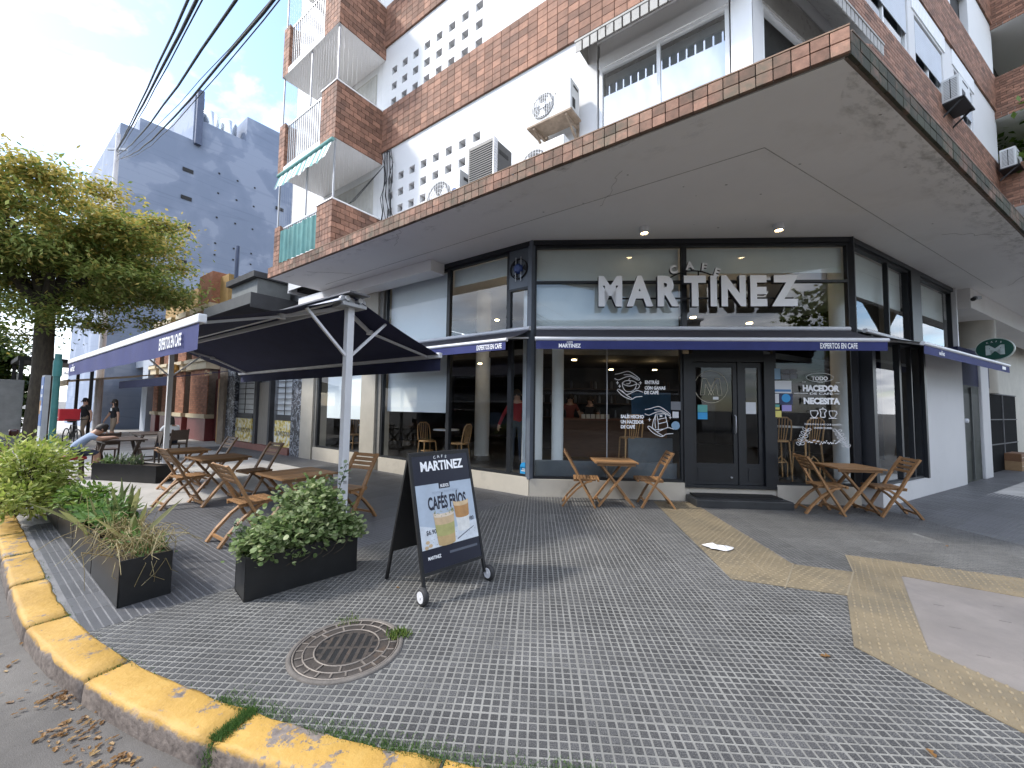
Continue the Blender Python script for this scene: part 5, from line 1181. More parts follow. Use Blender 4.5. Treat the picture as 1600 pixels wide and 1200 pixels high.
# ---------------------------------------------------------------- small things on the ground
nk = MB(); random.seed(5)
pts = [(.19*math.cos(.45*k)*(1+.25*math.sin(3*k*.45))*.8, .11*math.sin(.45*k)*(1+.2*math.cos(2*k*.45))) for k in range(14)]
vs = [(0,0,.035)] + [(a, b, .008+random.uniform(0,.012)) for a, b in pts] + [(a*.5, b*.5, .03+random.uniform(-.012,.022)) for a, b in pts]
fs = [(0, 15+k, 15+(k+1)%14) for k in range(14)] + [(1+k, 1+(k+1)%14, 15+(k+1)%14, 15+k) for k in range(14)]
nk.add(vs, fs); tag(nk.build('plastic_bag', mat('white_plastic', (.60,.60,.62), .45, .15, 12), None, Matrix.Translation((2.42,4.74,.004)) @ Matrix.Rotation(R(-20),4,'Z')), 'crumpled white plastic bag lying on the beige tactile path', 'litter')
lfm = leafmat('dry_leaf', (.16,.08,.03), (.32,.18,.07), (.46,.32,.15))
def dryleaf(mb, p, s, a):
    ca, sa = math.cos(a), math.sin(a); q = [(-1,0,.1),(-.35,.45,.25),(.1,.2,.15),(.35,.6,.3),(1,0,.05),(.35,-.55,.28),(.1,-.25,.15),(-.35,-.5,.2)]
    mb.add([(p[0]+s*(x*ca-y*sa), p[1]+s*(x*sa+y*ca), p[2]+s*z) for x, y, z in q] + [p], [(8,k,(k+1)%8) for k in range(8)])
lv = MB(); random.seed(21)
for (cx, cy, n, sp) in ((-2.55,2.42,26,.07),(-2.25,2.20,34,.09),(-2.02,2.07,10,.08),(-1.85,1.98,16,.06),(-1.62,1.88,18,.07),(-3.4,2.75,12,.15),(-1.5,1.75,12,.12),(-4.6,3.5,14,.3),(-2.9,2.4,22,.45)):
    for k in range(int(n*1.8)): dryleaf(lv, (cx+random.gauss(0,sp), cy+random.gauss(0,sp*.7), -.113+random.uniform(0,.012)), random.uniform(.009,.024), random.uniform(0,6.3))
tag(lv.build('fallen_leaves', lfm), 'dry brown leaves gathered in the gutter along the kerb', 'leaves', kind='stuff')
for k, (x, y, s, lab) in enumerate(((2.08,2.72,.035,'orange dry leaf lying alone on the square paving, upper one'),(2.0,1.98,.03,'orange dry leaf lying on the square paving near the bottom edge'),(-.98,3.62,.02,'small pale scrap on the paving beside the sandwich board'),(5.3,4.95,.03,'yellow leaf on the paving near the right street'),(4.75,6.55,.03,'pale scrap of paper on the paving beside the door step'))):
    e = MB(); dryleaf(e, (0,0,.004), s, k*1.3); tag(e.build('dry_leaf', lfm, None, Matrix.Translation((x, y, 0))), lab, 'leaf')
# ================================================================ planters and plants
random.seed(31)
def planter(name, label, wm, l, w, h, group='black steel planter boxes'):
    p = thing(name, label, 'planter', wm, group); t = .012
    MB().box(0,l,0,t,0,h).box(0,l,w-t,w,0,h).box(0,t,t,w-t,0,h).box(l-t,l,t,w-t,0,h).build('box', X['planter'], p, None, .003)
    MB().box(t,l-t,t,w-t,.02,h-.03).build('soil', X['soil'], p); return p
def leaf(mb, p, d, l, w, m=0, fold=.25, nrm=None):
    """pointed leaf of two folded halves from p along d"""
    d = Vector(d).normalized(); a = d.cross(nrm or Vector((random.gauss(0,.5), random.gauss(0,.5), 1)))
    if a.length < .05: a = d.cross(Vector((1,0,0)))
    a.normalize(); u = a.cross(d)
    t = p+d*l; m1, m2 = p+d*l*.42-u*w*fold, p+d*l*.75-u*w*fold*.6
    mb.add([p, p+d*l*.4+a*w, p+d*l*.75+a*w*.7, t, p+d*l*.75-a*w*.7, p+d*l*.4-a*w, m1, m2], [(0,1,6),(1,2,7,6),(2,3,7),(0,6,5),(6,7,4,5),(7,3,4)], m)
def roundleaf(mb, p, d, r, m=0):
    d = Vector(d).normalized(); a = d.cross(Vector((random.gauss(0,.6), random.gauss(0,.6), 1))).normalized(); u = a.cross(d); c = p+d*r
    mb.add([p] + [c+(d*math.cos(q)+a*math.sin(q))*r - u*.15*r*abs(math.sin(q)) for q in (2.4,1.5,.7,0,-.7,-1.5,-2.4)], [(0,1,2,3,4),(0,4,5,6,7)], m)
G_LIME = leafmat('lime_leaf', (.18,.26,.04), (.34,.41,.09), (.54,.55,.19))
G_MID = leafmat('mid_leaf', (.07,.15,.035), (.13,.24,.06), (.28,.37,.14))
G_BUSH = leafmat('bush_leaf', (.12,.19,.06), (.24,.32,.13), (.48,.53,.30))
G_DRY = leafmat('dry_stem', (.28,.22,.10), (.45,.37,.19), (.58,.52,.32))
G_SNAKE = leafmat('snake_leaf', (.11,.15,.05), (.24,.25,.10), (.45,.42,.20))
def bush(mb, c, r, n, l, w, flat=.8, m=0, clump=26, stems=True, rnd=False, stemm=1):
    cl = []
    for k in range(clump):
        while True:
            q = Vector((random.uniform(-1,1), random.uniform(-1,1), random.uniform(-1,1)))
            if .35 < q.length < 1: break
        cl.append(Vector((c[0]+q.x*r[0], c[1]+q.y*r[1], c[2]+q.z*r[2])))
    cen = Vector(c)
    for k in range(n):
        b = random.choice(cl); s_ = min(r)*.36; p = b + Vector((random.gauss(0,s_), random.gauss(0,s_), random.gauss(0,s_*.7))); d = (p-cen).normalized()*.8 + Vector((random.gauss(0,.55), random.gauss(0,.55), random.gauss(-.05,.4)))
        if rnd: roundleaf(mb, p, d, l*random.uniform(.6,1.15), m)
        else: leaf(mb, p, d, l*random.uniform(.6,1.2), w*random.uniform(.7,1.1), m)
    if stems:
        for b in cl: mid = (Vector((c[0]+random.gauss(0,r[0]*.2), c[1]+random.gauss(0,r[1]*.2), c[2]-r[2]))+b)/2; mb.tube([(c[0]+(b.x-c[0])*.35, c[1]+(b.y-c[1])*.35, c[2]-r[2]), mid, b], [.007,.005,.003], 5, stemm, False)
def plant(name, label, wm, mb, mats, group=None):
    t = thing(name, label, 'plant', wm, group); mb.build('foliage', mats, t); return t
# planter row by the kerb (local x runs towards the near end, y towards the building)
names = ('near', 'second', 'third')
labs = ('low black planter box nearest the kerb curve with dry stems','low black planter box, second along the kerb, with broad green leaves','low black planter box, third along the kerb, with low bright leaves','low black planter box, fourth along the kerb, under the lime bush','low black planter box, farthest along the kerb, behind the lime bush')
for k, s_ in enumerate((.28, 1.33, 2.38, 3.43, 4.48)):
    planter('planter', labs[k], L(s_+1.02, 5.37), 1.02, .33, .355)
def snake(mb, p, h, w, lean, m=0):
    a = random.uniform(0, 6.28); side = Vector((math.cos(a), math.sin(a), 0)); ln = Vector((random.gauss(0,lean), random.gauss(0,lean), 1)); n = 5; vs = []
    for i in range(n+1):
        t = i/n; ww = w*(.55+.9*t)*(1 if t < .6 else max(0, (1-t)/.4)**.6); q = Vector(p)+ln*h*t+Vector((ln.x,ln.y,0))*h*.4*t*t; vs += [q-side*ww, q+side.cross(Vector((0,0,1)))*.2*w, q+side*ww]
    mb.add(vs, [f for i in range(n) for f in ((i*3,i*3+1,i*3+4,i*3+3),(i*3+1,i*3+2,i*3+5,i*3+4))], m, True)
m = MB()                                                          # near planter: straw, curling stems, small greens
for k in range(150):
    p = Vector((random.uniform(.05,.97), random.uniform(.05,.28), .28)); q = p+Vector((random.gauss(.0,.10), random.gauss(0,.10), random.uniform(.08,.26))); r_ = q+Vector((random.gauss(.02,.12), random.gauss(0,.10), random.uniform(-.20,.08))); s_ = r_+Vector((random.gauss(.02,.08), random.gauss(-.02,.08), random.uniform(-.15,.03)))
    m.tube(curve3 := [p, (p+q)/2+Vector((random.gauss(0,.02),)*3), q, (q+r_)/2+Vector((0,0,.03)), r_, s_], [.0035,.0035,.003,.003,.0025,.0015], 4, 0, False)
for k in range(15): snake(m, (random.uniform(.03,.7), random.uniform(.06,.26), .29), random.uniform(.18,.42), random.uniform(.016,.028), .22, 1)
bush(m, (.82,.17,.40), (.16,.14,.10), 260, .05, .011, m=2, clump=10, stemm=0); bush(m, (.35,.16,.36), (.30,.13,.07), 240, .045, .012, m=2, clump=12, stemm=0)
for k in range(5):                                                 # pale roots hanging over the near end
    x0 = random.uniform(.12,.3); m.tube([(.99,x0,.31),(1.025,x0+random.gauss(0,.02),.30),(1.035,x0+random.gauss(0,.03),.2),(1.03,x0+random.gauss(0,.05),.12+.05*random.random())], .0022, 4, 0, False)
plant('dry_plants', 'straw coloured dry stems and snake leaves in the nearest kerb planter', L(1.30, 5.37), m, [G_DRY, G_SNAKE, G_MID])
m = MB()
for k in range(110):
    p = Vector((random.uniform(.03,1.0), random.uniform(.02,.31), .32+random.uniform(0,.16))); leaf(m, p, (random.gauss(0,1), random.gauss(0,1), random.uniform(-.1,.5)), random.uniform(.10,.19), random.uniform(.03,.05), 0)
for k in range(16): snake(m, (random.uniform(.3,1.0), random.uniform(.08,.3), .29), random.uniform(.22,.5), random.uniform(.016,.03), .2, 1)
bush(m, (.3,.16,.42), (.35,.18,.12), 420, .06, .018, m=0, clump=16); bush(m, (.75,.18,.46), (.25,.14,.13), 300, .06, .016, m=0, clump=12)
for k in range(5): snake(m, (random.uniform(.6,1.0), random.uniform(.0,.1), .3), random.uniform(.3,.5), .02, .7, 1)
plant('leafy_plants', 'broad green leaves and striped snake plant in the second kerb planter', L(2.35, 5.37), m, [G_MID, G_SNAKE])
m = MB(); bush(m, (.5,.16,.44), (.5,.2,.13), 900, .07, .02, m=0, clump=30); plant('green_plants', 'low bright green leaves in the third kerb planter', L(3.40, 5.37), m, [leafmat('bright_leaf', (.07,.14,.02), (.13,.22,.04), (.27,.34,.09)), G_SNAKE])
m = MB(); bush(m, (-.1,0,.16), (.66,.33,.36), 2600, .10, .019, m=0, clump=85, stemm=1); bush(m, (-.25,.05,.1), (.5,.36,.26), 700, .10, .019, m=0, clump=24, stemm=1); bush(m, (.5,-.12,-.12), (.5,.28,.18), 700, .10, .018, m=0, clump=20, stemm=1)
plant('lime_bush', 'bright lime green feathery bush at the kerb beside the parked car', L(4.3, 5.55, .50), m, [G_LIME, X['bark']])
# planter across the tables' near end
P2 = Matrix.Translation((-2.13, 3.32, 0)) @ Matrix.Rotation(R(46), 4, 'Z')
planter('planter', 'black steel planter box with dense bush left of the sandwich board', P2, .93, .33, .35)
m = MB(); bush(m, (.46,.17,.44), (.48,.20,.17), 3800, .023, .02, m=0, clump=110, rnd=True, stemm=1); bush(m, (.58,.26,.66), (.30,.17,.18), 1400, .022, .02, m=0, clump=28, rnd=True, stemm=1); bush(m, (.16,.1,.36), (.20,.17,.11), 700, .022, .02, m=0, clump=18, rnd=True, stemm=1); bush(m, (.86,.12,.36), (.16,.14,.12), 500, .022, .02, m=0, clump=14, rnd=True, stemm=1)
for (bx, by, h, lx) in ((.72,.24,.62,.20),(.55,.26,.34,.05),(.34,.26,.42,-.05),(.18,.26,.26,-.06),(.08,.2,.22,-.12),(.62,.22,.52,.14)):
    pts = [Vector((bx+lx*t, by+.03*t, .38+h*t)) for t in (0,.25,.5,.75,1)]; m.tube(pts, [.006,.005,.004,.003,.002], 5, 1, False)
    for k in range(46):
        t = random.random(); i = min(3, int(t*4)); p = pts[i].lerp(pts[i+1], t*4-i); roundleaf(m, p+Vector((random.gauss(0,.02), random.gauss(0,.02), random.gauss(0,.012))), (random.gauss(0,1), random.gauss(0,1), random.gauss(.1,.5)), random.uniform(.012,.024), 2)
for k in range(5): x0 = .45+.1*k; m.tube([(x0,.04,.36),(x0-.03,-.03,.33),(x0-.08,-.04,.26),(x0-.16,-.03,.22)], .004, 4, 1, False)
plant('bush', 'dense round-leaved green bush filling the planter by the white post', P2, m, [G_BUSH, X['bark'], leafmat('sage_leaf', (.07,.12,.06), (.14,.20,.11), (.32,.38,.24))])
planter('planter', 'long black planter box on the sunlit concrete by the terrace table', at(FL, -7.75, -4.5, 0, 25), 1.62, .34, .34)
m = MB()
for k in range(46): snake(m, (random.uniform(.05,1.0), random.uniform(.08,.28), .3), random.uniform(.10,.28), random.uniform(.012,.022), .35, 0)
bush(m, (.4,.17,.40), (.3,.14,.08), 160, .06, .014, m=1, clump=9)
plant('succulents', 'small grey green succulents in the long black planter', at(FL, -7.75, -4.5, 0, 25), m, [leafmat('succulent', (.06,.09,.05), (.12,.16,.09), (.22,.26,.15)), G_MID])
# ---------------------------------------------------------------- trees
def tree(name, label, wm, fork, crown, rad, nleaf, mats, trunk_r=.24, ls=(.15,.05), nl=46, group='street trees', seed=1, limbs=9, leanx=.0):
    rnd = random.Random(seed); t = thing(name, label, 'tree', wm, group)
    m = MB(); pts = [Vector((0,0,-.1)), Vector((.02,0,.4)), Vector((leanx*.3,.05,fork*.5)), Vector((leanx,.0,fork))]; m.tube(pts, [trunk_r*1.35, trunk_r, trunk_r*.88, trunk_r*.8], 12, 0)
    tips = []; C_ = Vector(crown)
    for k in range(limbs):
        a = 2*math.pi*k/limbs+rnd.uniform(-.3,.3); e = C_ + Vector((math.cos(a)*rad[0]*rnd.uniform(.45,.75), math.sin(a)*rad[1]*rnd.uniform(.45,.75), rnd.uniform(-.25,.65)*rad[2]))
        mid = pts[-1].lerp(e, .5)+Vector((rnd.gauss(0,.3), rnd.gauss(0,.3), rnd.uniform(.0,.5))); m.tube([pts[-1]-Vector((0,0,.2)), pts[-1].lerp(mid,.5)+Vector((0,0,.1)), mid, e], [trunk_r*.6, trunk_r*.42, trunk_r*.28, trunk_r*.1], 8, 0); tips += [mid, e]
        for j in range(4):
            b = mid.lerp(e, rnd.uniform(.2,1)); f = b+Vector((rnd.gauss(0,1), rnd.gauss(0,1), rnd.gauss(.2,.6)))*rad[0]*.22; m.tube([b, (b+f)/2+Vector((0,0,.1)), f], [trunk_r*.14, trunk_r*.09, .012], 5, 0, False); tips.append(f)
    m.build('trunk', X['bark'], t)
    cl = []
    for k in range(nl):
        while True:
            q = Vector((rnd.uniform(-1,1), rnd.uniform(-1,1), rnd.uniform(-1,1)))
            if .45 < q.length < 1: break
        cl.append((C_+Vector((q.x*rad[0], q.y*rad[1], q.z*rad[2])), rnd.uniform(.55,1.15)))
    cl += [(p, .6) for p in tips]
    f = MB(); st = random.getstate(); random.seed(seed)
    for k in range(nleaf):
        b, s_ = random.choice(cl); s_ *= rad[0]*.135; p = b+Vector((random.gauss(0,s_), random.gauss(0,s_), random.gauss(0,s_*.42)-abs(random.gauss(0,.15))*s_))
        d = Vector((random.gauss(0,1), random.gauss(0,1), random.gauss(-.45,.45))).normalized(); a = d.cross(Vector((random.gauss(0,.4), random.gauss(0,.4), 1))).normalized(); l = ls[0]*random.uniform(.6,1.25); w = ls[1]*random.uniform(.7,1.2)
        mi = 1 if random.random() < (.12+.5*max(0, min(1, (b.z-C_.z)/rad[2]+.25))*mats[2]) else 0
        f.add([p, p+d*l*.5+a*w, p+d*l, p+d*l*.5-a*w], [(0,1,2,3)], mi)
    random.setstate(st); f.build('crown', mats[:2], t); return t
TG = leafmat('tree_leaf', (.11,.16,.035), (.21,.26,.06), (.35,.38,.12)); TY = leafmat('tree_autumn', (.33,.28,.06), (.45,.36,.09), (.55,.43,.14))
tree('street_tree', 'autumn tinted street tree with yellow green crown at far left', L(17.6, 4.55), 4.9, (-.2,.1,7.0), (4.3,4.2,3.1), 80000, (TG, TY, 1.3), .30, (.19,.042), 78, seed=4, limbs=10, leanx=.15)
tree('street_tree', 'dark green tree mass behind the grey cabinet at the left edge', L(24.5, 5.6), 1.6, (0,0,2.6), (2.2,1.7,2.6), 14000, (leafmat('dark_tree', (.025,.06,.012), (.05,.10,.02), (.11,.16,.04)), TG, .2), .2, (.24,.07), 70, seed=9)
tree('street_tree', 'tree on the right street with leaves entering the top right corner', Rr(11.6, 3.0), 5.0, (-.6,.3,9.4), (3.7,3.4,2.0), 9000, (leafmat('fresh_leaf', (.05,.10,.02), (.09,.16,.03), (.18,.24,.06)), TG, .2), .22, (.24,.06), 60, seed=12)
# ================================================================ the left street beyond the building
random.seed(44)
def bld(name, label, s, d=0): return thing(name, label, 'building', L(s, d))
def bx(b, nm, s0, s1, d0, d1, z0, z1, m, bevel=0): return MB().box(-s1,-s0,-d1,-d0,z0,z1).build(nm, m, b, FL, bevel)
# --- dark bar next door
N1 = bld('bar_building', 'low dark grey bar building with barred windows and yellow posters next door', 11)
gd = mat('grey_render', (.13,.135,.14), .8, .3, 1.2, .2, 40, stain=((.30,.31,.33), 1.0, .5, .75)); dk = mat('dark_render', (.035,.036,.04), .6, .3, 3)
bx(N1,'wall',8.32,13.5,-7,-.12,0,4.9,gd); bx(N1,'wall',8.32,10.0,-2,-.02,4.2,5.75,gd)
bx(N1,'canopy',8.35,12.0,0,1.5,4.42,4.6,dk); bx(N1,'canopy_edge',8.35,12.0,1.5,1.56,4.40,4.72,mat('canopy_edge', (.07,.073,.075), .6)); bx(N1,'canopy_cheek',8.33,8.35,0,1.56,4.3,4.72,dk)
rb = bx(N1,'roof_box',9.0,10.9,.2,1.15,4.72,5.35,mat('roof_box', (.16,.17,.17), .7)); bx(N1,'roof_box_cap',8.9,11.0,.1,1.3,5.35,5.52,dk)
bx(N1,'fascia',8.32,13.5,-.12,.02,2.65,4.3,dk)
for (a, b) in ((8.99,10.15),(11.95,13.35)):
    bx(N1,'panel_frame',a,b,-.12,-.05,1.08,1.25,dk); w = bx(N1,'window',a,b,-.115,-.1,1.25,2.62,mat('milky_glass', (.52,.55,.57), .35, .12, 2))
    for k in range(7): bx(w,'window_bar',a,b,-.06,-.04,1.38+k*.19,1.40+k*.19,X['black'])
    bx(w,'window_bar',(a+b)/2-.01,(a+b)/2+.01,-.065,-.045,1.25,2.62,X['black'])
    m_, t, bs_, o = newmat('poster_yellow'); n = nz(t, 7, 5, .7); r = ramp(t, n.outputs['Fac'], [(.36,(.10,.09,.05)),(.43,(.60,.42,.05)),(.50,(.72,.60,.22)),(.56,(.70,.68,.58)),(.7,(.76,.75,.70))]); t.links.new(r.outputs[0], bs_.inputs['Base Color']); bs_.inputs['Roughness'].default_value = .5
    p = bx(N1,'poster',a,b,-.12,-.03,.22,1.06,m_); text('KOWLOONIN', FL, -b+.12, .56, .17, X['ink_dark'], p, .025, width=(b-a)-.2, bold=.0, name='poster_lettering')
dr_ = bx(N1,'door',10.6,11.5,-.12,-.06,.1,2.35,mat('old_door', (.22,.20,.17), .7, .25, 6, stretch=(9,9,.6))); bx(dr_,'door_post',10.45,10.58,-.12,.02,.05,2.65,dk); bx(dr_,'door_post',11.52,11.72,-.12,.02,.05,2.65,dk)
text('1104', FL, -11.25, 2.44, .12, X['ink_white'], N1, -.03, width=.38)
mm, t, bs_, o = newmat('mural'); n = nz(t, 3.2, 6, .6); n.inputs['Distortion'].default_value = 1.6; r = ramp(t, n.outputs['Fac'], [(.44,(.02,.022,.028)),(.49,(.09,.10,.12)),(.52,(.42,.45,.50)),(.56,(.05,.05,.06))]); t.links.new(r.outputs[0], bs_.inputs['Base Color'])
bx(N1,'mural_column',8.36,8.96,-.1,.03,0,2.66,mm); bx(N1,'mural_column',13.36,14.1,-.1,.05,0,3.2,mm); bx(N1,'threshold',8.98,13.3,-.12,.08,-.01,.2,mat('red_tile', (.22,.09,.07), .6))
vp_ = thing('vent_pipe', 'tall dark blue vent pipe rising beyond the low bar roof', 'pipe', L(15.0, -.35, 5.6)); MB().tube([(0,0,-.2),(0,0,2.6)], .08, 12).build('pipe', mat('pipe_navy', (.05,.07,.13), .5), vp_); MB().lathe([(.085,0),(.085,.12)], 14, c=(0,0,1.1)).build('collar', X['black'], vp_)
rc = thing('roof_tank', 'small rusty machine on the bar roof below the vent pipe', 'machine', L(11.9, -.1, 4.9)); MB().box(-.3,.35,-.25,.25,0,.45).build('casing', mat('rust_box', (.16,.11,.07), .9, .4, 9), rc); MB().box(.36,.9,-.2,.2,0,.3).build('side_box', X['paint_white'], rc)
# --- brown pillar and red brick bar
N2 = bld('red_brick_building', 'red brick and maroon building with cream cornices past the dark bar', 18)
mar = mat('maroon', (.16,.035,.035), .5, .15, 3); cream = mat('cream_trim', (.58,.49,.34), .7, .1, 4); brk = mat('brick_far', (.30,.13,.075), .85, .25, 8, .3, 30, island=.25); brn = mat('brown_render', (.24,.19,.14), .8, .25, 3)
bx(N2,'corner_pillar',14.15,14.7,-.3,.12,0,4.6,brn); bx(N2,'wall',14.7,24.2,-6,-.3,0,5.2,mar); bx(N2,'upper_wall',15.5,24.2,-6,-.25,5.2,7.1,mat('ochre', (.32,.20,.07), .8, .2, 3))
for (a, b) in ((16.2,18.4),(19.2,20.4),(21.4,22.6),(23.4,24.2)):
    bx(N2,'pillar_base',a,b,-.3,.08,0,.95,mar); bx(N2,'base_moulding',a-.06,b+.06,-.3,.14,.95,1.12,cream); q = MB(); q.box(-b,-a,-.02,.3,1.12,5.6); q.build('pillar_bed', X['mortar'], N2, FL); q = MB(); bricks(q, -b, -a, 1.12, 5.6, -.02, .25, .09, .03, False); q.build('pillar_bricks', brk, N2, FL)['kind'] = 'stuff'
    bx(N2,'cornice',a-.12,b+.12,-.3,.2,3.05,3.35,cream); bx(N2,'cornice',a-.2,b+.2,-.3,.28,3.35,3.5,cream); bx(N2,'top_cornice',a-.15,b+.15,-.3,.2,5.6,5.85,cream)
bx(N2,'pier',16.4,18.0,-.5,.05,5.85,7.3,brk); bx(N2,'door',14.85,16.1,-.3,-.2,.1,2.6,mat('maroon_door', (.09,.02,.02), .4)); bx(N2,'door_trim',15.4,15.5,-.2,-.1,0,2.6,mat('gold_trim', (.45,.24,.06), .5)); bx(N2,'pink_wall',14.75,16.3,-.5,-.2,4.4,5.6,mat('pink_render', (.45,.27,.27), .8))
text('Gran', FL, -16.4, 2.75, .22, mat('gold_letter', (.5,.36,.12), .5), N2, .08-.22, width=.8, name='wall_lettering')
wl = thing('wall_lantern', 'lit brass lantern on the brick pillar', 'lantern', L(19.7, .3, 3.1)); MB().lathe([(.05,-.2),(.16,-.12),(.2,.1),(.1,.28)], 14).build('shade', mat('brass', (.45,.25,.07), .4, metal=.5), wl); MB().lathe([(.09,-.14),(.12,.05)], 10, c=(0,-.14,0)).build('bulb', X['lamp'], wl)
N3 = bld('pale_blue_building', 'pale blue grey columned building farther along the left street', 30)
pb = mat('pale_blue', (.36,.40,.47), .75, .12, 2); bx(N3,'wall',24.3,36,-6,-.9,0,5.0,mat('grey_back', (.25,.26,.28), .8))
for a in (25.2, 28.4, 31.6, 34.4): bx(N3,'column',a,a+1.1,-.9,.1,0,3.6,pb)
bx(N3,'beam',24.3,36,-.9,.1,3.6,5.0,pb)
for a in (26.6, 29.8, 33): bx(N3,'shutter',a,a+1.6,-.85,-.8,0,3.2,mat('white_shutter', (.55,.55,.54), .6))
N4 = bld('far_building', 'white far building at the end of the left pavement', 42); bx(N4,'wall',36.2,52,-8,0,0,6.5,mat('far_white', (.50,.48,.47), .8))
for a in range(5): bx(N4,'door',37+a*3,38.6+a*3,-.02,.03,0,3,mat('far_door_%d' % a, ((.35,.33,.30),(.25,.12,.10),(.4,.4,.38),(.2,.22,.22),(.3,.3,.3))[a], .6)); bx(N4,'balcony',36.8+a*3,38.9+a*3,0,.8,4.0,4.2,X['galv'])
# --- tall blue-grey block with blind party wall
TB = bld('tall_building', 'tall blue grey block with blind painted side wall and stepped roofline', 30, -4)
m_, t, bs_, o = newmat('party_wall'); n = nz(t, .55, 5, .5); n.inputs['Distortion'].default_value = .4; r = ramp(t, n.outputs['Fac'], [(.40,(.19,.23,.315)),(.52,(.215,.255,.345)),(.56,(.265,.305,.395)),(.66,(.265,.305,.395))]); n2 = nz(t, .5, 2, .5, stretch=(.15,.15,3)); r2 = ramp(t, n2.outputs['Fac'], [(.46,(1,1,1)),(.485,(.88,.89,.9)),(.51,(1,1,1))]); t.links.new(mixc(t, 1., r.outputs[0], r2.outputs[0], 'MULTIPLY'), bs_.inputs['Base Color']); bs_.inputs['Roughness'].default_value = .85
prof_ = [(1.5,0),(1.5,18.0),(.68,18.0),(.68,18.8),(-1.88,18.85),(-1.88,22.0),(-2.4,22.0),(-2.4,20.45),(-4.95,20.5),(-4.95,22.35),(-14,22.6),(-14,0)]
q = MB(); q.prism([(a, b) for a, b in prof_], 0, 12, T=Matrix(((0,0,-1,-28),(-1,0,0,0),(0,1,0,0),(0,0,0,1)))); q.build('block', m_, TB, FL)
for (d_, z) in ((-1.75,16.7),(-1.75,14.85),(-1.8,12.95),(-1.7,10.65),(-7.4,16.5)): bx(TB,'slot_window',27.96,28.0,d_-.28,d_+.28,z-.12,z+.12,X['black'])
q = MB()
for z in (17.3,15.9,14.2,12.4,11.6,9.6):
    for k in range(3): q.box(-28.0,-27.97,3.4+k*1.1,3.5+k*1.1,z,z+.1)
q.build('vent_holes', X['black'], TB, FL)['kind'] = 'stuff'
bx(TB,'flue',27.7,28.0,-2.3,-1.95,18.6,22.3,mat('flue', (.07,.09,.15), .6))
X['steel'] = mat('stainless', (.55,.58,.60), .25, .05, 3, metal=.9)
for k, (d_, lab) in enumerate(((-3.1,'shiny steel water tank on the tall roof, left one'),(-4.2,'shiny steel water tank on the tall roof, right one'))):
    w = thing('water_tank', lab, 'tank', L(29.2, d_, 20.4), 'rooftop water tanks'); MB().lathe([(.5,0),(.5,1.45),(.35,1.62)], 24).build('drum', X['steel'], w); MB().lathe([(.15,1.62),(.15,1.72)], 12).build('lid', X['black'], w)
# --- terrace awnings, posts and cabinets
def slope_awning(name, label, s0, s1, d0, d1, z0, z1, m, posts=True):
    a = thing(name, label, 'awning', L((s0+s1)/2, d1), 'terrace awnings on the left street'); MB().add([(-s0,-d0,z0),(-s1,-d0,z0),(-s1,-d1,z1),(-s0,-d1,z1),(-s0,-d0,z0+.02),(-s1,-d0,z0+.02),(-s1,-d1,z1+.02),(-s0,-d1,z1+.02)], [(0,1,2,3),(7,6,5,4),(0,3,7,4),(1,5,6,2)]).build('fabric', m, a, FL); MB().box(-s1,-s0,-d1-.02,-d1+.02,z1-.22,z1+.03).build('valance', m, a, FL)
    MB().box(-s1,-s0,-d1-.01,-d1+.06,z1-.02,z1+.05).build('front_bar', X['black'], a, FL)
    return a
slope_awning('terrace_awning', 'dark navy terrace awning seen below the large awning', 11.0, 17.0, .3, 2.6, 2.8, 2.32, X['navy']); slope_awning('terrace_awning', 'beige terrace awning far along the left pavement', 22, 27.5, .3, 3.4, 3.0, 2.5, mat('beige_canvas', (.33,.26,.18), .8, .1, 3))
ps_ = thing('street_post', 'teal street sign post with small plates at the kerb', 'post', L(13.3, 4.55)); MB().tube([(0,0,0),(0,0,2.95)], .075, 12).build('pole', mat('teal_paint', (.045,.17,.16), .5, .2, 6), ps_); MB().lathe([(.095,2.3),(.095,2.75)], 12).build('sleeve', mat('teal_dark', (.05,.20,.19), .5), ps_)
ad = thing('advert_panel', 'blue and white advert panel beside the teal post', 'advert', L(14.3, 4.66)); MB().box(-.32,.32,-.06,.06,.15,2.35).build('casing', X['galv'], ad); MB().box(-.3,.3,-.07,-.06,.85,2.3).build('poster', mat('ad_blue', (.05,.16,.45), .4, .2, 4), ad)
MB().box(-.3,.3,-.07,-.06,.2,.84).build('poster', mat('ad_white', (.62,.66,.68), .4), ad); MB().box(-.2,.0,-.078,-.07,1.2,1.6).build('print', mat('ad_orange', (.6,.3,.1), .5), ad); MB().box(.0,.25,-.078,-.07,1.3,1.45).box(-.05,.25,-.078,-.07,1.95,2.05).box(-.1,.25,-.078,-.07,1.7,1.78).build('print', X['ink_white'], ad)
cb = thing('utility_cabinet', 'weathered grey utility cabinet at the kerb beside the tree trunk', 'cabinet', L(18.3, 5.15)); MB().box(-.35,.35,-.3,.3,0,2.3).build('body', mat('cabinet_grey', (.20,.205,.20), .7, .2, 3), cb, None, .02); MB().box(-.36,-.35,-.25,.25,.2,2.2).build('door', X['galv'], cb)
kk = thing('kiosk', 'black framed terrace kiosk behind the teal post', 'kiosk', L(20.5, 4.0)); e = MB()
for (x, y) in ((-1.6,-.9),(1.6,-.9),(-1.6,.9),(1.6,.9)): MB().box(x-.05,x+.05,y-.05,y+.05,0,3.1).build('post', X['black'], kk)
MB().box(-1.7,1.7,-1,1,3.05,3.2).build('roof', X['black'], kk); MB().box(.2,1.6,-.92,-.86,0,2.6).build('side_panel', X['black'], kk)
MB().lathe([(.1,3.0),(.1,3.05)], 10, X['lamp'] and 0, c=(-.8,0,0)).build('lamp', X['lamp'], kk)
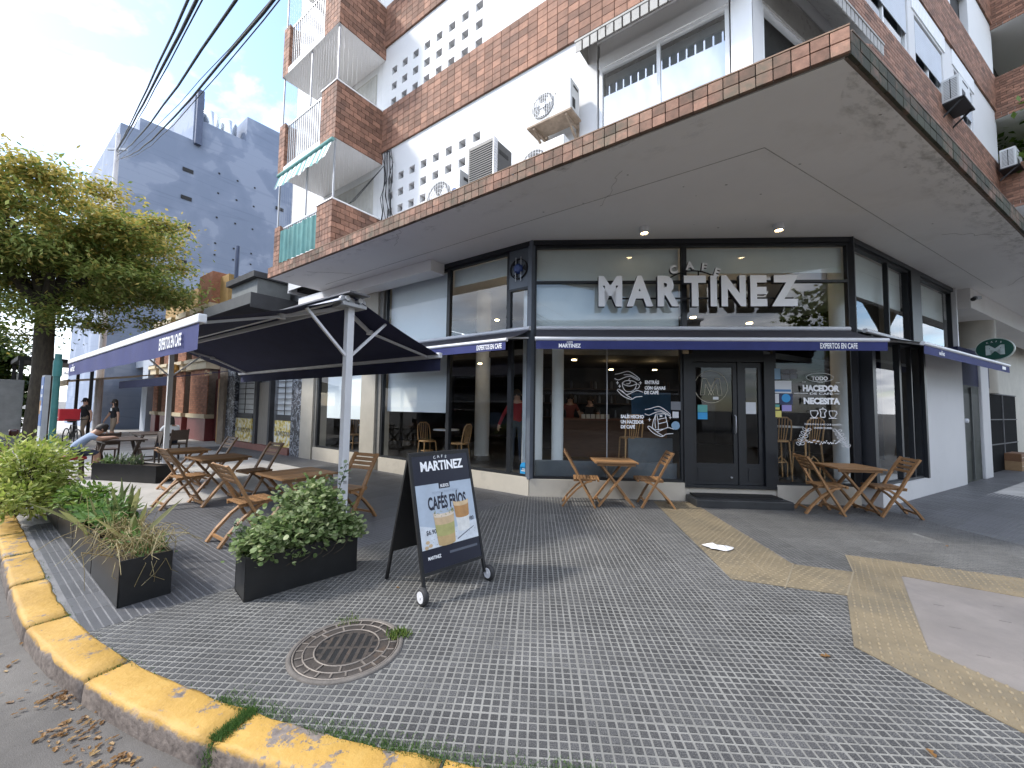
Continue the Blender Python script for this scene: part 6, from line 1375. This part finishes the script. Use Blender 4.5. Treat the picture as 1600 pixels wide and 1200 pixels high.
# delivery bicycle with red box
bk = thing('delivery_bicycle', 'bicycle with red delivery box parked by the teal post', 'bicycle', L(15.6, 3.9, 0, 8))
for x in (-.52,.52):
    w = MB().tube([(x+.33*math.cos(.2618*k),0,.34+.33*math.sin(.2618*k)) for k in range(25)], .018, 6).build('wheel', X['black'], bk); sp_ = MB()
    for k in range(8): sp_.tube([(x,0,.34),(x+.32*math.cos(.785*k),0,.34+.32*math.sin(.785*k))], .003, 4)
    sp_.build('spokes', X['galv'], w)
MB().tube([(-.52,0,.34),(-.05,0,.32),(.36,0,.78),(-.15,0,.80),(-.05,0,.32)], .018, 6).tube([(-.52,0,.34),(-.15,0,.80)], .013, 6).tube([(.36,0,.78),(.52,0,.34)], .018, 6).build('frame', X['black'], bk)
MB().tube([(.36,0,.78),(.34,0,.98),(.30,.26,1.0)], .013, 6).tube([(.34,0,.98),(.30,-.26,1.0)], .013, 6).build('handlebar', X['black'], bk); MB().box(-.28,-.04,-.07,.07,.88,.94).build('saddle', X['black'], bk, None, .02)
rb_ = MB().box(-.8,-.3,-.25,.25,.93,1.33).build('delivery_box', mat('red_box', (.50,.02,.03), .5, .1, 4), bk, None, .02); MB().box(-.62,-.46,-.256,-.25,1.12,1.22).box(-.7,-.4,-.256,-.25,1.03,1.07).build('print', X['ink_white'], rb_)
# parked car at the left edge
CAR = L(7.5, 6.45)                                                # local x towards the near end
car = thing('parked_car', 'dark maroon car parked at the kerb, cut by the left edge', 'car', CAR)
cp = mat('car_paint', (.06,.012,.014), .3, .1, 3, coat=.8)
body = MB(); sec = [(-2.1,.35,.55,.70,.72),(-1.95,.25,.78,.78,.84),(-1.2,.2,.88,.80,.86),(0,.2,.92,.80,.86),(1.2,.2,.93,.80,.86),(1.85,.25,.90,.78,.84),(2.1,.38,.72,.68,.74)]
vs = []
for (x, zb, zt, wb, wt) in sec: vs += [(x,-wb,zb),(x,-wt,(zb+zt)/2),(x,-wb*.98,zt),(x,wb*.98,zt),(x,wt,(zb+zt)/2),(x,wb,zb)]
fs = [(i*6+k, i*6+(k+1)%6, (i+1)*6+(k+1)%6, (i+1)*6+k) for i in range(6) for k in range(6)] + [(5,4,3,2,1,0), tuple(range(36,42))]
body.add(vs, fs, 0, True); body.build('body', cp, car)
cab = MB(); cab.add([(-1.3,-.74,.88),(1.75,-.74,.9),(1.2,-.58,1.44),(-.5,-.58,1.46),(-1.3,.74,.88),(1.75,.74,.9),(1.2,.58,1.44),(-.5,.58,1.46)], [(0,1,2,3),(5,4,7,6),(3,2,6,7),(1,5,6,2),(4,0,3,7)]); cab.build('cabin', mat('car_glass', (.02,.025,.03), .08, .1, 2), car)
MB().box(-.55,1.25,-.6,.6,1.44,1.49).build('roof', cp, car, None, .02)
for x in (-1.3,1.3):
    for y in (-.6,.72):
        T_ = at(WD,x,y,.31-.115) @ Matrix.Rotation(R(90),4,'X'); w = MB().lathe([(.18,-.1),(.28,-.1),(.31,-.06),(.31,.06),(.28,.1),(.18,.1)], 24, T=T_).build('wheel', X['black'], car); MB().lathe([(.19,-.105),(.19,.105)], 16, T=T_).build('rim', X['galv'], w)
for y in (-.55,.55): MB().box(2.06,2.12,y-.14,y+.14,.6,.78).build('tail_light', mat('tail_red', (.35,.01,.01), .3), car, None, .02)
for y in (-1,1): MB().box(-.55,-.38,.86*y-.12*(y<0),.86*y+.12*(y>0),.92,1.05).build('mirror', cp, car, None, .03)
# --- overhead cables and pole
pp_ = FL @ Vector((-24.6,-2.05,15.1))
pl_ = thing('cable_pole', 'pale cable pole rising out of the tree crown', 'pole', Matrix.Translation((pp_.x, pp_.y, 0))); MB().tube([(0,0,0),(0,0,15.6)], [.16,.09], 10).build('mast', mat('pole_grey', (.55,.53,.55), .6), pl_); MB().box(-.5,.5,-.04,.04,14.7,14.8).build('crossarm', X['galv'], pl_)
ends = [(-3.45,4.03,6.25,.020,.2),(-3.36,4.05,6.28,.026,.2),(-3.30,4.06,6.3,.012,.2),(-3.12,4.13,6.40,.022,.6),(-2.93,4.24,6.40,.022,.7),(-2.95,4.26,6.45,.009,.9),(-2.8,4.3,6.5,.008,.4)]
lab_ = ('first','second','third','fourth','fifth','sixth','seventh')
for k, (x, y, z, r_, sag) in enumerate(ends):
    a = Vector((pp_.x+random.gauss(0,.15), pp_.y+random.gauss(0,.15), 14.75-.1*k)); b = Vector((x, y, z)); far_ = b+(b-a)*.35
    pts = [a.lerp(far_, t/16)+Vector((0,0,-sag*math.sin(math.pi*t/16)+.02*math.sin(t*2.7+k))) for t in range(17)]
    o = MB().tube(pts, r_*.75, 8).build('cable', X['black']); tag(o, 'black overhead cable across the sky, %s from the left at the top' % lab_[k], 'cable', 'overhead cables')
fcs = MB()                                                        # loose wires down the facade by the balconies
for k in range(9):
    s_ = 3.75-random.uniform(0,.35); pts = [Vector((-s_+random.gauss(0,.05)*(1+i*.2), -.66-random.uniform(0,.03), 7.5-i*.36)) for i in range(7)]; fcs.tube(pts, .008, 5)
for k in range(3): fcs.tube([(-3.7,-.66,7.2),(-4.0-.1*k,-1.2,6.2),(-4.3,-1.82,5.6),(-4.25,-1.83,5.2)], .006, 5)
tag(fcs.build('facade_wires', X['black'], BD, FL), kind='stuff')
# striped balcony blind and teal canvas
bl = thing('striped_blind', 'faded teal and white striped awning blind under the first balcony', 'awning', L(5.2, 1.8, 6.9)); n = 22
for k in range(n):
    x = -6.35+2.4*k/n; zz_ = 6.86-.05*abs(math.sin(k*1.3)); MB().add([(x,-1.80,7.27),(x+2.4/n,-1.80,7.27),(x+2.4/n,-1.94-.02*math.sin(k),zz_),(x,-1.94-.02*math.sin(k-1),zz_)], [(0,1,2,3)], 0, True).build('stripe', mat('stripe_teal', (.16,.33,.31), .9) if k == 0 else bpy.data.materials['stripe_teal'] if k % 2 == 0 else X['blind'], bl, FL)
MB().tube([(-6.4,-1.82,7.26),(-3.9,-1.82,7.26)], .04, 8).build('roller', bpy.data.materials['stripe_teal'], bl, FL)
cv = thing('canvas_screen', 'teal canvas screen tied along the lowest balcony railing', 'screen', L(5.3, 1.77, 5.1)); q = MB(); n = 40
for i in range(n):
    w = lambda i: -1.79-.018*math.sin(i*1.25)-.008*math.sin(i*.6); x0, x1 = -6.18+1.66*i/n, -6.18+1.66*(i+1)/n; q.add([(x0,w(i),5.02),(x1,w(i+1),5.02),(x1,w(i+1),5.80+.02*math.sin(i*.5)),(x0,w(i),5.80+.02*math.sin((i-1)*.5))], [(0,1,2,3)], 0, True)
q.build('canvas', mat('teal_canvas', (.10,.24,.23), .85, .2, 3), cv, FL)
# cardboard boxes by the entrance
for k, (z, h, lab) in enumerate(((0,.27,'flattened cardboard box at the bottom of the pile by the right entrance'),(.27,.22,'brown cardboard box on top of the pile by the right entrance'))):
    b = thing('cardboard_box', lab, 'box', Rr(10.0, .12, z)); MB().box(-.35,.6,-.25,.25,0,h).build('carton', X['cartons'] if k == 0 else mat('brown_carton', (.20,.10,.05), .8), b, None, .006); MB().box(-.35,.6,-.252,-.25,h*.45,h*.55).build('tape', mat('tape', (.4,.3,.18), .4), b)
# ---------------------------------------------------------------- buildings across the streets (seen mirrored in the glass)
def across(name, label, wm, w, dp, h, col, rows, cols, seed):
    b = thing(name, label, 'building', wm, 'buildings across the street'); MB().box(0,w,0,dp,0,h).build('wall', mat(name+'_wall_%d' % seed, col, .8, .1, 1), b)
    gm = X['black']; st_ = h/rows
    for i in range(rows):
        for j in range(cols):
            x = w*(j+.2)/cols; o = MB().box(x, x+w*.55/cols, -.03, .0, st_*(i+.28), st_*(i+.82)).build('window', mat('dark_window', (.03,.035,.045), .1) if not (i or j or seed-1) else bpy.data.materials['dark_window'], b)
        MB().box(0,w,-.9,0,st_*(i+1)-.12,st_*(i+1)).build('balcony', X['soffit'], b)
    return b
across('opposite_building', 'cream block across the left street, seen only as reflection', at(FL, 8, -17, -.1, 180), 14, 10, 7.5, (.26,.24,.21), 2, 6, 1)
across('opposite_building', 'grey block farther along across the left street, seen only as reflection', at(FL, -7, -17, -.1, 180), 16, 10, 6.5, (.20,.20,.21), 3, 6, 2)
across('opposite_building', 'brown corner block across both streets, seen only as reflection', Matrix.Translation((12,-19,-.1)) @ Matrix.Rotation(R(180),4,'Z'), 26, 10, 9, (.16,.13,.11), 3, 9, 4)
across('opposite_building', 'white terraced block across the right street, seen only as reflection', at(FR, 22, -15.5, -.1, 180), 22, 10, 12, (.30,.28,.27), 4, 8, 3)
tree('street_tree', 'street tree across the right street, seen only as reflection', Rr(2, 13.5), 3.5, (0,0,6.2), (3.4,3.4,2.4), 5000, (TG, TG, .1), .2, (.3,.1), 40, seed=21)
# ================================================================ people
def person(label, wm, J, cols, hairlen=0, group=None, scale=1.0, cap=None, shorts=False, sleeves='short'):
    """J: joint positions (local, metres). One skinned body; hair and cap are children"""
    names = ['pelvis','waist','chest','neck','head','crown','shl','ell','wrl','hal','shr','elr','wrr','har','hpl','knl','anl','tol','hpr','knr','anr','tor']
    rad = dict(pelvis=(.135,.105),waist=(.125,.095),chest=(.15,.10),neck=(.055,.055),head=(.088,.098),crown=(.062,.07),shl=(.068,.062),ell=(.043,.043),wrl=(.028,.034),hal=(.018,.036),hpl=(.088,.09),knl=(.058,.058),anl=(.042,.042),tol=(.035,.03))
    for k in list(rad):
        if k.endswith('l') and k not in ('pelvis',): rad[k[:-1]+'r'] = rad[k]
    E = [('pelvis','waist'),('waist','chest'),('chest','neck'),('neck','head'),('head','crown')]
    for s_ in 'lr': E += [('chest','sh'+s_),('sh'+s_,'el'+s_),('el'+s_,'wr'+s_),('wr'+s_,'ha'+s_),('pelvis','hp'+s_),('hp'+s_,'kn'+s_),('kn'+s_,'an'+s_),('an'+s_,'to'+s_)]
    P = {n: Vector(J[n])*scale for n in names}; vs = [P[n] for n in names]; es = [(names.index(a), names.index(b)) for a, b in E]
    rr = [rad[n] for n in names]
    for s_ in 'lr':                                               # five fingers per hand
        w, h = P['wr'+s_], P['ha'+s_]; d = (h-w).normalized(); sd_ = d.cross(Vector((0,0,1)))
        if sd_.length < .1: sd_ = Vector((0,1,0))
        sd_.normalize(); up_ = sd_.cross(d)
        for k in range(5):
            base = h; off = sd_*(.012*(k-1.5)) if k < 4 else sd_*-.035; ln = (.052,.062,.058,.045,.04)[k]; a = len(vs); dd = d if k < 4 else (d*.6-sd_*.8).normalized()
            q = (h if k < 4 else w.lerp(h,.55))+off*scale; vs += [q+dd*ln*.6*scale, q+(dd-up_*.35).normalized()*ln*1.2*scale]; rr += [(.0085,.0085),(.007,.007)]; es += [(names.index('ha'+s_), a), (a, a+1)]
    me = bpy.data.meshes.new('body'); me.from_pydata(vs, es, [])
    o = bpy.data.objects.new('body', me); COL.objects.link(o); o.modifiers.new('s', 'SKIN'); sk = me.skin_vertices[0].data
    for i, n in enumerate(rr): sk[i].radius = (n[0]*scale, n[1]*scale); sk[i].use_root = (i == 0)
    ss = o.modifiers.new('u', 'SUBSURF'); ss.levels = 1; ss.render_levels = 1
    dg = bpy.context.evaluated_depsgraph_get(); dg.update(); bm = bpy.data.meshes.new_from_object(o.evaluated_get(dg)); bpy.data.objects.remove(o)
    for m in cols: bm.materials.append(m)                         # 0 skin 1 shirt 2 trousers 3 shoes
    def seg(p, a, b): ab = b-a; t = max(0, min(1, (p-a).dot(ab)/max(ab.length_squared, 1e-9))); return (p-(a+ab*t)).length, t
    reg = {}
    for a, b in E:
        k = {'waist':1,'chest':1,'neck':1,'head':0,'crown':0}.get(b, 0)
        if b[:2] in ('sh','el'): k = 1
        if b[:2] in ('hp','kn'): k = 2
        if b[:2] == 'an': k = 0 if shorts else 2
        if b[:2] == 'to': k = 3
        reg[(a, b)] = k
    for p in bm.polygons:
        best = min(((seg(p.center, P[a], P[b]), (a, b)) for a, b in E), key=lambda q: q[0][0]-.02*(q[1][0] == 'pelvis')); k = reg[best[1]]; t = best[0][1]
        if best[1][1] == 'neck' and t > .55: k = 0
        if best[1] == ('pelvis','waist') and t < .35: k = 2
        if best[1][1][:2] == 'el' and t > .62 and sleeves == 'short': k = 0
        if best[1][1][:2] == 'wr' and sleeves == 'long': k = 1
        p.material_index = k; p.use_smooth = True
    t = thing('person', label, 'person', wm, group); b = bpy.data.objects.new('body', bm); put(b, t, wm)
    hd, cr_ = P['head'], P['crown']; ax = (cr_-hd).normalized(); fc = Vector(J.get('face', (1,0,0))).normalized(); fc = (fc-ax*fc.dot(ax)).normalized(); sdv = ax.cross(fc)
    h = MB(); n1, n2 = 14, 9; vs = []; fs = []
    for i in range(n2+1):
        th = math.pi*i/n2*.62
        for j in range(n1):
            ph = 2*math.pi*j/n1; v = ax*math.cos(th)*.125+(fc*math.cos(ph)*.112+sdv*math.sin(ph)*.098)*math.sin(th)
            fr_ = math.cos(ph)*math.sin(th)
            if fr_ > .45 and i > 3: v = v*.80
            drop = hairlen*max(0, (i-5))/4*(1 if math.cos(ph) < .35 else 0); vs.append(hd.lerp(cr_,.35)+(v-ax*drop*.35)*scale)
    for i in range(n2):
        for j in range(n1): fs.append((i*n1+j, (i+1)*n1+j, (i+1)*n1+(j+1)%n1, i*n1+(j+1)%n1))
    h.add(vs, fs, 0, True); h.build('hair', X['hair'] if not cap else cap, t)
    f = MB(); c = hd.lerp(cr_,.18)
    for y in (-.032,.032): f.lathe([(.0,-.008),(.011,0),(.0,.008)], 8, 0, c=c+fc*.098*scale+sdv*y*scale)
    f.tube([c+fc*.095*scale+ax*.0, c+fc*.122*scale-ax*.035*scale, c+fc*.10*scale-ax*.042*scale], [.008,.014,.008], 6, 1); f.tube([c+fc*.098*scale-ax*.07*scale-sdv*.022*scale, c+fc*.104*scale-ax*.072*scale, c+fc*.098*scale-ax*.07*scale+sdv*.022*scale], .005, 5, 2)
    for y in (-1,1): f.lathe([(.006,-.02),(.018,0),(.006,.022)], 6, 1, c=c+sdv*.094*y*scale)
    f.build('face', [X['black'], X['skin'], mat('lips', (.35,.12,.10), .5) if 'lips' not in bpy.data.materials else bpy.data.materials['lips']], t)
    return t
def standing(arm=.2, ela=.1, step=.06, turn=0):
    return dict(pelvis=(0,0,.95),waist=(0,0,1.1),chest=(0,0,1.33),neck=(.0,0,1.47),head=(.02,0,1.58),crown=(.02,0,1.68),
      shl=(0,.17,1.38),ell=(.02,.20+arm,1.38-.27*math.cos(arm*2.2)),wrl=(.08,.22+arm*1.3+ela,1.38-.27*math.cos(arm*2.2)-.23*math.cos(arm*1.4)),hal=(.10,.225+arm*1.35+ela,1.31-.27*math.cos(arm*2.2)-.23*math.cos(arm*1.4)),
      shr=(0,-.17,1.38),elr=(.02,-.20-arm,1.38-.27*math.cos(arm*2.2)),wrr=(.08,-.22-arm*1.3-ela,1.38-.27*math.cos(arm*2.2)-.23*math.cos(arm*1.4)),har=(.10,-.225-arm*1.35-ela,1.31-.27*math.cos(arm*2.2)-.23*math.cos(arm*1.4)),
      hpl=(0,.085,.90),knl=(.03+step,.095,.49),anl=(-.0+step*.7,.10,.075),tol=(.14+step*.7,.11,.03),hpr=(0,-.085,.90),knr=(.02-step*.2,-.095,.49),anr=(-.03-step,-.10,.075),tor=(.10-step,-.11,.03),face=(1,0,0))
def seated(lean=.1, reach=.35, hz=.75):
    return dict(pelvis=(0,0,.53),waist=(lean*.35,0,.67),chest=(lean*1.0,0,.88-lean*.25),neck=(lean*1.35,0,1.01-lean*.38),head=(lean*1.6+.03,0,1.10-lean*.5),crown=(lean*1.75+.04,0,1.20-lean*.55),
      shl=(lean*1.1,.17,.93-lean*.28),ell=(lean*1.1+reach*.45,.21,hz+.02),wrl=(lean*1.1+reach*1.0,.10,hz+.045),hal=(lean*1.1+reach*1.18,.06,hz+.04),shr=(lean*1.1,-.17,.93-lean*.28),elr=(lean*1.1+reach*.45,-.21,hz+.02),wrr=(lean*1.1+reach*1.0,-.10,hz+.045),har=(lean*1.1+reach*1.18,-.06,hz+.04),
      hpl=(.02,.09,.51),knl=(.43,.12,.50),anl=(.40,.12,.08),tol=(.55,.13,.03),hpr=(.02,-.09,.51),knr=(.42,-.12,.50),anr=(.36,-.12,.08),tor=(.50,-.13,.03),face=(1,0,-.5))
blk = mat('black_cotton', (.015,.015,.017), .85, .1, 5); blu = mat('blue_shirt', (.26,.33,.46), .85, .1, 5); wht = mat('white_top', (.72,.72,.72), .85, .05, 5); jean = mat('jeans', (.05,.06,.09), .85, .15, 6); khk = mat('khaki', (.28,.22,.16), .85, .1, 6); red = mat('red_shirt', (.30,.02,.025), .8, .1, 5); shoe = mat('shoe', (.05,.05,.05), .6)
S_ = X['skin']
m_ = person('man in black T-shirt and dark cap standing far along the left pavement', L(18.6,3.25,0,-75), standing(.28,.06), (S_, blk, khk, shoe), cap=blk, group='people on the left pavement')
m_ = person('woman in black top and beige shorts with long dark hair on the left pavement', L(17.4,2.62,0,-80), standing(.18,.10), (S_, blk, khk, shoe), hairlen=.5, scale=.98, shorts=True, group='people on the left pavement'); MB().box(.105,.108,-.07,.07,1.24,1.36).build('shirt_print', X['ink_white'], m_)
st_ = thing('stool', 'red seated stool under the man in the blue shirt', 'stool', L(8.35,4.72)); MB().box(-.22,.22,-.2,.2,.38,.44).build('seat', mat('red_seat', (.28,.02,.02), .6), st_, None, .015)
for (x, y) in ((-.18,-.16),(.18,-.16),(-.18,.16),(.18,.16)): MB().bar((x,y,0),(x*.9,y*.9,.38),.03,.03).build('leg', X['wood_dark'], st_)
person('man in light blue T-shirt leaning over the dark terrace table', L(8.35,4.76,0,90), seated(.26,.34,.76), (S_, blu, jean, shoe), shorts=True, group='people on the left pavement')
person('woman in white top seated behind the far white post', L(10.25,2.62,0,195), seated(.05,.25,.70), (S_, wht, jean, shoe), hairlen=.3, group='people on the left pavement')
person('dark haired cafe worker behind the counter, left one', C(1.12,-4.75,.3,-95), standing(.1,.02), (S_, mat('apron_red', (.20,.05,.04), .8), blk, shoe), hairlen=.1, group='cafe staff')
person('dark haired cafe worker behind the counter, right one', C(1.72,-4.75,.3,-120), standing(.1,.02), (S_, blk, blk, shoe), hairlen=.2, group='cafe staff', scale=.97)
person('customer in red top standing inside the left street window', L(1.35,-1.5,.3,-60), standing(.12,.03), (S_, red, jean, shoe), hairlen=.1, sleeves='long')
